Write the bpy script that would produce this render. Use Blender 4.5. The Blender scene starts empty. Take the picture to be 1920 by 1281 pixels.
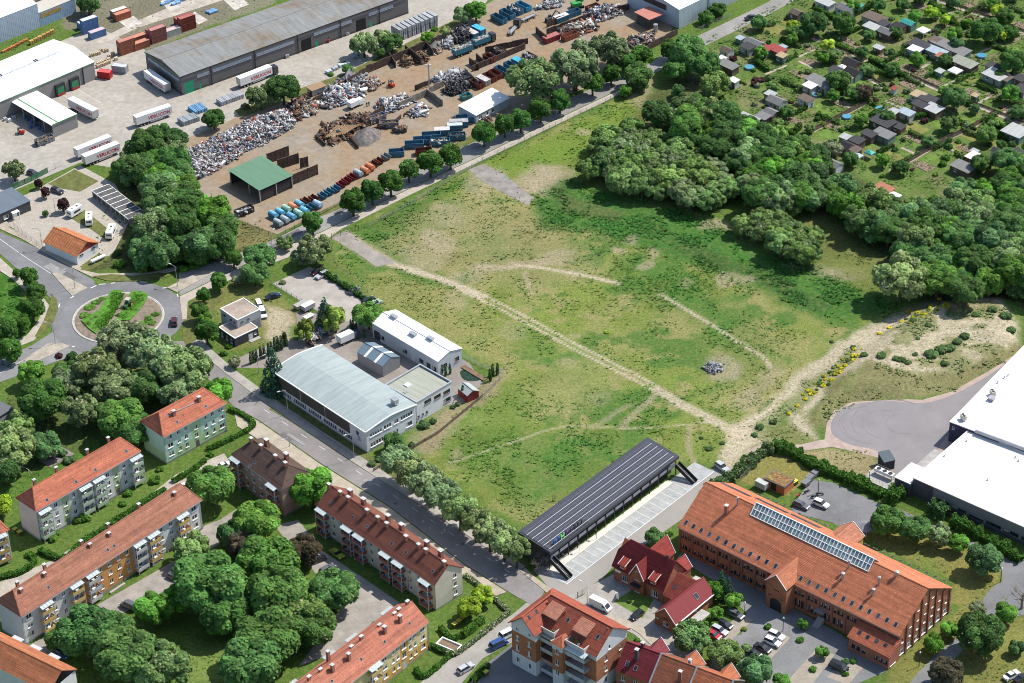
import bpy,math,random
import numpy as np
from mathutils import Vector,Matrix
R=math.radians
sc=bpy.context.scene
COL=sc.collection
# ------------------------------------------------------------------ camera, sky, sun, exposure
CAM_H,CAM_F,CAM_TILT,CAM_ROLL=420.0,4850.0,R(34.3),R(-1.7)
PW,PH=1920.0,1281.0
cam_d=bpy.data.cameras.new('camera')
cam_d.sensor_width=36.0
cam_d.lens=CAM_F/PW*36.0
cam_d.clip_start,cam_d.clip_end=1.0,6000.0
cam=bpy.data.objects.new('camera',cam_d)
COL.objects.link(cam)
_cd,_sd,_cr,_sr=math.cos(CAM_TILT),math.sin(CAM_TILT),math.cos(CAM_ROLL),math.sin(CAM_ROLL)
_fw=Vector((0,_cd,-_sd));_up0=Vector((0,_sd,_cd));_rt0=Vector((1,0,0))
_rt=_rt0*_cr+_up0*_sr
_up=_up0*_cr-_rt0*_sr
cam.matrix_world=Matrix(((_rt.x,_up.x,-_fw.x,0),(_rt.y,_up.y,-_fw.y,0),(_rt.z,_up.z,-_fw.z,CAM_H),(0,0,0,1)))
sc.camera=cam
SUN_EL,SUN_AZ=R(53.5),R(27.0)
sun_dir=Vector((math.cos(SUN_EL)*math.cos(SUN_AZ),math.cos(SUN_EL)*math.sin(SUN_AZ),math.sin(SUN_EL)))
world=bpy.data.worlds.new('World');sc.world=world;world.use_nodes=True
_wn=world.node_tree.nodes;_wl=world.node_tree.links
_wn.clear()
_sky=_wn.new('ShaderNodeTexSky');_sky.sky_type='NISHITA';_sky.sun_disc=False
_sky.sun_elevation=SUN_EL;_sky.sun_rotation=R(90)-SUN_AZ
_bg=_wn.new('ShaderNodeBackground');_bg.inputs['Strength'].default_value=0.145
_wo=_wn.new('ShaderNodeOutputWorld')
_wl.new(_sky.outputs[0],_bg.inputs[0]);_wl.new(_bg.outputs[0],_wo.inputs[0])
sun_l=bpy.data.lights.new('sun','SUN');sun_l.energy=4.8;sun_l.angle=R(0.53);sun_l.color=(1.0,0.955,0.88)
sun_o=bpy.data.objects.new('sun',sun_l);COL.objects.link(sun_o)
sun_o.rotation_euler=sun_dir.to_track_quat('Z','Y').to_euler()
sun_o.location=(0,600,300)
sc.view_settings.view_transform='Standard';sc.view_settings.look='None'
sc.view_settings.exposure=0.36;sc.view_settings.gamma=1.0;sc.view_settings.use_curve_mapping=False
sc.cycles.pixel_filter_type='BLACKMAN_HARRIS';sc.cycles.filter_width=0.95
sc.cycles.max_bounces=6;sc.cycles.diffuse_bounces=3;sc.cycles.glossy_bounces=3
sc.cycles.transmission_bounces=4;sc.cycles.transparent_max_bounces=6
# ------------------------------------------------------------------ from photograph positions to ground positions
def g(px,py,z=0.0):
 x=(px-PW/2)/CAM_F;y=-(py-PH/2)/CAM_F
 d=_fw+_rt*x+_up*y
 k=(z-CAM_H)/d.z
 return Vector((d.x*k,d.y*k,z))
_o=[0.0,0.0]
def O(c,r):
 _o[0],_o[1]=480.0*c,320.0*r
def p(x,y,z=0.0):
 return g(_o[0]+x/4.0,_o[1]+y/4.0,z)
def garr(pts,z=0.0):
 return[g(a,b,z)for a,b in pts]
def project(P):
 v=Vector(P)-Vector((0,0,CAM_H));zz=v.dot(_fw)
 return(PW/2+CAM_F*v.dot(_rt)/zz,PH/2-CAM_F*v.dot(_up)/zz)
 # ------------------------------------------------------------------ noise for painting
_rs=np.random.RandomState(7)
_lat=_rs.rand(256,256).astype(np.float32)
def vnoise(x,y,s,k=0):
 x=x/s+37.3*k+1000;y=y/s+91.7*k+1000
 xi=np.floor(x).astype(int);yi=np.floor(y).astype(int)
 fx=x-xi;fy=y-yi
 fx=fx*fx*(3-2*fx);fy=fy*fy*(3-2*fy)
 a=_lat[xi%256,yi%256];b=_lat[(xi+1)%256,yi%256]
 c=_lat[xi%256,(yi+1)%256];d=_lat[(xi+1)%256,(yi+1)%256]
 return(a*(1-fx)+b*fx)*(1-fy)+(c*(1-fx)+d*fx)*fy
def fbm(x,y,s,k=0,o=4):
 t=0;a=.5;n=0
 for i in range(o):
  t=t+a*vnoise(x,y,s,k+i*3);n+=a;a*=.5;s*=.5
 return t/n
def sstep(a,b,x):
 t=np.clip((x-a)/(b-a),0,1)
 return t*t*(3-2*t)
def inpoly(X,Y,poly):
 ins=np.zeros(X.shape,bool);n=len(poly)
 for i in range(n):
  x1,y1=poly[i][0],poly[i][1];x2,y2=poly[(i+1)%n][0],poly[(i+1)%n][1]
  if y1==y2:continue
  c=((y1>Y)!=(y2>Y))&(X<(x2-x1)*(Y-y1)/(y2-y1)+x1)
  ins^=c
 return ins
def segdist(X,Y,pts,closed=False):
 d=np.full(X.shape,1e9)
 n=len(pts)
 for i in range(n if closed else n-1):
  ax,ay=pts[i][0],pts[i][1];bx,by=pts[(i+1)%n][0],pts[(i+1)%n][1]
  vx,vy=bx-ax,by-ay;L=vx*vx+vy*vy+1e-9
  t=np.clip(((X-ax)*vx+(Y-ay)*vy)/L,0,1)
  d=np.minimum(d,np.hypot(X-ax-t*vx,Y-ay-t*vy))
 return d
def polysd(X,Y,poly):
 d=segdist(X,Y,poly,True)
 return np.where(inpoly(X,Y,poly),d,-d)
 # ------------------------------------------------------------------ materials
MATS={}
def lin(c):
 return tuple(((v/255.0)/12.92 if v<=10 else((v/255.0+.055)/1.055)**2.4)for v in c)
class NT:
 def __init__(s,name):
  s.m=bpy.data.materials.new(name);s.m.use_nodes=True
  s.t=s.m.node_tree;s.n=s.t.nodes;s.l=s.t.links
  s.b=s.n['Principled BSDF']
 def new(s,t,**k):
  n=s.n.new(t)
  for a,v in k.items():
   if a[0]=='_':n.inputs[a[1:].replace('_',' ')].default_value=v
   else:setattr(n,a,v)
  return n
 def link(s,a,b):s.l.new(a,b)
 def noise(s,vec,scale,detail=4,rough=.6):
  n=s.new('ShaderNodeTexNoise');n.inputs['Scale'].default_value=scale
  n.inputs['Detail'].default_value=detail;n.inputs['Roughness'].default_value=rough
  if vec:s.link(vec,n.inputs['Vector'])
  return n.outputs['Fac']
 def ramp(s,fac,lo,hi,a=0.,b=1.):
  n=s.new('ShaderNodeMapRange');n.inputs[1].default_value=lo;n.inputs[2].default_value=hi
  n.inputs[3].default_value=a;n.inputs[4].default_value=b
  s.link(fac,n.inputs[0]);return n.outputs[0]
 def mix(s,fac,a,b,mode='MIX'):
  n=s.new('ShaderNodeMix',data_type='RGBA',blend_type=mode)
  for v,i in((fac,0),(a,6),(b,7)):
   if hasattr(v,'links')or hasattr(v,'is_linked'):s.link(v,n.inputs[i])
   elif i==0:n.inputs[0].default_value=v
   else:n.inputs[i].default_value=(*v[:3],1)
  return n.outputs[2]
 def math(s,op,a,b=0.):
  n=s.new('ShaderNodeMath',operation=op)
  for v,i in((a,0),(b,1)):
   if hasattr(v,'is_linked'):s.link(v,n.inputs[i])
   else:n.inputs[i].default_value=v
  return n.outputs[0]
 def mul(s,col,fac):
  n=s.new('ShaderNodeVectorMath',operation='SCALE')
  s.link(col,n.inputs[0]);s.link(fac,n.inputs['Scale']);return n.outputs[0]
 def bump(s,h,strength=.3,dist=.05):
  n=s.new('ShaderNodeBump');n.inputs['Strength'].default_value=strength;n.inputs['Distance'].default_value=dist
  s.link(h,n.inputs['Height']);s.link(n.outputs[0],s.b.inputs['Normal'])
 def pos(s):return s.new('ShaderNodeNewGeometry').outputs['Position']
 def uv(s):return s.new('ShaderNodeTexCoord').outputs['UV']
 def objc(s):return s.new('ShaderNodeTexCoord').outputs['Object']
 def ocol(s):return s.new('ShaderNodeObjectInfo').outputs['Color']
 def base(s,c):s.link(c,s.b.inputs['Base Color'])
def mat(name,col=None,rough=.85,metal=0.,var=.25,scale=.6,fine=6.,bump=0.,spec=.3,dirt=None,coord='pos'):
 """Plain surface: its colour (or the object's own colour), two scales of grain and optional grime patches."""
 if name in MATS:return MATS[name]
 s=NT(name);MATS[name]=s.m
 v=s.pos()if coord=='pos' else s.objc()
 c=s.ocol()if col is None else s.new('ShaderNodeRGB').outputs[0]
 if col is not None:c.default_value=(*col,1)
 a=s.ramp(s.noise(v,scale),.3,.7,1-var,1+var*.7)
 b=s.ramp(s.noise(v,fine,3),.3,.7,1-var*.5,1+var*.45)
 c2=s.mul(s.mul(c,a),b)
 if dirt:
  f=s.ramp(s.noise(v,dirt[1],5,.65),dirt[2],dirt[3])
  c2=s.mix(f,c2,dirt[0])
 s.base(c2)
 s.b.inputs['Roughness'].default_value=rough;s.b.inputs['Metallic'].default_value=metal
 s.b.inputs['Specular IOR Level'].default_value=spec
 if bump:s.bump(s.noise(v,fine,4),bump)
 return s.m
def M_obj():return mat('painted surface',None,.6,var=.12,scale=.8,fine=4)
def M_wall():return mat('render plaster',None,.9,var=.10,scale=.35,fine=5,bump=.1)
def M_dark():return mat('dark metal',(.03,.032,.036),.5)
def M_black():return mat('black rubber',(.015,.015,.016),.8)
def M_steel():return mat('galvanised steel',(.42,.43,.44),.45,.6,var=.15)
def M_white():return mat('white paint',(.78,.78,.76),.6,var=.06)
def M_wood():return mat('weathered wood',(.17,.11,.07),.85,var=.35)
def M_conc():return mat('concrete',(.36,.34,.31),.9,var=.2,bump=.15)
def glass():
 if 'glass' in MATS:return MATS['glass']
 s=NT('window glass');MATS['glass']=s.m
 f=s.noise(s.pos(),.35,2)
 s.base(s.mix(s.ramp(f,.42,.6),(.012,.016,.022),(.05,.06,.07)))
 s.b.inputs['Roughness'].default_value=.06;s.b.inputs['Specular IOR Level'].default_value=.6
 return s.m
def rooftile():
 if 'tile' in MATS:return MATS['tile']
 s=NT('clay roof tiles');MATS['tile']=s.m
 uv=s.uv();c=s.ocol()
 br=s.new('ShaderNodeTexBrick');s.link(uv,br.inputs['Vector'])
 br.inputs['Scale'].default_value=1.0;br.inputs['Brick Width'].default_value=.30;br.inputs['Row Height'].default_value=.34
 br.inputs['Mortar Size'].default_value=.03;br.offset=0.0
 br.inputs['Color1'].default_value=(.82,.82,.82,1);br.inputs['Color2'].default_value=(1.12,1.12,1.12,1);br.inputs['Mortar'].default_value=(.55,.52,.52,1)
 c=s.mix(1.0,c,br.outputs['Color'],'MULTIPLY')
 w=s.ramp(s.noise(uv,.55,6,.7),.28,.72,.72,1.2)
 c=s.mul(c,w)
 rw=s.new('ShaderNodeVectorMath',operation='MULTIPLY');s.link(uv,rw.inputs[0]);rw.inputs[1].default_value=(.06,1.35,1);c=s.mul(c,s.ramp(s.noise(rw.outputs[0],1.0,2,.5),.32,.68,.74,1.22))
 n2=s.noise(s.pos(),2.2,5,.75)
 c=s.mix(s.ramp(n2,.56,.8,0,.28),c,(.12,.095,.075))
 s.base(c)
 wv=s.new('ShaderNodeTexWave',wave_type='BANDS',bands_direction='X');wv.inputs['Scale'].default_value=1.047
 s.link(uv,wv.inputs['Vector'])
 s.bump(wv.outputs['Fac'],.5,.04)
 s.b.inputs['Roughness'].default_value=.75;s.b.inputs['Specular IOR Level'].default_value=.25
 return s.m
def brickmat():
 if 'brickw' in MATS:return MATS['brickw']
 s=NT('brickwork');MATS['brickw']=s.m
 uv=s.uv();c=s.ocol()
 br=s.new('ShaderNodeTexBrick');s.link(uv,br.inputs['Vector'])
 br.inputs['Scale'].default_value=1.0;br.inputs['Brick Width'].default_value=.25;br.inputs['Row Height'].default_value=.08
 br.inputs['Mortar Size'].default_value=.012
 br.inputs['Color1'].default_value=(.75,.75,.75,1);br.inputs['Color2'].default_value=(1.2,1.15,1.1,1);br.inputs['Mortar'].default_value=(1.0,1.15,1.3,1)
 c=s.mix(1.0,c,br.outputs['Color'],'MULTIPLY')
 s.base(s.mul(c,s.ramp(s.noise(s.pos(),.5,5),.3,.7,.8,1.2)))
 s.b.inputs['Roughness'].default_value=.9
 return s.m
def seam(name,period,depth=.35,var=.14,rough=.5,spec=.3):
 """Sheet roof or cladding in the object's colour; ribs run up the slope (uv y)."""
 if name in MATS:return MATS[name]
 s=NT(name);MATS[name]=s.m
 uv=s.uv();c=s.ocol()
 sx=s.new('ShaderNodeSeparateXYZ');s.link(uv,sx.inputs[0])
 fr=s.math('FRACT',s.math('DIVIDE',sx.outputs[0],period))
 rib=s.ramp(s.math('ABSOLUTE',s.math('SUBTRACT',fr,.5)),.36,.5)
 st=s.new('ShaderNodeVectorMath',operation='MULTIPLY');s.link(uv,st.inputs[0]);st.inputs[1].default_value=(1.2,.12,1)
 k=s.ramp(s.noise(st.outputs[0],.8,6,.7),.3,.7,1-var,1+var)
 c=s.mul(c,k);c=s.mul(c,s.ramp(rib,0,1,1.0,.86))
 s.base(c);s.bump(rib,depth,.06)
 s.b.inputs['Roughness'].default_value=rough;s.b.inputs['Specular IOR Level'].default_value=spec
 return s.m
def leafmat():
 if 'leaf' in MATS:return MATS['leaf']
 s=NT('leaves');MATS['leaf']=s.m
 oi=s.new('ShaderNodeObjectInfo')
 at=s.new('ShaderNodeAttribute',attribute_name='lv')
 sp=s.new('ShaderNodeSeparateColor');s.link(at.outputs['Color'],sp.inputs[0])
 c=s.mul(oi.outputs['Color'],s.ramp(sp.outputs[0],0,1,.45,1.6))
 hs=s.new('ShaderNodeHueSaturation');s.link(c,hs.inputs['Color'])
 s.link(s.ramp(sp.outputs[2],0,1,.478,.522),hs.inputs['Hue'])
 f=s.math('LESS_THAN',sp.outputs[1],s.math('SUBTRACT',1.0,oi.outputs['Alpha']))
 c=s.mix(f,hs.outputs[0],(.52,.50,.34))
 s.base(c);s.b.inputs['Roughness'].default_value=.6;s.b.inputs['Specular IOR Level'].default_value=.12
 tr=s.new('ShaderNodeBsdfTranslucent');s.link(c,tr.inputs['Color'])
 mx=s.new('ShaderNodeMixShader');mx.inputs[0].default_value=.34
 s.link(s.b.outputs[0],mx.inputs[1]);s.link(tr.outputs[0],mx.inputs[2])
 s.link(mx.outputs[0],s.n['Material Output'].inputs[0])
 return s.m
def vcol(name='scattered colours',rough=.85):
 if name in MATS:return MATS[name]
 s=NT(name);MATS[name]=s.m
 at=s.new('ShaderNodeAttribute',attribute_name='col')
 s.base(s.mul(at.outputs['Color'],s.ramp(s.noise(s.pos(),3,3),.3,.7,.85,1.15)))
 s.b.inputs['Roughness'].default_value=rough;s.b.inputs['Specular IOR Level'].default_value=.2
 return s.m
 # ------------------------------------------------------------------ mesh builder
class MB:
 def __init__(s):s.v=[];s.f=[];s.m=[];s.uv=[]
 def face(s,pts,mi=0,uv=None):
  i=len(s.v);s.v.extend([tuple(q)for q in pts]);s.f.append(tuple(range(i,i+len(pts))));s.m.append(mi)
  if uv is None:
   a=Vector(pts[0]);n=(Vector(pts[1])-a).cross(Vector(pts[2])-a)
   if abs(n.z)>.8*max(n.length,1e-9):uv=[(q[0],q[1])for q in pts]
   elif abs(n.x)>abs(n.y):uv=[(q[1],q[2])for q in pts]
   else:uv=[(q[0],q[2])for q in pts]
  s.uv.append(uv)
 def box(s,x0,x1,y0,y1,z0,z1,mi=0,bottom=True):
  P=[(x0,y0,z0),(x1,y0,z0),(x1,y1,z0),(x0,y1,z0),(x0,y0,z1),(x1,y0,z1),(x1,y1,z1),(x0,y1,z1)]
  for q in((4,5,6,7),(0,1,5,4),(1,2,6,5),(2,3,7,6),(3,0,4,7))+(((3,2,1,0),)if bottom else()):
   s.face([P[i]for i in q],mi)
  return s
 def prism(s,poly,z0,z1,mi=0,side=None,bottom=False):
  n=len(poly)
  a=sum(poly[i][0]*poly[(i+1)%n][1]-poly[(i+1)%n][0]*poly[i][1]for i in range(n))
  if a<0:poly=poly[::-1]
  s.face([(q[0],q[1],z1)for q in poly],mi)
  if bottom:s.face([(q[0],q[1],z0)for q in poly[::-1]],mi)
  for i in range(n):
   a,b=poly[i],poly[(i+1)%n]
   s.face([(a[0],a[1],z0),(b[0],b[1],z0),(b[0],b[1],z1),(a[0],a[1],z1)],mi if side is None else side)
  return s
 def beam(s,a,b,w,h=None,mi=0,up=(0,0,1)):
  h=h or w;a=Vector(a);b=Vector(b);d=(b-a)
  if d.length<1e-6:return s
  d.normalize();u=Vector(up)
  if abs(d.dot(u))>.98:u=Vector((1,0,0))
  r=d.cross(u).normalized()*(w/2);u=r.cross(d).normalized()*(h/2)
  c=[a-r-u,a+r-u,a+r+u,a-r+u,b-r-u,b+r-u,b+r+u,b-r+u]
  for q in((0,1,2,3),(7,6,5,4),(0,4,5,1),(1,5,6,2),(2,6,7,3),(3,7,4,0)):s.face([c[i]for i in q],mi)
  return s
 def tube(s,a,b,r0,r1=None,n=8,mi=0,cap=True):
  r1=r0 if r1 is None else r1;a=Vector(a);b=Vector(b);d=(b-a).normalized()
  u=Vector((0,0,1))if abs(d.z)<.9 else Vector((1,0,0));x=d.cross(u).normalized();y=d.cross(x)
  A=[a+(x*math.cos(t)+y*math.sin(t))*r0 for t in[2*math.pi*i/n for i in range(n)]]
  B=[b+(x*math.cos(t)+y*math.sin(t))*r1 for t in[2*math.pi*i/n for i in range(n)]]
  for i in range(n):s.face([A[i],B[i],B[(i+1)%n],A[(i+1)%n]][::-1],mi)
  if cap:s.face(B[::-1]if False else B,mi);s.face(A[::-1],mi)
  return s
 def mesh(s,name,mats,smooth=False):
  me=bpy.data.meshes.new(name);me.from_pydata(s.v,[],s.f)
  for m in mats:me.materials.append(m)
  if len(mats)>1:me.polygons.foreach_set('material_index',s.m)
  ul=me.uv_layers.new(name='UVMap');flat=[]
  for u in s.uv:
   for q in u:flat.extend((q[0],q[1]))
  ul.data.foreach_set('uv',flat)
  if smooth:me.polygons.foreach_set('use_smooth',[True]*len(s.f))
  me.update();return me
def npmesh(name,v,f,mats,colname=None,col=None,smooth=False):
 """Big mesh from arrays; f is (n,3) or (n,4); col is a per-vertex rgb array."""
 me=bpy.data.meshes.new(name);v=np.asarray(v,np.float32);f=np.asarray(f,np.int32);n,k=f.shape
 me.vertices.add(len(v));me.vertices.foreach_set('co',v.ravel())
 me.loops.add(n*k);me.loops.foreach_set('vertex_index',f.ravel())
 me.polygons.add(n);me.polygons.foreach_set('loop_start',np.arange(0,n*k,k,dtype=np.int32))
 me.polygons.foreach_set('loop_total',np.full(n,k,np.int32))
 if smooth:me.polygons.foreach_set('use_smooth',np.ones(n,bool))
 for m in mats:me.materials.append(m)
 if col is not None:
  a=me.attributes.new(colname,'FLOAT_COLOR','POINT')
  a.data.foreach_set('color',np.c_[col,np.ones(len(v))].astype(np.float32).ravel())
 me.update();me.validate();return me
 # ------------------------------------------------------------------ objects
def put(name,me,parent=None,loc=(0,0,0),rz=0.,col=None,rot=None):
 o=bpy.data.objects.new(name,me);COL.objects.link(o)
 if parent:o.parent=parent
 o.location=loc;o.rotation_euler=rot if rot else(0,0,rz)
 if col:o.color=(*col[:3],col[3]if len(col)>3 else 1.0)
 return o
def tag(o,label=None,cat=None,group=None,kind=None):
 if label:o['label']=label
 if cat:o['category']=cat
 if group:o['group']=group
 if kind:o['kind']=kind
 return o
def thing(name,label,cat,loc=(0,0,0),rz=0.,group=None):
 o=bpy.data.objects.new(name,None);COL.objects.link(o);o.empty_display_size=.3
 o.location=loc;o.rotation_euler=(0,0,rz)
 return tag(o,label,cat,group)
KIDS={}
def part(root,name,mb,mats,col=None,loc=(0,0,0),rz=0.,rot=None,smooth=False,label=None):
 me=mb.mesh(name,mats if isinstance(mats,(list,tuple))else[mats],smooth)if isinstance(mb,MB)else mb
 o=put(name,me,root,loc,rz,col,rot)
 KIDS.setdefault(root.name,[]).append(o)
 if label:o['label']=label
 return o
def dup(root,loc,rz,label=None,cols=None,group=None,scale=None):
 def cp(o,par):
  c=o.copy();COL.objects.link(c)
  if par:c.parent=par
  if cols and o.name.split('.')[0]in cols:c.color=(*cols[o.name.split('.')[0]][:3],1)
  for k in KIDS.get(o.name,[]):
   KIDS.setdefault(c.name,[]).append(cp(k,c))
  return c
 r=cp(root,None);r.location=loc;r.rotation_euler=(0,0,rz)
 if label:r['label']=label
 if group:r['group']=group
 if scale:r.scale=scale if isinstance(scale,tuple)else(scale,)*3
 return r
PLACES=[]
def near(px,py):return min(PLACES,key=lambda q:(q[0]-px)**2+2.5*(q[1]-py)**2)[2]
def ang(a,b):return math.atan2(b[1]-a[1],b[0]-a[0])
def strip(pts,w0,w1=None):
 L=[];Rr=[];n=len(pts)
 for i in range(n):
  a=pts[max(i-1,0)];b=pts[min(i+1,n-1)]
  d=Vector((b[0]-a[0],b[1]-a[1])).normalized();nrm=Vector((-d.y,d.x))
  w=w0 if w1 is None else w0+(w1-w0)*i/(n-1)
  q=Vector((pts[i][0],pts[i][1]))
  L.append(q+nrm*w/2);Rr.append(q-nrm*w/2)
 return L+Rr[::-1]
def smooth_line(pts,k=6,closed=False):
 out=[];n=len(pts);P=[Vector((q[0],q[1]))for q in pts]
 for i in range(n if closed else n-1):
  p0=P[(i-1)%n]if closed or i>0 else P[0];p1=P[i];p2=P[(i+1)%n]
  p3=P[(i+2)%n]if closed or i+2<n else P[-1]
  for j in range(k):
   t=j/k
   out.append(.5*((2*p1)+(p2-p0)*t+(2*p0-5*p1+4*p2-p3)*t*t+(3*p1-p0-3*p2+p3)*t**3))
 if not closed:out.append(P[-1])
 return out
def sheet(name,poly,m,z,thick=.0,kind='structure',side=None,col=None):
 mb=MB();mb.prism([(q[0],q[1])for q in poly],z-max(thick,.3),z)
 ms=[m]
 o=put(name,mb.mesh(name,ms),None,col=col)
 return tag(o,kind=kind)
 # ------------------------------------------------------------------ the ground: one sheet, its plant cover painted by place
GX0,GX1,GY0,GY1,GS=-205.0,212.0,440.0,870.0,0.85
_nx,_ny=int((GX1-GX0)/GS)+1,int((GY1-GY0)/GS)+1
GXX,GYY=np.meshgrid(GX0+GS*np.arange(_nx),GY0+GS*np.arange(_ny))
WX=GXX+5*(fbm(GXX,GYY,14,1)-.5)+2.2*(fbm(GXX,GYY,3.2,2,2)-.5)
WY=GYY+7*(fbm(GXX,GYY,14,5)-.5)+2.8*(fbm(GXX,GYY,3.2,6,2)-.5)
N1=fbm(GXX,GYY,30,9);N2=fbm(GXX,GYY,9,11);N3=fbm(GXX,GYY,2.6,13,3)
C_LUSH=(.05,.122,.022);C_MID=(.142,.182,.040);C_DRY=(.225,.205,.085);C_SOIL=(.31,.25,.18);C_SAND=(.40,.335,.25)
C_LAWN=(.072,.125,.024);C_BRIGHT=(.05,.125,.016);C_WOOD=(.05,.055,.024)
GC=np.zeros(GXX.shape+(3,));GC[:]=C_LAWN
GC*=(.8+.4*N2)[...,None]
DENS=np.full(GXX.shape,.0)
def blend(m,c):
 global GC
 m=m[...,None];GC=GC*(1-m)+np.asarray(c)*m
def area(pts,c,soft=1.5,amt=1.0,var=.25,dens=None,warp=True):
 global DENS
 P=garr(pts);x,y=(WX,WY)if warp else(GXX,GYY)
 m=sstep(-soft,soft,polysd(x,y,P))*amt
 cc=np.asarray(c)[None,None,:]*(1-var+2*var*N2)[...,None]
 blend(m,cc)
 if dens is not None:DENS=DENS*(1-m)+dens*m
 return m
def track(pts,w,c,soft=.7,amt=1.0,dens=0.0,warp=.25):
 global DENS
 P=smooth_line(garr(pts),5)
 x=GXX+(WX-GXX)*warp;y=GYY+(WY-GYY)*warp
 m=sstep(w/2+soft,w/2-soft*.3,segdist(x,y,P))*amt*sstep(.15,.5,N3+.25)
 blend(m,c);DENS=DENS*(1-m)+dens*m
def spot(px,py,rx,ry,c,amt=1.0,dens=None):
 global DENS
 q=g(px,py)
 d=np.hypot((WX-q.x)/rx,(WY-q.y)/ry)
 m=sstep(1.1,.55,d)*amt*sstep(.2,.5,N3+.15)
 blend(m,c)
 if dens is not None:DENS=DENS*(1-m)+dens*m
MEADOW=[(645,436),(760,378),(890,318),(970,278),(1065,228),(1150,190),(1210,175),(1250,230),(1130,320),(1330,410),(1480,470),(1600,545),(1705,570),(1560,650),(1440,760),(1400,830),(1330,870),(1270,865),(1000,990),(780,860),(900,770),(940,690),(700,560),(620,480)]
area(MEADOW,C_MID,1.5,dens=.6)
# broad mottling of the meadow
_mm=sstep(-2,2,polysd(WX,WY,garr(MEADOW)))
blend(_mm*sstep(.42,.62,N1*.6+N2*.4)*.8,C_DRY)
blend(_mm*sstep(.52,.62,fbm(GXX,GYY,22,21)*.55+N2*.45)*.85,C_LUSH)
blend(_mm*sstep(.60,.70,N3*.6+N2*.4)*.7,C_LUSH)
blend(_mm*sstep(.64,.74,fbm(GXX,GYY,5,31,3))*.8,C_DRY)
# dry ground by the west half
area([(760,400),(900,365),(1000,400),(1080,470),(1140,510),(1000,545),(880,520),(790,500),(700,475)],(.20,.18,.085),6,.6)
area([(1020,700),(1150,650),(1170,720),(1070,780),(960,760)],(.185,.19,.075),6,.5)
area([(690,520),(860,545),(960,640),(930,700),(760,590)],(.18,.18,.06),4,.55)
# lush bands
area([(1000,372),(1060,330),(1100,352),(1200,372),(1300,408),(1400,452),(1500,492),(1600,540),(1700,572),(1650,596),(1570,604),(1480,580),(1400,540),(1310,500),(1230,478),(1170,450),(1090,432),(1010,428)],(.040,.115,.021),3,.97,dens=2.6)
area([(1040,352),(1090,370),(1180,400),(1160,418),(1060,395)],(.075,.08,.035),2,.6)
area([(1230,430),(1330,470),(1450,520),(1560,575),(1540,590),(1400,530),(1270,470)],(.035,.066,.02),2,.55)
area([(1150,480),(1260,490),(1340,540),(1300,560),(1240,580),(1180,550),(1140,520)],C_LUSH,3,.6,dens=1.2)
area([(1250,560),(1380,560),(1440,640),(1490,680),(1400,700),(1330,640)],C_LUSH,6,.5,dens=1.1)
area([(665,432),(760,385),(890,325),(935,322),(880,345),(800,395),(720,455),(690,452)],(.05,.11,.02),2.5,.85,dens=1.1)
area([(700,470),(790,505),(860,530),(760,520),(690,480)],(.075,.12,.026),2,.6)
area([(930,300),(1070,235),(1190,190),(1200,230),(1120,270),(1080,330),(960,335)],(.105,.165,.024),3,.85,dens=.7)
area([(820,840),(960,800),(1150,800),(1220,815),(1150,880),(1000,965),(900,900)],C_LUSH,6,.62,dens=1.2)
area([(860,750),(960,720),(1010,760),(950,820),(830,830)],(.085,.15,.024),4,.7,dens=.8)
area([(980,600),(1060,650),(1040,700),(960,660)],C_LUSH,5,.5,dens=1.)
area([(1300,620),(1420,650),(1440,690),(1330,720)],(.12,.15,.04),5,.4)
# bare spots
for q in[(802,446,5,5,.9),(826,462,6,8,.9),(780,470,7,5,.6),(842,405,9,10,.5),(795,494,9,4,.6),(1035,482,12,5,.75),(980,492,12,4,.7),(1080,512,5,3,.5),(1183,448,3,3,.9),(1156,471,3,2.5,.9),(1222,475,3,4,.7),(1215,500,4,3,.8),(1357,522,6,6,.9),(1395,527,4,3,.8),(1290,535,3,3,.5),(1075,628,3,2,.6),(1352,690,8,7,.95),(1580,515,9,4,.9),(1480,505,5,3,.5),(1460,448,5,2,.7),(1340,424,8,4,.9),(1015,335,9,12,.95),(1040,325,9,8,.9),(990,350,8,5,.9),(1200,168,8,16,.9),(1310,160,7,12,.9),(1330,200,6,12,.8),(900,345,8,9,.8),(930,335,7,8,.7),(1095,248,4,3,.9),(1240,305,6,9,.4),(1060,680,5,4,.5),(1420,790,9,7,.6),(1395,750,8,6,.5),(870,520,9,4,.6),(850,560,6,7,.5),(1120,745,6,4,.3),(860,850,3,3,.6),(838,790,7,10,.5),(790,830,8,6,.6),(1400,860,9,5,.8),(1540,512,6,4,.5),(960,620,7,6,.4),(905,500,8,4,.5)]:
 spot(q[0],q[1],q[2]*.75,q[3],C_SOIL,q[4]*.65,.1)
 # wheel tracks and paths worn into it
TR_MAIN=[(735,494),(790,510),(868,540),(930,570),(1000,606),(1070,645),(1130,676),(1200,712),(1262,748),(1320,778),(1370,805)]
track([(735,495),(800,514),(870,541),(905,556)],2.2,C_SAND,.8,.9)
TR_A=[(a+4,b-2.5)for a,b in TR_MAIN[2:]];TR_B=[(a-5,b+4)for a,b in TR_MAIN[2:]]
track(TR_A,.55,C_SAND,.45,1.,warp=.08);track(TR_B,.55,C_SAND,.45,1.,warp=.08)
track([(1230,730),(1290,765),(1340,790),(1390,815)],1.6,C_SAND,1.2,.7)
track([(960,498),(1000,500),(1060,510),(1110,520),(1160,532)],1.0,C_SAND,.6,.9,warp=.1)
track([(1240,554),(1290,582),(1330,606),(1380,640),(1430,670),(1445,690)],.8,C_SAND,.5,.8,warp=.1)
track([(838,870),(900,850),(960,830),(1020,808),(1080,798),(1150,802),(1220,803),(1290,795),(1340,790)],.4,C_SAND,.4,.5,warp=.1)
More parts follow.
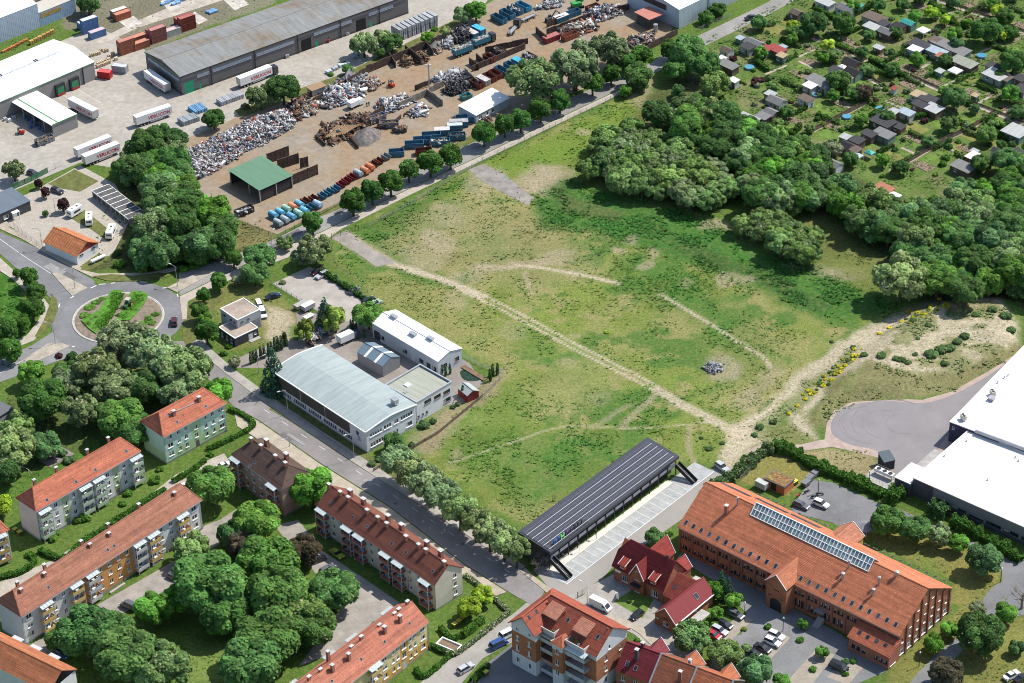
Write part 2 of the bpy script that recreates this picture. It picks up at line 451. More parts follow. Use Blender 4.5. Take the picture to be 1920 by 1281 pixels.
track([(985,510),(996,550)],1.0,C_SOIL,.6,.6);track([(1290,800),(1292,840),(1300,865)],1.0,C_SOIL,.6,.6)
track([(1165,800),(1240,730)],1.6,C_SOIL,.9,.5);track([(1180,760),(1110,800)],1.2,C_SOIL,.9,.4)
track([(900,500),(945,502),(962,498)],1.8,C_SOIL,1.2,.7)
# sandy track and mound on the east side
SAND1=[(1372,800),(1440,750),(1500,700),(1560,655),(1620,620),(1680,592),(1700,590),(1640,640),(1570,690),(1500,745),(1440,800),(1460,830),(1400,850),(1370,880),(1340,890),(1345,850)]
area(SAND1,C_SAND,1.5,.85,.18,dens=.12)
area([(1390,760),(1450,720),(1470,700),(1440,690),(1380,740)],C_SOIL,2.5,.45)
area([(1480,770),(1560,690),(1700,580),(1800,545),(1870,560),(1905,600),(1905,650),(1800,700),(1720,712),(1640,695),(1560,720),(1510,770),(1530,830),(1480,800)],C_SAND,2,.85,.2,dens=.25)
area([(1505,790),(1560,715),(1640,690),(1720,712),(1810,690),(1915,640),(1915,660),(1800,735),(1700,752),(1620,750),(1560,775),(1548,805)],(.17,.155,.075),1.5,.9,.3,dens=1.2)
area([(1405,800),(1470,745),(1560,690),(1590,660),(1610,655),(1590,690),(1510,740),(1450,800),(1480,820),(1420,820)],(.10,.13,.035),1.5,.75,dens=1.3)
area([(1430,845),(1540,840),(1648,855),(1640,905),(1580,890),(1500,862)],(.27,.215,.12),1.5,.9,.25,dens=.8)
area([(1420,830),(1480,790),(1530,830),(1500,838)],(.15,.15,.06),1,.8,dens=.7)
_sm=sstep(-1,1,polysd(WX,WY,garr([(1480,770),(1560,690),(1700,580),(1800,545),(1905,600),(1905,650),(1800,700),(1640,695),(1530,790)])))
blend(_sm*sstep(.44,.56,fbm(GXX,GYY,6,71,4))*.75,(.14,.15,.055));DENS=DENS+_sm*sstep(.48,.58,fbm(GXX,GYY,6,71,4))
for _q in([(622,446),(650,432),(745,492),(705,500),(680,482)],[(878,318),(908,308),(1000,372),(990,385),(905,340)]):area(_q,C_SOIL,1.0,.9,dens=0,warp=False)
area([(1640,850),(1760,580),(1920,540),(1960,640),(1905,655)],C_WOOD,3,.0)
# woods on the north-east edge
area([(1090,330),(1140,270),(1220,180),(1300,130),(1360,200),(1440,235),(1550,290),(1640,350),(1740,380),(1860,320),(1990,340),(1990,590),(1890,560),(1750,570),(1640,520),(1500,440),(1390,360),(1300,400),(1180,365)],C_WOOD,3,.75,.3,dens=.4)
area([(1400,370),(1560,400),(1600,440),(1660,500),(1640,545),(1560,510),(1440,450),(1400,430)],(.12,.135,.04),3,.8,dens=.8)
# allotment gardens
area([(1290,85),(1440,20),(1520,-30),(2100,-60),(2100,330),(1860,310),(1740,380),(1640,350),(1440,240),(1350,190),(1310,130)],(.088,.135,.034),2,.9,.35,dens=.9)
area([(262,97),(500,12),(620,-60),(380,-60),(235,60)],(.16,.15,.11),1,.9,dens=.1)
_al=sstep(-2,2,polysd(WX,WY,garr([(1290,85),(1440,20),(1520,-30),(2100,-60),(2100,330),(1740,380),(1440,240),(1350,190)])))
blend(_al*sstep(.5,.6,fbm(GXX,GYY,7,41))*.4,(.22,.17,.11));blend(_al*sstep(.55,.62,fbm(GXX,GYY,6,47))*.7,(.07,.13,.025))
# lawns by the brick hall, the houses, the roundabout corner
area([(1380,905),(1450,845),(1530,880),(1480,930),(1440,915)],(.19,.165,.05),.8,.9,.2,dens=.3,warp=False)
area([(1640,985),(1700,960),(1790,1000),(1880,1060),(1870,1100),(1820,1140),(1780,1130),(1790,1090),(1600,1000)],(.17,.155,.045),1,.95,.25,dens=.35,warp=False)
area([(1690,1020),(1760,1060),(1780,1085),(1740,1075)],(.10,.15,.03),2,.7)
area([(1670,1250),(1800,1140),(1840,1100),(1930,1150),(1930,1290),(1660,1290)],(.15,.15,.042),1,.95,.25,dens=.35,warp=False)
area([(0,1290),(60,1225),(230,1215),(330,1180),(480,1180),(480,1290)],(.075,.13,.022),2,.9,dens=.5)
area([(350,1205),(440,1195),(470,1225),(420,1290),(350,1290)],(.14,.185,.05),2,.7)
area([(-10,910),(110,850),(190,800),(250,790),(260,820),(60,930),(-10,945)],(.058,.12,.02),.8,.9,dens=.4)
area([(-40,470),(5,490),(40,530),(60,600),(30,690),(-40,690)],(.036,.115,.015),1,.95,.2,dens=.9)
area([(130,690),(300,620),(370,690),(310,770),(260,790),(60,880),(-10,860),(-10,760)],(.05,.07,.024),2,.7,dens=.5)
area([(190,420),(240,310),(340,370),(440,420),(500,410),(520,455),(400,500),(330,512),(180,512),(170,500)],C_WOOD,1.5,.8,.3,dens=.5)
area([(415,425),(490,405),(520,440),(510,452),(420,470)],(.16,.14,.06),1.5,.8,dens=.8)
area([(395,545),(470,520),(560,590),(510,650),(420,650)],(.14,.145,.045),1,.9,dens=.4)
area([(500,570),(540,590),(560,640),(505,635)],(.36,.30,.22),1.5,.85,dens=.05)
area([(620,480),(700,560),(715,585),(650,520),(600,470)],(.13,.14,.05),1.5,.8,dens=.7)
area([(780,845),(800,800),(880,740),(950,690),(925,740),(850,800),(800,850)],(.24,.19,.12),1,.75,dens=.3)
# the container storage ground and verges round the warehouses
area([(100,-40),(520,-60),(420,30),(270,85),(180,60),(110,55)],(.155,.14,.105),1,.95,.2,dens=.12)
area([(-60,100),(0,85),(110,50),(118,58),(0,110),(-60,130)],(.07,.12,.025),.8,.9,dens=.4)
_rng=np.random.RandomState(3)
GC=np.clip(GC,.008,.8)
BANK=garr([(1500,795),(1548,800),(1560,775),(1600,757),(1700,752),(1785,716),(1850,688),(1925,652),(1925,560),(1880,548),(1800,545),(1700,580),(1560,690)])
def hb(X,Y):return 2.0*sstep(0.3,7.5,polysd(X,Y,BANK))
GZ=hb(GXX,GYY)*(.8+.4*N2)
def hat(x,y):return float(hb(np.array([x]),np.array([y]))[0])
_v=np.c_[GXX.ravel(),GYY.ravel(),GZ.ravel()]
_i=np.arange(_nx*_ny).reshape(_ny,_nx)
_f=np.c_[_i[:-1,:-1].ravel(),_i[:-1,1:].ravel(),_i[1:,1:].ravel(),_i[1:,:-1].ravel()]
_s=NT('plant covered ground');_at=_s.new('ShaderNodeAttribute',attribute_name='col')
_ps=_s.pos()
_n1=_s.noise(_ps,1.15,5,.72);_n2=_s.noise(_ps,.33,5,.7);_n3=_s.noise(_ps,3.3,3,.7)
_c=_s.mul(_at.outputs['Color'],_s.ramp(_n1,.3,.7,.62,1.42))
_c=_s.mix(_s.ramp(_n2,.56,.72,0,.45),_c,(.13,.125,.05))
_c=_s.mix(_s.ramp(_s.noise(_ps,.75,3,.6),.5,.62,0,.32),_c,(.20,.19,.065));_c=_s.mix(_s.ramp(_s.noise(_ps,1.9,3,.7),.55,.66,0,.45),_c,(.045,.085,.022))
_c=_s.mul(_c,_s.ramp(_n3,.3,.7,.66,1.36))
_s.base(_c);_s.b.inputs['Roughness'].default_value=.95;_s.b.inputs['Specular IOR Level'].default_value=.08
_s.bump(_n1,.55,.35)
GROUND=put('ground',npmesh('ground',_v,_f,[_s.m],'col',GC.reshape(-1,3)))
tag(GROUND,kind='structure')
_mb=MB();_F=3500.0
for a,b,c,d in((-_F,_F,-_F,GY0),(-_F,_F,GY1,5000),(-_F,GX0,GY0,GY1),(GX1,_F,GY0,GY1)):
 _mb.face([(a,c,-.02),(b,c,-.02),(b,d,-.02),(a,d,-.02)])
tag(put('outer_ground',_mb.mesh('outer_ground',[mat('outer grass',(.09,.12,.035),.95,var=.5,scale=.02,fine=.3)])),kind='structure')
def gcol(x,y):
 i=min(max(int((y-GY0)/GS),0),_ny-1);j=min(max(int((x-GX0)/GS),0),_nx-1)
 return GC[i,j],DENS[i,j]
 # tufts and weeds standing on it
def scatter_tufts(n,seed):
 rs=np.random.RandomState(seed)
 px=rs.uniform(GX0+3,GX1-3,n*5);py=rs.uniform(GY0+3,GY1-3,n*5)
 j=((px-GX0)/GS).astype(int);i=((py-GY0)/GS).astype(int)
 dn=DENS[i,j]
 vis=inpoly(px,py,garr([(-60,-60),(1980,-60),(1980,1340),(-60,1340)]))
 cl=fbm(px,py,6,61,3)
 k=np.where((rs.rand(n*5)<np.clip(dn,0,1.6)*.45*sstep(.40,.64,cl)*1.6)&vis)[0][:n]
 px,py=px[k],py[k];n=len(k)
 base=GC[i[k],j[k]];gz=GZ[i[k],j[k]]
 h=rs.uniform(.08,.24,n)*(.8+.5*np.clip(dn[k],0,1.5));w=h*rs.uniform(1.1,2.2,n)
 V=[];F=[];Cc=[]
 off=0
 for q in range(5):
  a=rs.uniform(0,2*np.pi,n);ox=rs.normal(0,.25,n)*w;oy=rs.normal(0,.25,n)*w
  dx=np.cos(a)*w*.55;dy=np.sin(a)*w*.55;lx=-np.sin(a)*h*1.5;ly=np.cos(a)*h*1.5
  x,y=px+ox,py+oy
  A=np.stack([np.c_[x-dx,y-dy,np.zeros(n)],np.c_[x+dx,y+dy,np.zeros(n)],np.c_[x+dx*.7+lx,y+dy*.7+ly,h],np.c_[x-dx*.7+lx,y-dy*.7+ly,h*.9]],1)
  A[:,:,2]+=gz[:,None];V.append(A.reshape(-1,3));F.append(np.arange(n*4).reshape(-1,4)+off);off+=n*4
  cv=base*rs.uniform(.85,1.5,(n,1))*np.array([.86,1.05,.8])
  Cc.append(np.repeat(cv,4,0))
 return npmesh('grass_tufts',np.concatenate(V),np.concatenate(F),[vcol('grass blades')],'col',np.clip(np.concatenate(Cc),.005,1))
tag(put('grass_tufts',scatter_tufts(80000,5)),kind='stuff')
# ------------------------------------------------------------------ roads, yards and pavements
def M_asph(name='asphalt',c=(.165,.165,.168)):
 if name in MATS:return MATS[name]
 s=NT(name);MATS[name]=s.m;v=s.pos()
 col=s.new('ShaderNodeRGB').outputs[0];col.default_value=(*c,1)
 k=s.ramp(s.noise(v,.09,5,.65),.3,.7,.78,1.22)
 k2=s.ramp(s.noise(v,1.6,5,.7),.3,.7,.88,1.12)
 b=s.mul(s.mul(col,k),k2)
 vo=s.new('ShaderNodeTexVoronoi',feature='DISTANCE_TO_EDGE');vo.inputs['Scale'].default_value=.11
 wv=s.new('ShaderNodeVectorMath',operation='ADD');ns=s.new('ShaderNodeTexNoise');ns.inputs['Scale'].default_value=.5;s.link(v,ns.inputs['Vector'])
 sc_=s.new('ShaderNodeVectorMath',operation='SCALE');sc_.inputs['Scale'].default_value=2.5;s.link(ns.outputs['Color'],sc_.inputs[0])
 s.link(v,wv.inputs[0]);s.link(sc_.outputs[0],wv.inputs[1]);s.link(wv.outputs[0],vo.inputs['Vector'])
 cr=s.math('MULTIPLY',s.ramp(vo.outputs['Distance'],.0,.012,1,0),s.ramp(s.noise(v,.05,2),.5,.6))
 b=s.mix(s.math('MULTIPLY',cr,.45),b,(.05,.05,.052))
 s.base(b);s.b.inputs['Roughness'].default_value=.9;s.b.inputs['Specular IOR Level'].default_value=.2
 s.bump(s.noise(v,8,3),.08)
 return s.m
def M_slab(name,c,dirt,size=5.0,amount=(.45,.68),rot=.6,joint=.5):
 """Cast concrete yard: slab joints and drifts of dirt."""
 if name in MATS:return MATS[name]
 s=NT(name);MATS[name]=s.m;v=s.pos()
 mp=s.new('ShaderNodeMapping');mp.inputs['Rotation'].default_value=(0,0,rot);s.link(v,mp.inputs[0])
 br=s.new('ShaderNodeTexBrick');br.inputs['Scale'].default_value=1.0;br.inputs['Brick Width'].default_value=size;br.inputs['Row Height'].default_value=size*.8
 br.inputs['Mortar Size'].default_value=.05;br.offset=0
 br.inputs['Color1'].default_value=(.93,.93,.93,1);br.inputs['Color2'].default_value=(1.07,1.07,1.07,1);br.inputs['Mortar'].default_value=(joint,joint,joint,1)
 s.link(mp.outputs[0],br.inputs['Vector'])
 col=s.mix(1.0,c,br.outputs['Color'],'MULTIPLY')
 f=s.ramp(s.noise(v,.055,6,.66),amount[0],amount[1])
 col=s.mix(f,col,dirt)
 col=s.mul(col,s.ramp(s.noise(v,.5,6,.72),.3,.7,.8,1.18))
 f2=s.ramp(s.noise(v,.16,5,.7),.6,.78,0,.5)
 col=s.mix(f2,col,tuple(q*.45 for q in dirt))
 s.base(col);s.b.inputs['Roughness'].default_value=.9;s.b.inputs['Specular IOR Level'].default_value=.15
 return s.m
def M_pave(name,c,w=.3,h=.3,var=.18):
 if name in MATS:return MATS[name]
 s=NT(name);MATS[name]=s.m;v=s.pos()
 mp=s.new('ShaderNodeMapping');mp.inputs['Rotation'].default_value=(0,0,.62);s.link(v,mp.inputs[0])
 br=s.new('ShaderNodeTexBrick');br.inputs['Scale'].default_value=1.0;br.inputs['Brick Width'].default_value=w;br.inputs['Row Height'].default_value=h
 br.inputs['Mortar Size'].default_value=.02
 br.inputs['Color1'].default_value=(.88,.88,.88,1);br.inputs['Color2'].default_value=(1.1,1.1,1.1,1);br.inputs['Mortar'].default_value=(.62,.62,.58,1)
 s.link(mp.outputs[0],br.inputs['Vector'])
 col=s.mix(1.0,c,br.outputs['Color'],'MULTIPLY')
 col=s.mul(col,s.ramp(s.noise(v,.3,6,.7),.3,.7,1-var,1+var))
 s.base(col);s.b.inputs['Roughness'].default_value=.9;s.b.inputs['Specular IOR Level'].default_value=.15
 return s.m
def grav(name,c,var=.3):return mat(name,c,.95,var=var,scale=.25,fine=2.5,bump=.25,spec=.1)
A=M_asph();PAV=M_pave('light paving',(.40,.355,.30));SANDP=M_pave('sandy paving',(.43,.375,.30),.2,.1,.22)
COBB=M_pave('grey block paving',(.36,.335,.30),.24,.16,.25)
def px_sheet(name,pts,m,z,sm=0,closed=True,col=None):
 P=garr(pts)
 if sm:P=smooth_line(P,sm,True)
 return sheet(name,P,m,z,col=col)
 # yards (lowest), then roads, then pavements
px_sheet('logistics_yard',[(-60,140),(60,100),(180,50),(270,92),(345,170),(480,120),(740,20),(780,-40),(980,-90),(900,20),(855,45),(745,100),(640,150),(545,182),(450,218),(345,262),(330,300),(215,315),(150,305),(20,360),(-60,400)],M_slab('concrete yard',(.335,.31,.27),(.29,.26,.215),6,(.45,.7),.5,.93),.03)
px_sheet('scrapyard',[(332,340),(345,262),(450,218),(545,182),(640,150),(745,100),(855,45),(900,15),(1000,-40),(1180,-60),(1200,0),(1262,52),(1240,80),(1150,120),(1100,165),(960,215),(870,265),(760,325),(640,380),(520,440),(455,415),(420,405),(360,370)],M_slab('dusty scrapyard concrete',(.25,.218,.175),(.255,.18,.11),5.2,(.34,.6),.62,.82),.042)
px_sheet('caravan_yard',[(-30,400),(60,360),(150,310),(215,345),(250,400),(215,470),(195,490),(150,505),(80,470),(20,425),(-30,430)],M_pave('yard paving',(.37,.335,.285),.4,.4,.12),.03)
px_sheet('motel_lane',[(1000,1068),(1035,1055),(1120,1000),(1260,925),(1350,872),(1385,880),(1340,925),(1270,980),(1150,1062),(1130,1085),(1075,1118),(1050,1128)],mat('lane asphalt',(.27,.25,.225),.9,var=.12,scale=.1,fine=3),.035)
px_sheet('loop_road_edge',[(1395,850),(1430,830),(1500,834),(1546,824),(1550,795),(1564,770),(1594,753),(1661,747),(1729,750),(1786,734),(1850,698),(1918,656),(2000,640),(2000,720),(1760,880),(1690,905),(1645,858),(1597,846),(1560,838),(1500,846),(1430,844)],mat('pinkish gravel edge',(.36,.28,.235),.95,var=.2,scale=.4),.03)
px_sheet('supermarket_loop_road',[(1560,812),(1558,795),(1570,774),(1597,759),(1661,752),(1731,756),(1790,739),(1854,704),(1918,664),(2000,650),(2000,720),(1800,800),(1745,865),(1690,905),(1672,880),(1645,846),(1597,835),(1570,822)],mat('loop asphalt',(.215,.20,.20),.9,var=.14,scale=.1,fine=3),.045,4)
for i,(r_,a0,a1,w)in enumerate(((8.5,1.5,4.6,.35),(9.6,1.7,4.2,.3),(6.6,1.2,4.4,.3),(11.5,.9,3.6,.4),(4.5,1.5,5.0,.3))):
 q=g(1632,797);sheet('tyre_mark',strip([(q.x+2.2*i+r_*math.cos(t),q.y+r_*math.sin(t))for t in np.linspace(a0,a1,24)],w),mat('tyre marked asphalt',(.192,.18,.18),.9,var=.2,scale=.5),.052+.002*i)
rp=random.Random(8)
for i in range(34):
 a,c=rp.choice((((500,790),(980,1095)),((430,500),(860,290)),((20,460),(150,535)),((20,700),(110,640))));f=rp.random();x,y=a[0]+(c[0]-a[0])*f+rp.uniform(-8,8),a[1]+(c[1]-a[1])*f+rp.uniform(-4,4);q=g(x,y);r_=ang(g(*a),g(*c));u,v=(rp.uniform(1.5,5),rp.uniform(.5,1.5))if i%3 else(.32,.32)
 P_=[(q.x+u*sx*math.cos(r_)-v*sy*math.sin(r_),q.y+u*sx*math.sin(r_)+v*sy*math.cos(r_))for sx,sy in((-1,-1),(1,-1),(1,1),(-1,1))]if i%3 else[(q.x+.38*math.cos(t*.63),q.y+.38*math.sin(t*.63))for t in range(10)]
 sheet('road_patch' if i%3 else 'manhole_cover',P_,mat('patched asphalt',(.125,.12,.12),.9,var=.2)if i%3==1 else mat('pale patch',(.25,.24,.235),.9,var=.2)if i%3 else mat('iron cover',(.07,.065,.06),.6),.118+.0005*i)
px_sheet('brick_hall_forecourt',[(1480,960),(1520,900),(1560,905),(1650,945),(1700,960),(1790,1005),(1890,1040),(1925,1050),(1925,1110),(1880,1095),(1876,1060),(1780,1000),(1720,975),(1650,985),(1610,1010),(1560,980)],A,.04)
px_sheet('brick_hall_car_park',[(1290,1020),(1330,1050),(1440,1115),(1560,1180),(1670,1250),(1655,1262),(1610,1281),(1590,1300),(1360,1300),(1330,1260),(1345,1200),(1390,1190),(1400,1150),(1340,1090),(1270,1045)],M_asph('car park asphalt',(.18,.18,.18)),.04)
px_sheet('east_footpath',[(1706,1281),(1770,1215),(1830,1165),(1845,1120),(1880,1090),(1925,1100),(1925,1150),(1880,1160),(1858,1185),(1800,1225),(1740,1290)],A,.052,3)
px_sheet('brick_house_yard',[(1060,1120),(1130,1088),(1180,1060),(1250,1110),(1330,1190),(1300,1250),(1240,1235),(1190,1190),(1110,1150)],COBB,.05)
px_sheet('workshop_yard',[(555,585),(640,590),(690,560),(720,600),(880,680),(905,720),(860,760),(800,760),(560,690),(480,690),(440,690),(435,676),(520,640),(560,640)],M_asph('workshop asphalt',(.225,.20,.175)),.03)
px_sheet('gravel_car_park',[(512,532),(580,500),(610,515),(690,560),(720,590),(680,605),(625,600),(575,572)],grav('compacted gravel',(.34,.31,.275),.18),.042)
px_sheet('meadow_entrance_drive',[(622,446),(650,432),(700,470),(745,492),(705,500),(680,482)],grav('entrance gravel',(.27,.245,.215),.25),.03)
px_sheet('gravel_ramp',[(878,318),(908,308),(950,330),(1000,372),(990,385),(950,365),(905,340)],grav('grey gravel',(.24,.22,.20),.3),.03)
LANE=grav('worn lane',(.285,.26,.23),.25)
px_sheet('housing_lane',[(-20,1240),(48,1215),(190,1130),(330,1050),(385,985),(412,975),(450,950),(470,975),(425,1010),(350,1060),(345,1090),(230,1150),(110,1210),(20,1281),(-20,1290)],LANE,.03)
px_sheet('housing_lane',[(515,985),(560,975),(600,1030),(690,1090),(800,1165),(790,1195),(750,1200),(700,1165),(660,1210),(560,1250),(640,1140),(580,1060),(540,1020)],LANE,.036)
px_sheet('house_row_path',[(-20,1100),(100,1050),(240,960),(330,890),(420,850),(430,865),(340,915),(250,985),(110,1075),(-20,1130)],M_pave('path paving',(.38,.335,.28),.4,.4),.03)
px_sheet('side_street',[(1000,1120),(960,1153),(880,1208),(793,1276),(770,1300),(850,1300),(905,1235),(960,1205),(1010,1160)],M_asph('side street asphalt',(.27,.25,.225)),.052)
px_sheet('scrapyard_road',[(335,512),(400,492),(460,471),(502,455),(595,409),(640,389),(760,328),(855,281),(960,237),(1067,185),(1215,121),(1272,85),(1350,48),(1435,7),(1480,-20),(1530,-20),(1440,28),(1315,90),(1250,127),(1135,180),(1065,213),(960,263),(910,288),(760,357),(600,436),(512,470),(440,505),(405,522),(337,555)],M_asph('scrapyard road asphalt',(.235,.225,.21)),.064)
px_sheet('main_street',[(320,640),(366,640),(384,668),(430,706),(512,767),(600,826),(692,887),(820,968),(975,1069),(1022,1106),(1005,1140),(950,1108),(870,1057),(730,949),(600,868),(487,789),(437,762),(380,700),(340,672)],M_asph('main street asphalt',(.205,.19,.183)),.076)
px_sheet('north_west_road',[(-60,400),(0,435),(80,470),(130,500),(176,526),(190,560),(125,590),(107,572),(80,545),(38,510),(0,476),(-60,440)],A,.088)
px_sheet('west_road',[(-60,705),(0,675),(60,648),(100,622),(120,605),(190,640),(185,655),(100,680),(40,703),(0,717),(-60,745)],M_asph('west road asphalt',(.20,.20,.20)),.10)
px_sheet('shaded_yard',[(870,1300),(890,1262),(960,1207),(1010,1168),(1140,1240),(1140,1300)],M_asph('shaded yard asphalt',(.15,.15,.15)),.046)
BAYP=M_pave('beige bay paving',(.33,.29,.235),.2,.2)
for q in([(1335,1200),(1388,1150),(1412,1162),(1360,1212)],[(1400,1238),(1455,1182),(1482,1196),(1428,1255)],[(1465,1290),(1535,1212),(1565,1228),(1510,1300)],[(1550,1270),(1590,1238),(1618,1252),(1590,1285)]):px_sheet('parking_bay',q,BAYP,.056)
# roundabout
RC=(g(136,592)+g(309,599))/2;RC=Vector((RC.x,RC.y-.3,0));RR=13.2
def ring(r0,r1,n=64,a0=0,a1=2*math.pi):
 return[(RC.x+r1*math.cos(a0+(a1-a0)*i/n),RC.y+r1*math.sin(a0+(a1-a0)*i/n))for i in range(n+(a1-a0<6.28))]
sheet('roundabout',ring(0,19.6),A,.112)
sheet('roundabout_apron',ring(0,RR),M_conc(),.20)
sheet('roundabout_island',ring(0,RR-.45),mat('island mulch',(.20,.16,.12),.95,var=.35,scale=.8),.26)
# kerb stones of the island, each its own stone
_kb=MB();_n=96
_km=None
for i in range(_n):
 a0=2*math.pi*i/_n;a1=2*math.pi*(i+.93)/_n
 if _km is None:
  q=[(RR*math.cos(t),RR*math.sin(t))for t in(0,a1-a0)]+[((RR+.28)*math.cos(t),(RR+.28)*math.sin(t))for t in(a1-a0,0)]
  _kb.prism(q,.05,.25);_km=_kb.mesh('kerb_stone',[mat('pale kerb stone',(.5,.48,.44),.85)])
  KERB=thing('roundabout_kerb','pale kerb ring round the planted roundabout island','kerb',(RC.x,RC.y,.02))
 put('kerb_stone',_km,KERB,(0,0,0),a0)
 # pavements with a kerb step
def pave(name,pts,m=None,sm=0,z=.17):return px_sheet(name,pts,m or PAV,z,sm)
pave('pavement',[(366,640),(384,668),(430,706),(512,767),(600,826),(692,887),(820,968),(975,1069),(985,1063),(830,957),(704,875),(612,815),(522,754),(440,694),(395,655),(378,632)],COBB)
pave('pavement',[(437,765),(487,792),(600,871),(730,952),(870,1060),(950,1111),(925,1120),(868,1080),(800,1045),(690,962),(590,894),(540,872),(480,822),(445,800)],SANDP)
pave('pavement',[(1036,1108),(1000,1080),(985,1066),(975,1071),(1020,1108),(1050,1133),(1080,1160),(1185,1180),(1200,1190),(1225,1215),(1260,1232),(1250,1215),(1220,1190),(1190,1165),(1110,1150),(1070,1128),(1045,1118)],SANDP)
pave('pavement',[(337,557),(405,524),(440,507),(512,472),(600,438),(760,359),(910,290),(960,265),(1065,215),(1135,182),(1215,145),(1212,152),(1135,191),(1065,224),(960,275),(905,301),(765,368),(640,430),(618,446),(575,470),(510,495),(440,522),(400,540),(352,566),(350,600),(342,600)],PAV)
pave('pavement',[(-60,452),(0,484),(36,517),(75,550),(97,580),(92,610),(62,640),(0,664),(-60,690),(-60,680),(0,652),(50,630),(70,605),(80,585),(62,560),(25,525),(-60,470)],PAV,z=.165)
pave('pavement',[(0,430),(40,448),(80,472),(130,500),(172,520),(210,524),(250,524),(330,508),(335,500),(280,512),(185,514),(150,506),(85,465),(45,440),(5,422)],SANDP,z=.168)
def verge(name,pts,c,z=.14):px_sheet(name,pts,mat('verge grass',(.115,.125,.035),.95,var=.4,scale=.5,fine=3,bump=.3),z)
verge('grass_verge',[(172,519),(210,515),(250,518),(300,512),(322,517),(300,524),(250,529),(200,527)],0,.19)
verge('grass_verge',[(97,552),(106,562),(109,580),(100,605),(72,634),(65,632),(82,602),(92,575)],0,.19)
verge('grass_verge',[(352,575),(372,556),(395,548),(420,560),(400,580),(378,620),(352,655),(342,635),(344,600)],0,.10)
verge('grass_verge',[(505,768),(540,788),(680,880),(700,892),(790,950),(985,1066),(995,1058),(820,935),(690,855),(540,750),(520,755)],0,.12)
verge('grass_verge',[(440,207),(545,172),(640,140),(700,112),(745,90),(855,36),(900,8),(905,18),(860,46),(748,104),(645,153),(548,186),(452,221)],0,.055)
verge('grass_verge',[(590,402),(640,379),(760,318),(860,266),(960,212),(965,222),(858,281),(762,329),(642,390),(598,408)],0,.066)
verge('grass_verge',[(125,405),(140,385),(160,395),(215,440),(205,455),(170,430),(150,420)],0,.045);verge('grass_verge',[(150,500),(185,475),(205,482),(195,492),(160,512)],0,.045);verge('grass_verge',[(90,345),(140,318),(185,340),(150,360),(105,352)],0,.045)
# splitter islands at the roundabout arms
for pts in([(97,513),(110,512),(165,541),(135,556)],[(313,540),(380,508),(405,510),(332,549)],[(44,676),(90,645),(118,645),(132,650),(75,676),(50,679)]):
 px_sheet('traffic_island',pts,M_pave('island cobbles',(.40,.36,.30),.16,.16,.3),.21)
 # white road markings
WM=mat('road paint',(.62,.62,.6),.8,var=.2,fine=8)
def dash(name,lines,w=.14,z=.135):
 mb=MB()
 for a,b in lines:
  q=strip([g(*a),g(*b)],w);mb.prism([(v[0],v[1])for v in q],z-.02,z)
 return tag(put(name,mb.mesh(name,[WM])),kind='structure')
def along(a,b,n,f=.45):
 return[((a[0]+(b[0]-a[0])*i/n,a[1]+(b[1]-a[1])*i/n),(a[0]+(b[0]-a[0])*(i+f)/n,a[1]+(b[1]-a[1])*(i+f)/n))for i in range(n)]
dash('road_markings',along((460,745),(980,1090),15,.32),.13,.082)
dash('road_markings',along((430,492),(600,424),9,.4)+along((640,405),(850,300),10,.4),.13,.07)
dash('road_markings',[((45,481),(95,513)),((0,449),(45,481))],.16,.095)
dash('road_markings',[((44,676),(0,700)),((132,650),(150,648))],.16,.107)
dash('road_markings',[((170,541),(181,536)),((185,534),(198,533)),((132,560),(138,556)),((305,541),(312,540)),((332,552),(334,557)),((342,571),(345,577)),((110,577),(112,570)),((208,532),(216,531)),((262,529),(276,530)),((135,650),(140,651))],.35,.12)
dash('yard_markings',[((145,167),(188,193)),((118,178),(135,190))],.15,.04)
dash('yard_markings',[((548+i*6,158-i*3.0),(572+i*6,165-i*3.0))for i in range(-1,3)],.12,.04)
# ------------------------------------------------------------------ building kit
def plaster(c):return mat('plaster %d %d %d'%tuple(int(q*255)for q in c),c,.92,var=.09,scale=.4,fine=4,bump=.06)
_wm={}
def window_mesh(w,h,st='w'):
 k=(round(w,1),round(h,1),st)
 if k in _wm:return _wm[k]
 w,h=k[0],k[1];f=.09;mb=MB()
 mb.box(-w/2,w/2,.05,.13,0,f);mb.box(-w/2,w/2,.05,.13,h-f,h)
 mb.box(-w/2,-w/2+f,.052,.128,f,h-f);mb.box(w/2-f,w/2,.052,.128,f,h-f)
 if w>.95 and st!='s':
  for i in range(1,max(2,int(round(w/.75)))):
   x=-w/2+w*i/max(2,int(round(w/.75)));mb.box(x-.05,x+.05,.054,.126,f,h-f)
 if h>1.9:mb.box(-w/2+f,w/2-f,.056,.124,h*.68-.04,h*.68+.04)
 mb.box(-w/2-.08,w/2+.08,-.16,.13,-.07,-.005)
 pm=MB();pm.face([(-w/2+.02,.10,.02),(w/2-.02,.10,.02),(w/2-.02,.10,h-.02),(-w/2+.02,.10,h-.02)])
 fr={'w':M_white(),'s':M_white(),'d':M_dark(),'g':M_steel(),'b':mat('brown frame',(.11,.05,.03),.6)}[st]
 pn=[pm.mesh('pane',[glass()])]
 for a,c in((.0,.35),(.55,1.0)):
  cm=MB();cm.v,cm.f,cm.m,cm.uv=list(pm.v),list(pm.f),[0],list(pm.uv)
  x0,x1,z0=(-w/2+.1,w/2-.1,h*.5)if a else(-w/2+.1,-w*.1,.1);cm.face([(x0,.095,z0),(x1,.095,z0),(x1,.095,h-.1),(x0,.095,h-.1)],1)
  pn.append(cm.mesh('pane',[glass(),mat('pale curtain',(.42,.41,.38),.9)]))
 _wm[k]=(mb.mesh('window',[fr]),pn)
 return _wm[k]
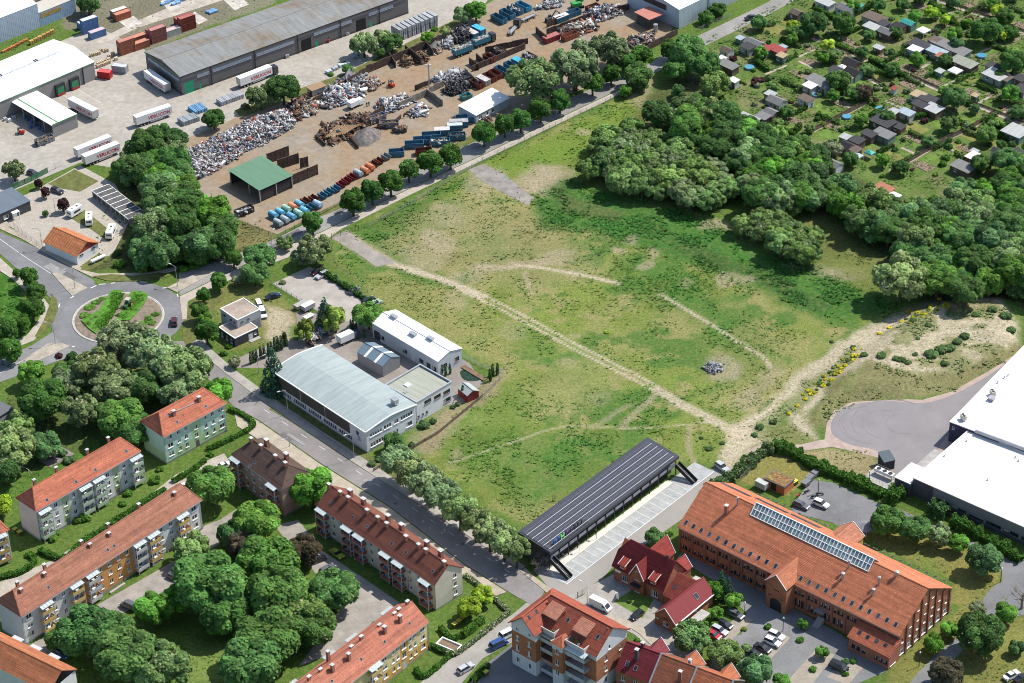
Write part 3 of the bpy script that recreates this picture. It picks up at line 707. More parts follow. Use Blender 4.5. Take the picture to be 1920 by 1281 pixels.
def put_window(root,x,y,z,rz,w,h,st='w',name='window',y_sink=0):
 f,pn=window_mesh(w,h,st)
 o=put(name,f,root,(x,y,z),rz)
 put('pane',pn[(int(abs(x*7.3)+abs(z*3.1)+abs(y*5.7))*7)%5%3],o);return o
def wall_grid(mb,o,d,length,z0,z1,opens,mi,cuts=(),zcuts=(),rev=.14):
 """Wall with real openings. o: start, d: direction (unit, 2d); outward is to the right of d."""
 us=sorted({0.,length,*[q for a in opens for q in a[:2]],*cuts});zs=sorted({z0,z1,*[q for a in opens for q in a[2:4]],*zcuts})
 us=[u for u in us if-1e-6<=u<=length+1e-6];zs=[z for z in zs if z0-1e-6<=z<=z1+1e-6]
 n=(d[1],-d[0])
 P=lambda u,z,k=0.:(o[0]+d[0]*u-n[0]*k,o[1]+d[1]*u-n[1]*k,z)
 for i in range(len(us)-1):
  for j in range(len(zs)-1):
   a,b,c,e=us[i],us[i+1],zs[j],zs[j+1];um,zm=(a+b)/2,(c+e)/2
   if b-a<1e-5 or e-c<1e-5 or any(q[0]<um<q[1]and q[2]<zm<q[3]for q in opens):continue
   mb.face([P(a,c),P(b,c),P(b,e),P(a,e)],mi(um,zm),[(a,c),(b,c),(b,e),(a,e)])
 for a,b,c,e in opens:
  m=mi((a+b)/2,(c+e)/2)
  for q in(((a,c),(b,c)),((b,c),(b,e)),((b,e),(a,e)),((a,e),(a,c))):
   mb.face([P(*q[0]),P(*q[0],rev),P(*q[1],rev),P(*q[1])],m)
  mb.face([P(a,c,rev),P(b,c,rev),P(b,e,rev),P(a,e,rev)],m)
def slope(mb,e0,e1,r0,r1,course=.36,step=.06,th=.14,mi=0,under=0):
 """Roof plane between an eave line and a ridge line laid in real tile courses."""
 e0,e1,r0,r1=map(Vector,(e0,e1,r0,r1))
 em,rm=(e0+e1)/2,(r0+r1)/2
 H=(rm-em).length;n=max(1,int(H/course))
 ax=(e1-e0).normalized();up=((r0+r1)/2-em);up=(up-ax*up.dot(ax));Ls=up.length;up.normalize();nr=ax.cross(up)
 uvf=lambda q:((q-e0).dot(ax),(q-e0).dot(up))
 for i in range(n):
  a,b=i/n,(i+1)/n
  p0,p1=e0.lerp(r0,a),e1.lerp(r1,a);q0,q1=e0.lerp(r0,b),e1.lerp(r1,b)
  p0u,p1u=p0+nr*step,p1+nr*step
  f=[p0u,p1u,q1,q0]
  if(q1-q0).length<.02:f=[p0u,p1u,q1]
  mb.face(f,mi,[uvf(q)for q in f])
  if step:mb.face([p0,p1,p1u,p0u],mi,[uvf(q)for q in(p0,p1,p1,p0)])
 dn=nr*th
 E=[e0,e1,r1,r0]
 for i in range(4):
  a,b=E[i],E[(i+1)%4]
  if(b-a).length>.02:mb.face([a-dn,b-dn,b,a],under,None)
 f=[r0-dn,r1-dn,e1-dn,e0-dn]
 if(r1-r0).length<.02:f=f[1:]
 mb.face(f,under)
FACE={'f':0,'r':1,'b':2,'l':3}
class Bld:
 def __init__(s,name,label,A,B,C=None,side='r',ze=9.,ox=.3,oy=.5,D=None,cat='building',group=None,z0=0.):
  a,b=g(A[0],A[1],ze),g(B[0],B[1],ze)
  s.rz=ang(a,b);s.L=(b-a).to_2d().length;s.o=a.to_2d()
  s.dx=Vector((math.cos(s.rz),math.sin(s.rz)));s.dy=Vector((-s.dx.y,s.dx.x))
  if D is None:
   c=g(C[0],C[1],ze);D=(c.to_2d()-s.o).dot(s.dy)
  s.D=D;s.ze=ze;s.z0=z0;s.ox,s.oy=ox,oy
  s.x0,s.x1,s.y0,s.y1=ox,s.L-ox,oy,D-oy
  s.root=thing(name,label,cat,(a.x,a.y,0),s.rz,group)
  s.open={'f':[],'r':[],'b':[],'l':[]}
 def loc(s,px,py,z):
  q=g(px,py,z).to_2d()-s.o
  return q.dot(s.dx),q.dot(s.dy)
 def w2(s,x,y,z=0.):
  q=s.o+s.dx*x+s.dy*y;return Vector((q.x,q.y,z))
 def ray(s,px,py,p0,n):
  a=g(px,py,0);c=Vector((0,0,CAM_H))
  f=lambda v:Vector(((v.to_2d()-s.o).dot(s.dx),(v.to_2d()-s.o).dot(s.dy),v.z))
  a,c=f(a),f(c);d=a-c;n=Vector(n);k=(Vector(p0)-c).dot(n)/d.dot(n)
  return c+d*k
 def geo(s,fc):
  return{'f':((s.x0,s.y0),(1,0),s.x1-s.x0),'r':((s.x1,s.y0),(0,1),s.y1-s.y0),'b':((s.x1,s.y1),(-1,0),s.x1-s.x0),'l':((s.x0,s.y1),(0,-1),s.y1-s.y0)}[fc]
 def on(s,fc,px,py):
  o,d,_=s.geo(fc);q=s.ray(px,py,(o[0],o[1],0),(d[1],-d[0],0))
  return(q.x-o[0])*d[0]+(q.y-o[1])*d[1],q.z
 def win(s,fc,u,z,w,h,st='w',name='window',sink=True):
  o,d,Lf=s.geo(fc)
  if u-w/2<.05 or u+w/2>Lf-.05:return None
  if sink:s.open[fc].append((u-w/2,u+w/2,z,z+h))
  return put_window(s.root,o[0]+d[0]*u,o[1]+d[1]*u,z,FACE[fc]*math.pi/2,w,h,st,name)
 def wins(s,fc,us,zs,w,h,st='w'):
  for u in us:
   for z in zs:s.win(fc,u,z,w,h,st)
 def upx(s,fc,pts):return[s.on(fc,*q)[0]for q in pts]
 def door(s,fc,u,w,h,col,z=.05,name='door'):
  o,d,_=s.geo(fc);mb=MB();mb.box(-w/2,w/2,.03,.12,0,h)
  for k in(.3,.62):mb.box(-w*.36,w*.36,.015,.035,h*k-.12*h,h*k+.12*h)
  s.open[fc].append((u-w/2,u+w/2,z,z+h))
  return part(s.root,name,mb,M_obj(),col,(o[0]+d[0]*u,o[1]+d[1]*u,z),FACE[fc]*math.pi/2)
 def walls(s,mats,mi=lambda f,u,z:0,gable=None,zr=None,ztop=None,zcuts=(),cuts={},faces='frbl',name='wall',col=None):
  mb=MB();zt=s.ze if ztop is None else ztop
  for fc in faces:
   o,d,Lf=s.geo(fc)
   wall_grid(mb,o,d,Lf,s.z0,zt,s.open[fc],lambda u,z,fc=fc:mi(fc,u,z),cuts.get(fc,()),zcuts)
  if gable:
   k=zt
   if gable=='x':
    ym=(s.y0+s.y1)/2
    for x,sg in((s.x0,-1),(s.x1,1)):
     f=[(x,s.y0,k),(x,s.y1,k),(x,ym,zr)];mb.face(f if sg>0 else f[::-1],mi('r' if sg>0 else 'l',1,zr))
   else:
    xm=(s.x0+s.x1)/2
    for y,sg in((s.y0,-1),(s.y1,1)):
     f=[(s.x1,y,k),(s.x0,y,k),(xm,y,zr)];mb.face(f if sg>0 else f[::-1],mi('f' if sg<0 else 'b',1,zr))
  s.wall=part(s.root,name,mb,mats,col);return s.wall
 def roof(s,kind,zr,col,inset=(0,0),m=None,course=.38,step=.065,name='roof',th=.14,ze=None,cap=True):
  """kind: 'x' ridge along x (hipped by inset), 'y' ridge along y, 'px'/'py' mono pitch."""
  m=m or rooftile();L,D,ze=s.L,s.D,(s.ze if ze is None else ze);mb=MB();kw=dict(course=course,step=step,th=th)
  if kind=='x':
   i0,i1=inset;r0,r1=(i0,D/2,zr),(L-i1,D/2,zr)
   slope(mb,(0,0,ze),(L,0,ze),r0,r1,**kw);slope(mb,(L,D,ze),(0,D,ze),r1,r0,**kw)
   if i0:slope(mb,(0,D,ze),(0,0,ze),r0,r0,**kw)
   if i1:slope(mb,(L,0,ze),(L,D,ze),r1,r1,**kw)
   lines=[(r0,r1)]+([(r0,(0,0,ze)),(r0,(0,D,ze))]if i0 else[])+([(r1,(L,0,ze)),(r1,(L,D,ze))]if i1 else[])
  elif kind=='y':
   r0,r1=(L/2,0,zr),(L/2,D,zr)
   slope(mb,(0,D,ze),(0,0,ze),r1,r0,**kw);slope(mb,(L,0,ze),(L,D,ze),r0,r1,**kw);lines=[(r0,r1)]
  elif kind=='px':slope(mb,(0,0,ze),(L,0,ze),(0,D,zr),(L,D,zr),**kw);lines=[]
  elif kind=='py':slope(mb,(0,D,ze),(0,0,ze),(L,D,zr),(L,0,zr),**kw);lines=[]
  s.rk=(kind,zr,inset)
  s.rf=part(s.root,name,mb,m,col)
  if lines and cap:
   cb=MB()
   for a,b in lines:cb.beam(Vector(a)+Vector((0,0,.03)),Vector(b)+Vector((0,0,.03)),.26,.14)
   o=put('ridge_cap',cb.mesh('ridge_cap',[m]),s.rf,col=tuple(q*1.0 for q in col))
  return s.rf
 def plane(s,fc,zr=None,ze=None):
  zr=s.rk[1]if zr is None else zr;ze=s.ze if ze is None else ze;h=zr-ze
  if fc in 'fb':
   r=s.D/2 if s.rk[0]=='x' else s.D
   t=math.atan2(h,r);n=(0,-math.sin(t),math.cos(t))if fc=='f' else(0,math.sin(t),math.cos(t))
   return(0,0 if fc=='f' else s.D,ze),n,t
  r=s.L/2;t=math.atan2(h,r);n=(math.sin(t),0,math.cos(t))if fc=='r' else(-math.sin(t),0,math.cos(t))
  return(s.L if fc=='r' else 0,0,ze),n,t
 def on_roof(s,fc,px,py):
  p0,n,t=s.plane(fc);return s.ray(px,py,p0,n)
 def rwin(s,fc,px,py,w=.8,h=1.1,open_=False):
  p0,n,t=s.plane(fc);q=s.ray(px,py,p0,n)
  mb=MB();f=.07
  for a in((-w/2,w/2,-h/2,-h/2+f),(-w/2,w/2,h/2-f,h/2),(-w/2,-w/2+f,-h/2+f,h/2-f),(w/2-f,w/2,-h/2+f,h/2-f)):
   mb.box(*a,0,.13)
  k='rw%.1f%.1f'%(w,h)
  if k not in _wm:
   pb=MB();pb.box(-w/2+f,w/2-f,-h/2+f,h/2-f,.02,.09)
   _wm[k]=(mb.mesh('roof_window',[mat('grey frame',(.28,.28,.28),.5)]),pb.mesh('pane',[glass()]))
  rz=FACE[fc]*math.pi/2
  o=put('roof_window',_wm[k][0],s.rf,q,rot=(t,0,rz))
  return o
 def rwpane(s,o,k):put('pane',_wm[k][1],o)
 def chimney(s,x,y,z0,z1,w=.75,d=.6,col=(.30,.12,.08),cap=True,parent=None):
  mb=MB();mb.box(-w/2,w/2,-d/2,d/2,0,z1-z0,0)
  o=put('chimney',mb.mesh('chimney',[brickmat()]),parent or s.rf,(x,y,z0),col=col)
  if cap:
   c=MB();c.box(-w/2-.1,w/2+.1,-d/2-.1,d/2+.1,z1-z0+.002,z1-z0+.14)
   c.box(-w*.25,w*.25,-d*.2,d*.2,z1-z0+.14,z1-z0+.2)
   put('chimney_cap',c.mesh('chimney_cap',[M_conc()]),o)if False else _cap(c,o)
  return o
 def roofbox(s,x,y,z,w=.3,d=.3,h=.4,m=None,name='vent'):
  mb=MB();mb.tube((0,0,-.3),(0,0,h),w/2,w/2,8);mb.tube((0,0,h),(0,0,h+.1),w*.75,w*.5,8)
  return part(s.root,name,mb,m or M_steel(),None,(x,y,z))
def _cap(c,o):
 me=o.data;v0=len(me.vertices)
 mb=MB();mb.v=[tuple(q.co)for q in me.vertices];mb.f=[tuple(f.vertices)for f in me.polygons]
 uvl=me.uv_layers[0].data;mb.uv=[[tuple(uvl[i].uv)for i in f.loop_indices]for f in me.polygons];mb.m=[0]*len(mb.f)
 mb.f+=[tuple(i+v0 for i in f)for f in c.f];mb.v+=c.v;mb.uv+=c.uv;mb.m+=[1]*len(c.f)
 o.data=mb.mesh('chimney',[brickmat(),mat('pale chimney cover',(.5,.5,.48),.8)])
def balcony_tower(b,fc,u0,u1,dep,zs,top,pcol,wall=(.42,.43,.43),canopy=True,side_open=True,rail=1.0):
 """Stack of balconies standing before a wall: slabs, posts, coloured parapets and a glazed cover."""
 o,d,_=b.geo(fc);w=u1-u0
 rz=FACE[fc]*math.pi/2;um=(u0+u1)/2
 loc=(o[0]+d[0]*um,o[1]+d[1]*um,0)
 mb=MB();hw=w/2
 for z in zs:mb.box(-hw,hw,-dep,0,z-.16,z)
 for sx in(-1,1):
  mb.box(sx*hw-.07,sx*hw+.07,-dep-.02,-dep+.12,0,top)
 t=part(b.root,'balcony',mb,M_obj(),wall,loc,rz)
 pm=MB();pm.box(-hw+.08,hw-.08,-dep-.03,-dep+.03,.12,rail)
 pm2=MB();pm2.box(-.03,.03,-dep+.14,-.02,.12,rail)
 a=pm.mesh('parapet',[M_obj()]);c=pm2.mesh('parapet',[M_obj()])
 for i,z in enumerate(zs):
  for me,x in((a,0),(c,-hw),(c,hw)):
   q=put('parapet',me,t,(x,0,z),col=pcol[i%len(pcol)]if isinstance(pcol,list)else pcol)
  rng=random.Random(int(um*100+z*7))
  for k in range(2):
   cb=MB();x=rng.uniform(-hw+.4,hw-.4);cb.box(x-.25,x+.25,-dep+.25,-dep+.65,0,rng.uniform(.5,1.15))
   q=put('balcony_furniture',cb.mesh('balcony_furniture',[M_obj()]),t,(0,0,z),col=rng.choice([(.5,.5,.5),(.05,.12,.03),(.35,.08,.05),(.1,.15,.35),(.3,.2,.12)]))
 if canopy:
  cm=MB();cm.face([(-hw-.15,-dep-.2,top),(hw+.15,-dep-.2,top),(hw+.15,.0,top+.45),(-hw-.15,.0,top+.45)])
  cm.face([(-hw-.15,-dep-.2,top-.05),(-hw-.15,.0,top+.40),(hw+.15,.0,top+.40),(hw+.15,-dep-.2,top-.05)])
  for i in range(5):
   x=-hw-.12+(w+.24)*i/4;cm.beam((x,-dep-.2,top+.03),(x,0,top+.48),.07,.06)
  cm.beam((-hw-.15,-dep-.2,top),(hw+.15,-dep-.2,top),.08,.1)
  q=put('canopy',cm.mesh('canopy',[mat('frosted canopy glass',(.42,.47,.46),.35,var=.1)]),t)
  # dark opening and door behind each balcony
 for z in zs:b.win(fc,um,z+.02,min(1.9,w-.6),2.05,'w','balcony_door')
 return t
def tl(c,r,x,y):return(480.*c+x/4.,320.*r+y/4.)
def zm(x0,y0,sc_,pts):return[(x0+a/sc_,y0+b/sc_)for a,b in pts]
# ------------------------------------------------------------------ apartment houses in the south-west
RED=(.46,.15,.085);SAL=(.44,.16,.10);BRN=(.105,.066,.05);DRED=(.20,.07,.045);BRR=(.34,.145,.09)
def sky_lights(b,fc,pts,w=.75,h=.9):
 for q in pts:b.rwpane(b.rwin(fc,*q,w,h),'rw%.1f%.1f'%(w,h))
def downpipes(b,us,fc='f',ztop=None):
 o,d,_=b.geo(fc);mb=MB()
 for u in us:mb.tube((o[0]+d[0]*u+d[1]*.1,o[1]+d[1]*u-d[0]*.1,.1),(o[0]+d[0]*u+d[1]*.1,o[1]+d[1]*u-d[0]*.1,(ztop or b.ze)-.15),.06,n=6)
 mb.tube((-.0,-.06,b.ze-.12),(b.L,-.06,b.ze-.12),.08,n=6)
 part(b.root,'gutter',mb,M_steel())
def antenna(b,x,y,z,h=1.6):
 mb=MB();mb.tube((0,0,0),(0,0,h),.04,n=6);mb.tube((-.5,0,h-.1),(.5,0,h-.1),.025,n=5);mb.tube((-.35,0,h-.4),(.35,0,h-.4),.025,n=5)
 q=put('antenna',mb.mesh('antenna',[M_dark()]),b.rf,(x,y,z))
 # pale green block by the street
b=Bld('apartment_house','pale green three storey apartment house with red hipped roof beside the street',(306.3,820.5),(425,756.3),(270,785),'l',9.5,.35,.55)
V=[(1283,800),(1347,762),(1400,733),(1547,648),(1600,617)]
us=b.upx('f',[tl(0,2,*q)for q in V]);zs=(1.9,4.65,7.4)
b.wins('f',us[:1],zs,1.7,1.35);b.wins('f',us[1:],zs,1.15,1.35)
b.wins('f',b.upx('f',[tl(0,2,1662,582)]),zs,1.7,1.35)
us_=b.on('f',*tl(0,2,1474,690))[0];b.wins('f',[us_],(3.4,6.1),1.15,1.35);b.door('f',us_,1.3,2.3,(.12,.1,.08))
G1,G2=(.40,.56,.47),(.36,.49,.27)
b.walls([plaster(G1),plaster(G2),plaster((.20,.20,.19))],lambda f,u,z:2 if z<.55 else(1 if z<3.55 and not(f=='f' and u<us[1]-1.5)else(1 if f=='f' and abs(u-us_)<1.7 and z<8.4 else 0)),zcuts=(.55,3.55,8.4),cuts={'f':(us_-1.7,us_+1.7,us[1]-1.5)})
b.roof('x',13.6,RED,(3.2,3.2));downpipes(b,(.15,b.L-.9))
mb=MB();mb.box(-1.6,1.6,-.12,0,2.6,8.4);part(b.root,'stair_bay',MB().box(us_-1.75+.35,us_+1.75+.35,.42,.545,8.4,8.55),plaster((.5,.55,.36)))
for q in((1495,450),(1305,555)):
 l=b.on_roof('f',*tl(0,2,*q));b.chimney(l.x,l.y,l.z-.4,l.z+1.5,.8,.7)
l1=b.on_roof('f',*tl(0,2,1320,530));l2=b.on_roof('f',*tl(0,2,1480,458))
part(b.root,'roof_walkway',MB().beam(l1+Vector((0,0,.2)),l2+Vector((0,0,.2)),.3,.05),M_steel())
sky_lights(b,'f',[tl(0,2,*q)for q in((1265,550),(1328,605),(1543,488))]);l=b.on_roof('f',*tl(0,2,1380,570));antenna(b,l.x,l.y,l.z-.1,1.3)
# white and green block with balconies
b=Bld('apartment_house','white apartment house with light green balconies and red roof in front of the playground lawn',(67.5,960),(264,846),(24,936),'l',10.2,.35,.55)
zs=(2.0,4.8,7.6)
T=[b.loc(*q,8.8)[0]for q in(tl(0,3,360,20),tl(0,2,645,1110),tl(0,2,745,1050),tl(0,2,1010,880))]
for t in T:balcony_tower(b,'f',t-b.ox-1.75,t-b.ox+1.75,1.6,(1.2,4.0,6.8),9.3,(.40,.50,.36))
st=[b.on('f',*tl(0,2,497,1243))[0],b.on('f',*tl(0,2,872,1010))[0]]
for s_ in st:b.wins('f',[s_],(3.4,6.2),1.1,1.35);b.door('f',s_,1.3,2.2,(.25,.22,.2))
b.wins('f',[b.on('f',*tl(0,2,*q))[0]for q in((422,1250),(553,1170),(808,1015),(930,935))],zs,1.1,1.35)
b.walls([plaster((.60,.60,.60)),plaster((.42,.50,.30)),plaster((.25,.25,.25)),plaster((.56,.47,.43))],lambda f,u,z:2 if z<.6 else(3 if f=='l' else(1 if f=='f' and min(abs(u-q)for q in st)<1.2 else 0)),zcuts=(.6,),cuts={'f':[q+k for q in st for k in(-1.2,1.2)]})
b.roof('x',14.3,RED,(3.0,3.0));downpipes(b,(.15,b.L*.5,b.L-.9))
for q in((800,740),(648,835),(420,970),(262,1068)):
 x=b.loc(*tl(0,2,*q),14)[0];b.chimney(x,b.D/2+1.2,13,15.2,.7,.6)
sky_lights(b,'f',[tl(0,2,*q)for q in((947,825),(570,1055),(352,1190),(715,965))]);l=b.on_roof('f',*tl(0,2,680,970));antenna(b,l.x,l.y,l.z-.1,1.3)
# long white and orange block
b=Bld('apartment_house','long white and orange apartment house with yellow balconies and worn red roof',(40,1158),(379,937.5),(-1,1121),'l',9.6,.35,.55)
t3=lambda x,y:tl(0,3,x,y)
cols=[((.55,.36,.10)),((.55,.36,.10)),((.45,.45,.45)),((.47,.47,.47)),((.55,.36,.10)),((.55,.36,.10))]
for q,c in zip(((340,700),(578,560),(693,480),(1050,250),(1158,185),(1380,45)),cols):
 t=b.loc(*t3(*q),8.6)[0];balcony_tower(b,'f',t-b.ox-1.75,t-b.ox+1.75,1.6,(1.1,3.9,6.7),9.0,c)
zs=(1.8,4.6,7.3)
b.wins('f',b.upx('f',[t3(*q)for q in((230,860),(1463,60))]),zs,1.7,1.35)
b.wins('f',b.upx('f',[t3(*q)for q in((420,730),(488,680),(760,510),(830,465),(897,420),(963,380),(1218,208),(1290,168))]),zs,1.1,1.35)
u0,u1=b.on('f',*t3(628,690))[0],b.on('f',*t3(1012,420))[0]
b.walls([plaster((.58,.58,.57)),plaster((.52,.25,.085)),plaster((.25,.25,.25)),plaster((.50,.49,.50))],lambda f,u,z:2 if z<.6 else(3 if f=='l' else(1 if f=='f' and u0<u<u1 else 0)),zcuts=(.6,),cuts={'f':(u0,u1)})
b.roof('x',14.1,BRR,(2.4,2.6));downpipes(b,(.15,u0-.2,u1+.2,b.L-.9))
for q in((115,530),(318,400),(598,225),(797,95),(1050,-40)):
 x=b.loc(*t3(*q),14.6)[0];b.chimney(x,b.D/2+.6,13.3,15.3,.75,.65)
for q in((160,600),(335,480),(677,262),(820,180),(1310-0,-125)):
 l=b.on_roof('f',*t3(*q));b.chimney(l.x,l.y,l.z-.4,l.z+1.0,.75,.65)
sky_lights(b,'f',[t3(*q)for q in((362,565),(808,285),(855,255))])
part(b.root,'bench_row',MB().box(u0+8,u0+13,-.9,-.3,.05,.45).box(u1+5,u1+9,-.9,-.3,.05,.4),M_conc())
# corner of the next block, cut by the picture edge
b=Bld('apartment_house','end of a red roofed apartment house with yellow balconies cut by the left edge',(-75,1035),(18,994),None,'r',9.4,.3,.5,D=10.5)
balcony_tower(b,'f',b.L-5.2,b.L-1.6,1.6,(1.1,3.9,6.7),9.0,(.55,.36,.10))
b.wins('f',[b.L-7.5],(1.8,4.6,7.3),1.1,1.35)
b.walls([plaster((.58,.58,.57))]);b.roof('x',13.8,RED,(3,3))
# roof at the lower left corner
b=Bld('apartment_house','bright orange tiled roof of a house in the lower left corner',(-60,1225),(92,1300),None,'l',9.2,.3,.5,D=10.0)
b.walls([plaster((.6,.6,.58))]);b.roof('x',12.6,(.42,.155,.07),(0,0))
mb=MB()
for x in(6,12,18):mb.box(x-1.6,x+1.6,b.D-.2,b.D+1.5,8.6,8.75)
part(b.root,'balcony_roof',mb,M_obj(),(.45,.47,.48))
# pink block with the brown roof
b=Bld('apartment_house','pink apartment house with dark brown hipped roof and brick chimneys by the main street',(433.3,852.3),(527,920.2),(577.7,881.2),'r',9.1,.35,.5)
zp=lambda pts:zm(420,800,6.405,pts)
t=[b.loc(*q,8.3)[0]for q in zp([(135,420),(575,735)])]
for q in t:balcony_tower(b,'f',q-b.ox-1.8,q-b.ox+1.8,1.6,(.9,3.7,6.5),8.7,(.33,.10,.07),(.5,.5,.5))
b.wins('f',b.upx('f',zp([(277,605),(358,668),(445,728)])),(1.5,4.3,7.0),1.1,1.35)
b.walls([plaster((.44,.27,.22)),plaster((.35,.20,.155)),plaster((.2,.18,.17))],lambda f,u,z:2 if z<.5 else(1 if z<3.5 else 0),zcuts=(.5,3.5))
b.roof('x',12.9,BRN,(3.2,3.4));downpipes(b,(.3,b.L-.9))
for q,dy in(((350,150),0),((440,250),0),((610,375),0),((765,440),0)):
 x=b.loc(*zp([q])[0],13)[0];b.chimney(x,b.D/2-.5,12.2,13.7,.95,.7)
for q in((497,185),(740,350)):
 x=b.loc(*zp([q])[0],13.5)[0];b.chimney(x,b.D/2+1.7,11.3,14.2,1.2,.9)
sky_lights(b,'f',zp([(370,432),(310,470)]))
# long cream block with the dark red roof
b=Bld('apartment_house','long cream apartment house with dark red gabled roof and red balconies by the main street',(593.3,947.8),(813.8,1098.8),(869.5,1064.5),'r',8.4,.25,.5)
zc=lambda pts:zm(580,890,6.405,pts)
t=[b.loc(*q,7.9)[0]for q in zc([(145,445),(445,660),(595,755),(905,975),(1060,1080)])+[tl(1,3,1257,535)]]
for q in t:balcony_tower(b,'f',q-b.ox-1.75,q-b.ox+1.75,1.6,(.5,3.2,5.9),8.0,(.30,.085,.06),(.48,.50,.50))
zs=(1.2,3.9,6.6)
b.wins('f',b.upx('f',zc([(290,640),(742,945),(1205,1170)])+[tl(1,3,1150,510)]),zs,1.2,1.35)
b.wins('f',[u for u in b.upx('f',zc([(375,600),(835,915)])+[tl(1,3,1215,490)])],(6.5,),1.2,1.3)
b.wins('r',[b.on('r',*tl(1,3,1495,552))[0]],(1.3,4.0,6.7),1.05,1.3)
b.walls([plaster((.58,.53,.42)),plaster((.52,.49,.42)),plaster((.25,.23,.21))],lambda f,u,z:2 if z<.4 else(1 if z<3.3 else 0),'x',12.1,zcuts=(.4,3.3))
b.roof('x',12.3,DRED);downpipes(b,(.3,12,24,35,b.L-.6))
for q in((260,125),(385,220),(480,285),(705,440),(835,525),(937,600),(1170,755)):
 x=b.loc(*zc([q])[0],12.4)[0];b.chimney(x,b.D/2-.55,11.5,13.1,.95,.7)
for q in((1215,260),(1275,295),(1415,385)):
 x=b.loc(*tl(1,3,*q),12.4)[0];b.chimney(x,b.D/2-.5,11.5,13.1,.9,.7)
for q in((478,210),(640,315),(933,515),(1098,620)):
 x=b.loc(*zc([q])[0],12.8)[0];b.chimney(x,b.D/2+1.5,10.6,13.4,1.2,.9)
for q in((1275,235),(1380,305)):
 x=b.loc(*tl(1,3,*q),12.8)[0];b.chimney(x,b.D/2+1.5,10.6,13.4,1.2,.9)
sky_lights(b,'f',zc([(265,330),(525,512),(697,622),(990,830),(1163,935)])+[tl(1,3,1325,445)])
# yellow block at the bottom
A_,B_=g(660.6,1278.8,9.05),g(804.4,1166.3,9.05);A2=B_+(A_-B_).normalized()*48;a2=project((A2.x,A2.y,9.05))
b=Bld('apartment_house','yellow and orange apartment house with salmon red roof and tall brick chimneys at the bottom',a2,(804.4,1166.3),(741.9,1135.8),'r',9.05,.25,.5)
zy=lambda pts:zm(520,1110,6.4,pts)
zs=(1.6,4.4,7.1)
b.wins('f',b.upx('f',zy([(1748,575),(1293,915)])),zs,1.6,1.35);b.wins('f',b.upx('f',zy([(1655,640),(1598,685),(1450,795),(1393,835)])),zs,1.0,1.35)
us_=b.on('f',*zy([(1523,740)])[0])[0];b.wins('f',[us_],(3.4,6.2),1.4,1.9);b.door('f',us_,1.5,2.3,(.4,.42,.43))
b.wins('f',[us_-20,us_-23,us_-26],zs,1.0,1.35)
t=b.loc(*zy([(1155,900)])[0],8.4)[0]-b.ox;balcony_tower(b,'f',t-1.9,t+1.9,1.6,(1.3,4.1,6.8),8.8,(.56,.38,.12),(.5,.5,.5))
b.walls([plaster((.62,.50,.26)),plaster((.56,.30,.07)),plaster((.25,.22,.2))],lambda f,u,z:2 if z<.5 else(1 if z<3.4 or(f=='f' and abs(u-us_)<1.5)else 0),'x',12.7,zcuts=(.5,3.4),cuts={'f':(us_-1.5,us_+1.5)})
b.roof('x',12.95,SAL);downpipes(b,(us_+9,b.L-.3))
for q in((1475,360),(1290,490),(860,815),(665,950)):
 l=b.on_roof('f',*zy([q])[0]);b.chimney(l.x,l.y,l.z-.4,l.z+2.0,.75,.75)
for q,h in(((1613,170),13.9),((1455,220),13.6),((1393,255),13.3),((1215,395),13.3),((1030,580),14),((870,650),13.3),((488,930),13.6),((380,1050),14)):
 x=b.loc(*zy([q])[0],13)[0];b.chimney(x,b.D/2+.15,12.2,h,.9,.6)
x=b.loc(*zy([(605,790)])[0],12)[0];b.chimney(x,b.D/2+2.6,10.8,14.2,.8,.7)
sky_lights(b,'f',zy([(1585,380),(1288,600),(1005,810),(655,1070)]),.7,.8)
mb=MB()
for q in((1320,225),(890,540),(610,740),(140,1080)):
 x=b.loc(*zy([q])[0],8.6)[0];mb.box(x-1.9,x+1.9,b.D-.1,b.D+1.6,8.3,8.45)
part(b.root,'balcony_roof',mb,M_obj(),(.36,.38,.36))
# ------------------------------------------------------------------ brick buildings and the corner house in the south
BRK=(.29,.105,.055);BRK2=(.34,.125,.06);ORR=(.53,.185,.092);CRIM=(.20,.026,.026)
def wall_band(mb,o,d,ln,z0,z1,opens,bands):
 wall_grid(mb,o,d,ln,z0,z1,opens,lambda u,z:next(i for zt,i in bands if z<zt),(),[q for q,_ in bands if z0<q<z1])
 # --- white and brick corner house
b=Bld('corner_house','four storey white and brick corner house with roof terraces and salmon tiled roof',(1000,1165),(1118.1,1229.4),(1177.8,1179.5),'r',13.3,.0,.0)
r=b.root
bands=[(4.4,0),(11.0,1),(99,0)]
b.x0,b.x1,b.y0,b.y1=-4.0,19.3,.4,11.9
def wset(o,d,spec,rz):
 L_=[]
 for u,z,w,h in spec:
  L_.append((u-w/2,u+w/2,z,z+h));put_window(r,o[0]+d[0]*u,o[1]+d[1]*u,z,rz,w,h)
 return L_
mb=MB();Z4=(1.3,5.2,8.3,11.5)
wall_band(mb,(-4,-3.5),(1,0),7.6,0,13.0,wset((-4,-3.5),(1,0),[(u,z,1.0,1.7 if z<11 else 1.1)for u in(1.8,5.6)for z in Z4],0),bands)
mb.face([(-4,-3.5,13.0),(3.6,-3.5,13.0),(0,-3.5,16.9)],0)
wall_band(mb,(-4,11.9),(0,-1),15.4,0,13.2,[],bands)
wall_band(mb,(3.6,-3.5),(0,1),3.9,0,13.0,[],bands)
op=[(u-1,u+1,z,z+2.1)for u in(2.2,)for z in(1.2,4.5,7.8,10.9)]
wall_band(mb,(3.6,.4),(1,0),4.5,0,13.2,[(1.2,3.2,z,z+2.1)for z in(1.2,4.5,7.8,10.9)],bands)
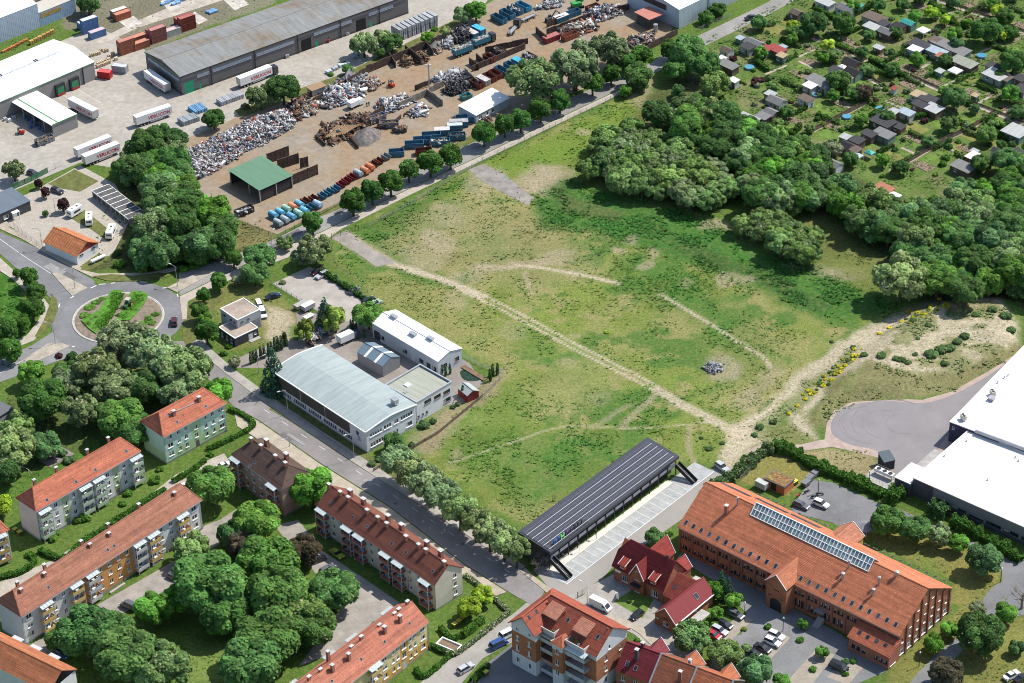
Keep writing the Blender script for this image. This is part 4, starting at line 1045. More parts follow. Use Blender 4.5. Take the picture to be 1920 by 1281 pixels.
wall_band(mb,(8.1,-2.6),(1,0),3.1,0,12.8,wset((8.1,-2.6),(1,0),[(1.5,z,1.1,1.6)for z in(3.2,6.5,9.9)],0),bands)
wall_band(mb,(11.2,-2.6),(0,1),3.0,0,12.8,[],bands);wall_band(mb,(8.1,.4),(0,-1),3.0,0,12.8,[],bands)
wall_band(mb,(11.2,.4),(1,0),8.1,0,13.2,[(a,a+1.6,z,z+2.1)for a in(.8,3.2)for z in(1.2,4.5,7.8,10.9)],bands)
wall_band(mb,(19.3,.4),(0,1),11.5,0,13.3,wset((19.3,.4),(0,1),[(3.6,z,1.0,1.7)for z in(2.0,5.6,8.7)]+[(9.0,5.6,1.0,1.7),(9.0,8.7,1.0,1.7),(4.9,11.6,.8,1.2)],math.pi/2),bands)
mb.face([(19.3,.4,13.3),(19.3,11.9,13.3),(19.3,6.1,17.8)],0)
part(r,'wall',mb,[plaster((.56,.57,.58)),brickmat()],BRK2)
rb=MB();K=dict(course=.36,step=.06,th=.18)
slope(rb,(0,-.3,13.0),(19.8,-.3,13.0),(.4,6.1,18.0),(19.8,6.1,18.0),**K)
slope(rb,(19.8,12.5,13.2),(-4.4,12.5,13.2),(19.8,6.1,18.0),(.4,6.1,18.0),**K)
slope(rb,(-4.5,12.5,13.2),(-4.5,-4.2,13.2),(.4,6.1,18.0),(0,-4.2,17.3),**K)
slope(rb,(4.0,-4.2,13.2),(4.0,1.5,13.2),(0,-4.2,17.3),(0,5.4,17.5),**K)
b.rf=part(r,'roof',rb,rooftile(),(.33,.085,.05));b.rk=('x',18.0,(0,0))
t2=MB();slope(t2,(7.8,-3.0,12.8),(11.5,-3.0,12.8),(9.65,-.8,14.4),(9.65,-.8,14.4),**K);slope(t2,(11.5,-3.0,12.8),(11.5,.6,12.8),(9.65,-.8,14.4),(9.65,.6,14.4),**K);slope(t2,(7.8,.6,12.8),(7.8,-3.0,12.8),(9.65,.6,14.4),(9.65,-.8,14.4),**K)
part(r,'stair_tower_roof',t2,rooftile(),(.42,.13,.07))
for dx0,dx1 in((1.9,6.1),(11.2,15.4)):
 d=MB();d.box(dx0+.3,dx1-.3,1.9,5.2,13.2,16.0);dm=part(r,'dormer',d,M_obj(),(.16,.12,.10))
 s=MB();slope(s,(dx0-.1,1.2,16.0),(dx1+.1,1.2,16.0),(dx0-.1,5.0,17.6),(dx1+.1,5.0,17.6),**K)
 q=put('dormer_roof',s.mesh('dormer_roof',[rooftile()]),dm,col=(.47,.20,.13))
 for k in(1.2,2.9):put_window(r,dx0+k,1.88,13.7,0,1.0,1.9)
 t=MB();x0,x1,y0,y1=dx0-.4,dx1+1.2,-1.0,1.9
 t.box(x0,x1,y0,y0+.18,12.6,14.1);t.box(x0,x0+.18,y0+.18,y1,12.6,14.1);t.box(x1-.18,x1,y0+.18,y1,12.6,14.1);t.box(x0+.18,x1-.18,y0+.18,y1,12.6,13.1)
 tt=part(r,'roof_terrace',t,plaster((.5,.48,.46)))
 rg=random.Random(int(dx0))
 for k in range(7):
  f=MB();x,y=rg.uniform(x0+.5,x1-.6),rg.uniform(y0+.4,y1-.5);f.box(x-.25,x+.25,y-.25,y+.25,13.1,13.1+rg.uniform(.4,1.3))
  q=put('terrace_furniture',f.mesh('terrace_furniture',[M_obj()]),tt,col=rg.choice([(.05,.11,.03),(.5,.5,.5),(.3,.18,.1),(.06,.1,.03)]))
for x0,x1 in((3.7,8.0),(11.4,17.4)):
 for z in(1.1,4.4,7.7,10.8):
  s=MB();s.box(x0,x1,-1.9,.4,z-.2,z);s.box(x0,x1,-1.95,-1.88,z,z+1.0)
  q=part(r,'balcony',s,M_obj(),(.42,.42,.44)if z!=4.4 or x0>5 else(.35,.22,.18))
  if x0>5:
   for k in(1.4,3.2):put_window(r,x0+k,-1.97,z+.1,0,.8,.8,'s','balcony_panel')
 pb=MB()
 for x in(x0+.05,x1-.05):pb.tube((x,-1.9,0),(x,-1.9,13),.07,n=6)
 part(r,'balcony_post',pb,M_steel())
c=MB();c.face([(11.3,-2.2,12.4),(17.6,-2.2,12.4),(17.6,.2,13.0),(11.3,.2,13.0)])
for i in range(8):c.beam((11.4+.87*i,-2.2,12.44),(11.4+.87*i,.2,13.04),.07)
part(r,'canopy',c,mat('frosted canopy glass',(.42,.47,.46),.35,var=.1))
part(r,'awning',MB().box(3.6,8.1,-2.0,.3,12.3,12.42),M_obj(),(.36,.36,.27))
for q in(z_ for z_ in zm(940,1090,6.708,[(445,385),(352,455)])):
 a=b.ray(*q,(4.0,0,13.2),(4.1,0,4.0));w=MB();w.box(-.35,.35,-.5,.5,0,.14);part(r,'roof_window',w,glass(),None,a,rot=(math.atan2(4.1,4.0),0,math.pi/2))
sky_lights(b,'f',zm(940,1090,6.708,[(840,490),(1215,700)]),.9,1.2)
for q in((582,285),(810,400),(1003,500),(1340,615)):
 l=b.on_roof('f',*zm(940,1090,6.708,[q])[0]);b.chimney(l.x,l.y,l.z-.3,l.z+.7,.3,.3,(.33,.12,.07),False)
cb=MB();cb.beam((.4,6.1,18.05),(19.8,6.1,18.05),.28,.14);cb.beam((0,-4.2,17.35),(.4,6.1,18.05),.28,.14);cb.beam((.4,6.1,18.05),(-4.5,12.5,13.3),.28,.14)
part(r,'ridge_cap',cb,rooftile(),(.42,.13,.07))
# --- brick house with the crimson roof
zb=lambda x,y:(1130+x/6.4045,990+y/6.4045)
b=Bld('brick_house','small brick house with crimson tiled roof, front gable and two little dormers',zb(105,450),zb(730,760),zb(1000,500),'r',4.6,.4,.5)
r=b.root;CR=CRIM
b.wins('f',[b.on('f',*zb(268,620))[0],b.on('f',*zb(622,800))[0]],(.9,),1.9,1.9)
b.walls([brickmat()],lambda f,u,z:0,'x',10.7,col=BRK,ztop=4.6)
rb=MB();L,D=b.L,b.D;K=dict(course=.34,step=.065,th=.16);zr=11.0;k=.55
slope(rb,(0,0,4.4),(L,0,4.4),(0,D/2*k,4.4+(zr-4.4)*k),(L,D/2*k,4.4+(zr-4.4)*k),**K)
slope(rb,(0,D/2*k,4.4+(zr-4.4)*k),(L,D/2*k,4.4+(zr-4.4)*k),(2.3,D/2,zr),(L,D/2,zr),**K)
slope(rb,(L,D,4.4),(0,D,4.4),(L,D-D/2*k,4.4+(zr-4.4)*k),(0,D-D/2*k,4.4+(zr-4.4)*k),**K)
slope(rb,(L,D-D/2*k,4.4+(zr-4.4)*k),(0,D-D/2*k,4.4+(zr-4.4)*k),(L,D/2,zr),(2.3,D/2,zr),**K)
slope(rb,(0,D-D/2*k,4.4+(zr-4.4)*k),(0,D/2*k,4.4+(zr-4.4)*k),(2.3,D/2,zr),(2.3,D/2,zr),**K)
b.rf=part(r,'roof',rb,rooftile(),CR);b.rk=('x',zr,(0,0))
def cross_gable(x0,x1,y0,y1,ze,zr,col,wallcol,wname='gable',front=True,rcol=None):
 """Gabled bay standing across the main roof; y0 is its outer face."""
 m=MB();xm=(x0+x1)/2;s=1 if front else-1
 P=[(x0+.25,y0,0),(x1-.25,y0,0),(x1-.25,y0,ze),(xm,y0,zr-.15),(x0+.25,y0,ze)]
 m.face(P if front else P[::-1])
 for x,sg in((x0+.25,-1),(x1-.25,1)):
  f=[(x,y0,0),(x,y1,0),(x,y1,ze),(x,y0,ze)];m.face(f if(sg>0)==front else f[::-1])
 gb=part(r,wname,m,brickmat(),wallcol)
 q=MB();ya=y0-.35*s
 a,c=((x0,y1,ze-.1),(x0,ya,ze-.1)),((x1,ya,ze-.1),(x1,y1,ze-.1));R0,R1=(xm,y1,zr),(xm,ya,zr)
 if front:slope(q,*a,R0,R1,**K);slope(q,*c,R1,R0,**K)
 else:slope(q,a[1],a[0],R1,R0,**K);slope(q,c[1],c[0],R0,R1,**K)
 o=put('gable_roof',q.mesh('gable_roof',[rooftile()]),gb,col=rcol or col)
 vb=MB()
 for e in((x0-.02,ze-.06),(x1+.02,ze-.06)):vb.beam((e[0],ya-.03*s,e[1]),(xm,ya-.03*s,zr+.04),.12,.22)
 o=put('verge_board',vb.mesh('verge_board',[M_white()]),gb)
 return gb
cross_gable(6.0,10.6,-.2,6.5,5.2,9.4,CR,BRK)
put_window(r,8.4,-.22,4.2,0,1.3,1.6);put_window(r,8.3,-.22,7.0,0,.7,1.0);put_window(r,8.4,-.22,.4,0,1.6,2.2,'w','door')
part(r,'porch_awning',MB().box(7.0,9.8,-1.6,-.25,2.9,3.1),M_dark())
for q in((270,425),(632,605)):
 l=b.on_roof('f',*zb(*q));m=MB();m.box(-.8,.8,-1.2,.9,-1.1,.35);d=part(r,'dormer',m,brickmat(),BRK,(l.x,l.y,l.z))
 s=MB();slope(s,(-1.05,-1.6,.25),(1.05,-1.6,.25),(-1.05,1.0,1.15),(1.05,1.0,1.15),**K);o=put('dormer_roof',s.mesh('dormer_roof',[rooftile()]),d,col=(.30,.045,.035))
 v=MB();v.beam((-1.1,-1.6,.3),(-1.1,1.0,1.2),.1,.2);v.beam((1.1,-1.6,.3),(1.1,1.0,1.2),.1,.2);o=put('verge_board',v.mesh('verge_board',[M_white()]),d)
 put_window(r,l.x,l.y-1.22,l.z-.75,0,1.1,.9)
cross_gable(4.6,10.0,13.2,6,5.0,9.6,CR,BRK,'rear_wing',False,(.30,.05,.04))
cross_gable(11.6,16.4,11.8,7,4.6,7.4,CR,BRK,'side_wing',False,(.30,.05,.04))
l=b.loc(*zb(770,375),10.5);b.chimney(l[0],D/2,10.4,11.6,.5,.5,(.05,.05,.05),False)
part(r,'name_board',MB().box(.9,2.6,.38,.47,3.0,3.7),M_white())
lk=b;q0=lk.loc(*zb(880,860),3.0);q1=lk.loc(*zb(1090,690),3.0)
m=MB();m.box(L-.4,q0[0]-.3,.6,7.2,0,3.2);lw=part(r,'link_wing',m,brickmat(),BRK)
s=MB();slope(s,(L-.3,.1,3.1),(L+5.2,.1,3.1),(L-.3,6.8,6.2),(L+5.2,6.8,6.2),**K);slope(s,(L+5.2,8.5,4.5),(L-.3,8.5,4.5),(L+5.2,6.8,6.2),(L-.3,6.8,6.2),**K)
o=put('link_roof',s.mesh('link_roof',[rooftile()]),lw,col=(.20,.04,.028))
a=b.ray(*zb(862,708),(0,.1,3.1),(0,-.42,.9));part(r,'roof_window',MB().box(-.4,.4,-.6,.6,0,.12),glass(),None,a,rot=(.43,0,0))
part(r,'cellar_canopy',MB().box(L+1,L+4,8.8,12.2,2.1,2.25).box(L+1.1,L+3.9,8.9,12.1,0,2.0),M_obj(),(.42,.40,.36))
# --- barn-like brick building
b=Bld('brick_barn','gabled brick barn with crimson sheet roof joined to the brick house',zb(605,1030),zb(880,1175),zb(1355,795),'r',3.3,.3,.4)
b.wins('f',[3.4],(1.0,),1.7,1.3);b.win('f',3.4,3.35,1.5,1.2,'d',sink=False)
b.wins('r',[4.2],(.9,),1.6,1.5);b.wins('r',[8.2],(.6,),1.1,2.0)
mb_=b.walls([brickmat()],lambda f,u,z:0,'y',6.6,col=BRK2)
b.roof('y',6.9,(.19,.03,.032),m=seam('crimson sheet roof',.35,.3),course=2.0,step=.0)
gb=MB();gb.tube((b.L+.02,-.1,3.35),(b.L+.02,b.D+.1,3.35),.16,n=8);part(b.root,'gutter',gb,M_white())
w=b.rwin('r',*zb(1125,820),1.2,1.7);b.rwpane(w,'rw1.21.7')
for q in((750,940),(855,860)):
 a=b.on_roof('l',*zb(*q))if False else None
vb=MB();vb.beam((0,-.02,3.3),(b.L/2,-.02,6.95),.1,.2);vb.beam((b.L,-.02,3.3),(b.L/2,-.02,6.95),.1,.2);part(b.root,'verge_board',vb,M_white())
part(b.root,'sign',MB().box(.6,1.6,.26,.30,2.2,2.5),M_white())
part(b.root,'side_roof',MB().box(b.L+.3,b.L+3.0,5.0,10.0,2.2,2.34).box(b.L+2.85,b.L+2.97,5.1,5.22,0,2.2).box(b.L+2.85,b.L+2.97,9.8,9.92,0,2.2),M_conc())
# --- terrace of three houses at the bottom
zt=lambda x,y:(1140+x/7.385,1170+y/7.385)
b=Bld('terraced_house','dark red roofed end house of the brick terrace at the bottom edge',zt(95,640),zt(575,820),zt(835,405),'r',6.8,.2,.4)
def terr_unit(b,col,rcol,gx0,gx1):
 b.wins('f',[1.8,5.2],(1.0,4.0),1.1,1.5);b.walls([brickmat()],gable='x',zr=11.2,col=BRK)
 b.roof('x',11.5,col);b.rk=('x',11.5,(0,0))
 global r,K;r=b.root;K=dict(course=.34,step=.065,th=.16)
 cross_gable(gx0,gx1,b.D+.8,b.D/2+.5,6.6,9.8,col,BRK,'rear_gable',False,rcol)
 part(b.root,'party_wall_cap',MB().beam((b.L,-.1,6.95),(b.L,b.D/2,11.7),.4,.25).beam((b.L,b.D/2,11.7),(b.L,b.D,6.95),.4,.25),M_steel())
terr_unit(b,(.17,.022,.028),(.21,.04,.05),3.2,8.0)
sky_lights(b,'f',zt(0,0)and[zt(268,550),zt(383,615)],.9,1.3)
l=b.on_roof('f',*zt(400,480));b.chimney(l.x,l.y,l.z-.5,l.z+2.9,.8,.8,(.06,.06,.065));x=b.loc(*zt(480,310),11.5)[0];b.chimney(x,b.D/2+.3,11,12.6,.7,.7,(.04,.04,.04))
P0=b.w2(b.L,0,6.8);P1=b.w2(b.L+9.6,0,6.8);D_=b.D
b2=Bld('terraced_house','orange brown roofed middle house of the brick terrace with a tall chimney',project(P0),project(P1),None,'r',6.8,.2,.4,D=D_)
terr_unit(b2,(.27,.095,.05),(.42,.14,.065),3.0,8.4)
l=b2.on_roof('f',*zt(1000,770));b2.chimney(l.x,l.y,l.z-.5,l.z+2.6,.8,.7,(.25,.1,.07));x=b2.loc(*zt(1075,605),11)[0];b2.chimney(x,b2.D/2+1.2,10,11.8,.7,.6,(.5,.5,.5))
P2=b2.w2(b2.L*2,0,6.8)
b3=Bld('terraced_house','bright orange roofed house of the brick terrace cut by the bottom edge',project(P1),project(P2),None,'r',6.8,.2,.4,D=D_)
terr_unit(b3,(.40,.13,.06),(.44,.15,.07),3.0,8.0)
# --- the long brick hall
b=Bld('brick_hall','long brick industrial hall with orange tiled roof, glass ridge light and entrance gable',(1270,988),(1686.9,1194),(1787,1102.8),'r',7.9,.45,.6)
HALL=b;r=b.root;L,D=b.L,b.D;zr=15.4
nb=17;bw=(b.x1-b.x0)/nb
for i in range(nb):
 for k in(-1,0,1):
  u=(i+.5)*bw+k*1.05
  if i==8:continue
  b.win('f',u,4.9,.7,1.2,'d')
  if i not in(13,14,15,16):b.win('f',u,1.3,.75,2.0 if i>8 else 1.2,'d')
wr=b.y1-b.y0;nr=7;br_=wr/nr
for i in range(nr):
 for z,w,h in((.8,1.9,2.0),(4.3,.8,1.3),(7.1,.8,1.3),(10.2,.8,1.2)):
  u=(i+.5)*br_
  if z+h<7.9-.2:b.win('r',u,z,w,h,'w')
  elif z+h<7.9+(zr-8.3)*(1-abs(u-wr/2)/(wr/2))-.6:b.win('r',u,z,w,h,'w',sink=False)
b.walls([brickmat()],gable='x',zr=zr-.35,col=BRK2)
pb=MB()
for i in range(nb+1):
 x=b.x0+i*bw;pb.box(x-.3,x+.3,b.y0-.22,b.y0,0,7.2)
part(r,'pilaster',pb,brickmat(),BRK)
for i in range(nr+1):
 y=b.y0+i*br_;h=7.6+(zr-8.4)*max(0,1-abs(y-D/2)/(wr/2));q=MB();q.box(b.x1,b.x1+.28,y-.28,y+.28,0,h);part(r,'pilaster',q,brickmat(),(.22,.075,.045))
part(r,'cornice',MB().box(b.x0-.05,b.x1+.05,b.y0-.3,b.y0-.002,7.25,7.7),brickmat(),BRK)
b.roof('x',zr,ORR);downpipes(b,(bw*4,bw*12))
cols=[(1305,82),(1362,110),(1420,140),(1482,170),(1545,200),(1605,230),(1665,258),(1725,288),(1787,318),(1850,347),(1910,375)]
sky_lights(b,'f',[tl(2,3,*q)for q in cols]+[tl(3,3,*q)for q in((57,407),(247,500),(310,530),(375,560),(437,590),(502,622),(567,654),(630,686),(697,718),(762,748),(827,780),(893,812),(958,845))],.95,1.35)
sky_lights(b,'b',[(1410+x/7.68,850+y/7.68)for x,y in((110,600),(230,653),(345,710),(465,757),(575,815),(685,872),(800,925),(925,980),(1055,1035))]+[tl(3,3,*q)for q in((680,217),(742,247),(805,277),(870,307),(932,337),(997,367),(1060,397),(1127,427),(1190,457),(1255,487),(1322,517))],1.2,.9)
# solar strips on the far slope
for q0,q1 in(((1353,906),(1414,932)),((1417,934),(1480,963)),((1482,964),(1546,991))):
 a=b.ray(*q0,(0,D,7.9),b.plane('b')[1]);c=b.ray(*q1,(0,D,7.9),b.plane('b')[1]);t=b.plane('b')[2]
 ln=abs(c.x-a.x);m=MB();n=int(ln/1.05)
 for i in range(n):m.box(-ln/2+i*ln/n+.03,-ln/2+(i+1)*ln/n-.03,-.9,.9,.08,.13)
 part(r,'solar_strip',m,mat('solar cells',(.045,.055,.085),.25,spec=.5),None,((a.x+c.x)/2,a.y,a.z),rot=(t,0,math.pi))
 # glazed ridge light: white bars, each pane of its own
x0=b.loc(1409,958,15)[0];x1=b.loc(1637,1058,15)[0];wz=2.5;zl=15.4-2.5*.64+.25;zt_=16.5
rl=MB();nP=34;st=(x1-x0)/nP;PW_=[]
for s in(-1,1):
 for i in range(nP+1):
  x=x0+i*st;rl.beam((x,D/2+s*wz,zl),(x,D/2,zt_),.2 if i%4 else .3,.14)
 for f in(0,.5):rl.beam((x0,D/2+s*wz*(1-f),zl+(zt_-zl)*f),(x1,D/2+s*wz*(1-f),zl+(zt_-zl)*f),.13,.13)
rl.beam((x0,D/2,zt_),(x1,D/2,zt_),.2,.16)
for x in(x0,x1):rl.beam((x,D/2-wz,zl),(x,D/2+wz,zl),.15,.15)
lt=part(r,'ridge_light',rl,M_white())
dl=math.hypot(wz,zt_-zl)*.5;tp=math.atan2(zt_-zl,wz)
pm=MB();pm.face([(.06,0,0),(st-.06,0,0),(st-.06,dl-.1,0),(.06,dl-.1,0)]);pm=pm.mesh('pane',[mat('greenish glass',(.20,.25,.25),.08,var=.5,scale=.3,spec=.6)])
for s in(-1,1):
 for i in range(nP):
  for f in(0,.5):
   k=put('pane',pm,lt,(x0+i*st if s<0 else x0+(i+1)*st,D/2+s*wz*(1-f),zl+(zt_-zl)*f-.03),rot=(tp,0,0 if s<0 else math.pi))
em=MB()
for x in(x0,x1):em.face([(x,D/2-wz,zl),(x,D/2+wz,zl),(x,D/2,zt_)])if x==x1 else em.face([(x,D/2+wz,zl),(x,D/2-wz,zl),(x,D/2,zt_)])
part(r,'ridge_light_end',em,glass())
# entrance gable
p0=b.loc(1472,1154,0);p1=b.loc(1436.5,1135,0);K=dict(course=.36,step=.06,th=.16)
gw=cross_gable(p1[0]-.3,p0[0]+.3,p0[1],6,8.4,11.6,ORR,BRK2,'entrance_gable',True,(.46,.17,.09))
xm=(p0[0]+p1[0])/2;yf=p0[1]
m=MB();A_=[(xm-1.7,0),(xm+1.7,0),(xm+1.7,2.6)]+[(xm+1.7*math.cos(t),2.6+1.1*math.sin(t))for t in[math.pi*i/8 for i in range(1,8)]]+[(xm-1.7,2.6)]
m.face([(x,yf-.03,z)for x,z in A_]);part(r,'arched_gate',m,M_dark())
put_window(r,xm,yf-.02,6.6,0,1.6,1.9,'d');put_window(r,xm-1.9,yf-.02,4.4,0,.6,1.3,'d');put_window(r,xm+1.9,yf-.02,4.4,0,.6,1.3,'d')
# lean-to at the east end
a0=b.loc(1587.5,1194,4.2);a1=b.loc(1668,1234.5,4.2)
m=MB();wall_grid(m,(a0[0]+.4,a0[1]+.4),(1,0),a1[0]-a0[0]-.8,0,4.2,[(u-.5,u+.5,1.4,2.5)for u in(1.4,2.9,4.4,8,9.4,10.8)],lambda u,z:0)
for u in(1.4,2.9,4.4,8,9.4,10.8):put_window(r,a0[0]+.4+u,a0[1]+.4,1.4,0,1.0,1.1,'d')
m.face([(a1[0]-.4,a1[1]+.4,0),(a1[0]-.4,.6,0),(a1[0]-.4,.6,6.4),(a1[0]-.4,a1[1]+.4,4.2)]);m.face([(a0[0]+.4,.6,0),(a0[0]+.4,a0[1]+.4,0),(a0[0]+.4,a0[1]+.4,4.2),(a0[0]+.4,.6,6.4)])
le=part(r,'lean_to',m,brickmat(),(.31,.11,.07))
s=MB();slope(s,(a0[0],a0[1],4.2),(a1[0],a1[1],4.2),(a0[0],.3,6.6),(a1[0],.3,6.6),**K);o=put('lean_to_roof',s.mesh('lean_to_roof',[rooftile()]),le,col=(.40,.12,.065))
for q in((688,905),(748,940),(815,970),(882,1000)):
 n=(0,-2.4,abs(a0[1])+.3);a=b.ray(*tl(3,3,*q),(0,a0[1],4.2),n);part(r,'roof_window',MB().box(-.45,.45,-.5,.5,0,.12),glass(),None,a,rot=(math.atan2(2.4,abs(a0[1])+.3),0,0))
put_window(r,a1[0]-.39,a1[1]+2.2,.6,math.pi/2,2.4,2.0)
# rear gable
c0=b.loc(1568,996,9.5);cross_gable(c0[0]-1.2,c0[0]+6.2,D+2.2,D-6,8.6,11.4,ORR,(.5,.3,.08),'rear_gable',False,(.46,.19,.11))
# chimneys, flues and hoods on the roof
for q,h,w in(((1362,963),2.6,.8),):
 l=b.on_roof('f',*q);b.chimney(l.x,l.y,l.z-.5,l.z+h,w,w)
for q,h,w in(((1383,947),2.4,.5),((1591,1065),2.4,.55),((1580,1085),1.8,.75),((1648,1095),2.2,.6),((1637,1115),1.8,.7),((1681,1080),1.4,.8)):
 l=b.on_roof('f',*q);b.roofbox(l.x,l.y,l.z,w,w,h,name='flue')
 # outside stair by the front
m=MB()
for i in range(9):m.box(-.9,.9,-.3*i-.3,-.3*i,0,1.7-.18*i)
q=b.loc(1542,1165,0);part(r,'outside_stair',m,M_conc(),None,(q[0],b.y0-.3,0));part(r,'stair_canopy',MB().box(q[0]-1.3,q[0]+1.3,b.y0-1.8,b.y0-.02,4.0,4.12),M_steel())
# ------------------------------------------------------------------ motel, works, sheds and stores
def text_mesh(s,size,ext,name='lettering',align='LEFT',bold=0.0):
 cu=bpy.data.curves.new('lettering','FONT');cu.body=s;cu.size=size;cu.extrude=ext;cu.align_x=align;cu.offset=bold;cu.resolution_u=2
 o=bpy.data.objects.new('lettering',cu);me=bpy.data.meshes.new_from_object(o)
 bpy.data.objects.remove(o);me.name=name;return me
def put_text(s,parent,loc,size,col,rz=0.,ext=.02,name='lettering',tilt=math.pi/2,bold=0.0,align='LEFT'):
 me=text_mesh(s,size,ext,name,align,bold);me.materials.clear();me.materials.append(M_obj())
 o=put(name,me,parent,loc,col=col,rot=(tilt,0,rz));return o
 # --- motel with the solar roof
b=Bld('motel','long two storey motel under a dark solar roof at the edge of the meadow',(1032,1036),(1273.8,855),(1220,821),'r',6.3,.5,.5)
MOT=b;r=b.root;L,D=b.L,b.D;zb_=7.4
b.y0=2.3;b.y1=D-.6
us=[2+i*(b.x1-b.x0-4)/13 for i in range(14)]
b.wins('f',us,(.2,3.3),1.1,2.1,'d')
b.walls([mat('charcoal cladding',(.05,.052,.058),.6)],ztop=6.2)
m=MB();m.face([(b.x0,b.y1,6.2),(b.x0,b.y0,6.2),(b.x0,b.y1,7.2)]);m.face([(b.x1,b.y0,6.2),(b.x1,b.y1,6.2),(b.x1,b.y1,7.2)])
m.box(.3,L-.3,.75,2.3,2.95,3.2);part(r,'gallery',m,mat('gallery deck',(.19,.18,.17),.8))
m=MB()
for i in range(15):x=.5+(L-1)*i/14;m.box(x-.09,x+.09,.7,.9,0,6.1)
part(r,'gallery_post',m,M_dark())
pm=MB();pw=(L-1)/14-.75;pm.box(-pw/2,pw/2,-.04,.04,3.3,4.25);pm=pm.mesh('balustrade_panel',[mat('pale balustrade',(.50,.50,.51),.5)])
for i in range(14):part(r,'balustrade_panel',pm,None,None,(.5+(L-1)*(i+.5)/14,.66,0))
m=MB();m.face([(0,0,6.3),(L,0,6.3),(L,D,zb_),(0,D,zb_)]);m.face([(0,0,5.5),(0,D,zb_-.8),(L,D,zb_-.8),(L,0,5.5)])
m.face([(0,0,5.5),(L,0,5.5),(L,0,6.3),(0,0,6.3)]);m.face([(L,0,5.5),(L,D,zb_-.8),(L,D,zb_),(L,0,6.3)]);m.face([(L,D,zb_-.8),(0,D,zb_-.8),(0,D,zb_),(L,D,zb_)]);m.face([(0,D,zb_-.8),(0,0,5.5),(0,0,6.3),(0,D,zb_)])
b.rf=part(r,'roof',m,mat('dark roof sheet',(.035,.04,.05),.4,spec=.5))
tp=math.atan2(zb_-6.3,D);sl=math.hypot(D,zb_-6.3);nrow=10;rd=(sl-1.6)/nrow
pv=mat('solar cells',(.045,.055,.085),.25,spec=.5)
cellm=NT('motel solar cells');br=cellm.new('ShaderNodeTexBrick');br.offset=0;br.inputs['Scale'].default_value=1;br.inputs['Brick Width'].default_value=.165;br.inputs['Row Height'].default_value=.165;br.inputs['Mortar Size'].default_value=.008
br.inputs['Color1'].default_value=(.032,.034,.05,1);br.inputs['Color2'].default_value=(.042,.042,.058,1);br.inputs['Mortar'].default_value=(.12,.12,.14,1);cellm.link(cellm.uv(),br.inputs[0]);cellm.base(br.outputs['Color']);cellm.b.inputs['Roughness'].default_value=.32
nmod=int((L-1.2)/1.7)
mm=MB();mm.box(.02,1.66,.03,rd-.16,.10,.14);mm=mm.mesh('solar_panel',[cellm.m])
edge=MB();edge.box(0,nmod*1.7,-.075,.0,.08,.17);edge=edge.mesh('panel_rail',[M_white()]);edge2=MB();edge2.box(0,nmod*1.7,-.03,.0,.08,.15);edge2=edge2.mesh('panel_rail',[M_steel()])
for i in range(nrow):
 y=1.0+i*rd
 rail=part(r,'panel_rail',edge if i%2==0 else edge2,None,None,(.5,y*math.cos(tp),6.3+y*math.sin(tp)),rot=(tp,0,0))
 for k in range(nmod):
  if i<2 and 1<=k<=7:continue
  q=put('solar_panel',mm,rail,(k*1.7,0,0))
pa=MB();pa.box(1.6,15.5,.35,2.6,-.05,.1);part(r,'sign_apron',pa,M_dark(),None,(0,0,6.35),rot=(tp,0,0))
lx=2.4
for ch,c in(('G',(.03,.10,.30)),('T',(.03,.10,.30)),('H',(.10,.50,.08)),(' ',0),('M',(.10,.06,.16)),('O',(.05,.055,.075)),('T',(.04,.042,.06)),('E',(.04,.042,.06)),('L',(.04,.042,.06))):
 if ch!=' ':
  put_text(ch,r,(lx,1.2,6.5),2.2,c,0,.12,bold=.03)
  put_text(ch,r,(lx,1.07,6.5),2.2,tuple(min(1,q*2.5+.05)for q in c)if ch=='H' else tuple(q*1.3 for q in c),0,.01)
 lx+=1.55 if ch not in ' MT' else(.35 if ch==' ' else 1.75 if ch=='M' else 1.35)
 # outside stairs at both ends
def flight(x,y0,y1,z1,w=1.6):
 m=MB();n=17
 for s in(-w/2,w/2):m.beam((x+s,y0,z1+.35),(x+s,y1,.35),.1,1.25)
 st=part(r,'outside_stair',m,M_dark())
 k=MB()
 for i in range(n):
  t=(i+.5)/n;y=y0+(y1-y0)*t;z=z1*(1-t);k.box(x-w/2+.06,x+w/2-.06,y-.16,y+.16,z-.04,z,0);k.box(x-w/2+.06,x+w/2-.06,y-.2,y-.162,z-.03,z+.005,1)
 o=put('step',k.mesh('step',[M_dark(),M_white()]),st)
flight(L-.2,.6,-5.6,3.2);flight(1.0,.6,-5.6,3.2)
wp=[b.w2(x,y)for x,y in((-.5,.9),(L-4,.9),(L-4,-1.0),(-.5,-1.0))];sheet('motel_walkway',wp,mat('pale walkway concrete',(.58,.55,.49),.9,var=.08),.16)
sp=[b.w2(x,y)for x,y in((-1.5,-1.02),(L-4,-1.02),(L-4,.3),(L+7.0,.3),(L+7.0,-6.3),(-1.5,-6.3))];sheet('parking_bays',sp,M_pave('bay paving',(.37,.38,.375),.3,.2,.2),.075)
mb=MB()
for i in range(22):
 x=-1.0+i*2.62
 q=[b.w2(x-.07,-1.1),b.w2(x+.07,-1.1),b.w2(x+.07,-6.1),b.w2(x-.07,-6.1)]
 if x<L+6.8:mb.prism([(v.x,v.y)for v in q],.08,.10)
q=[b.w2(-1.5,-6.25),b.w2(L+7,-6.25),b.w2(L+7,-6.45),b.w2(-1.5,-6.45)];mb.prism([(v.x,v.y)for v in q],.08,.10)
tag(put('bay_markings',mb.mesh('bay_markings',[WM])),kind='structure')
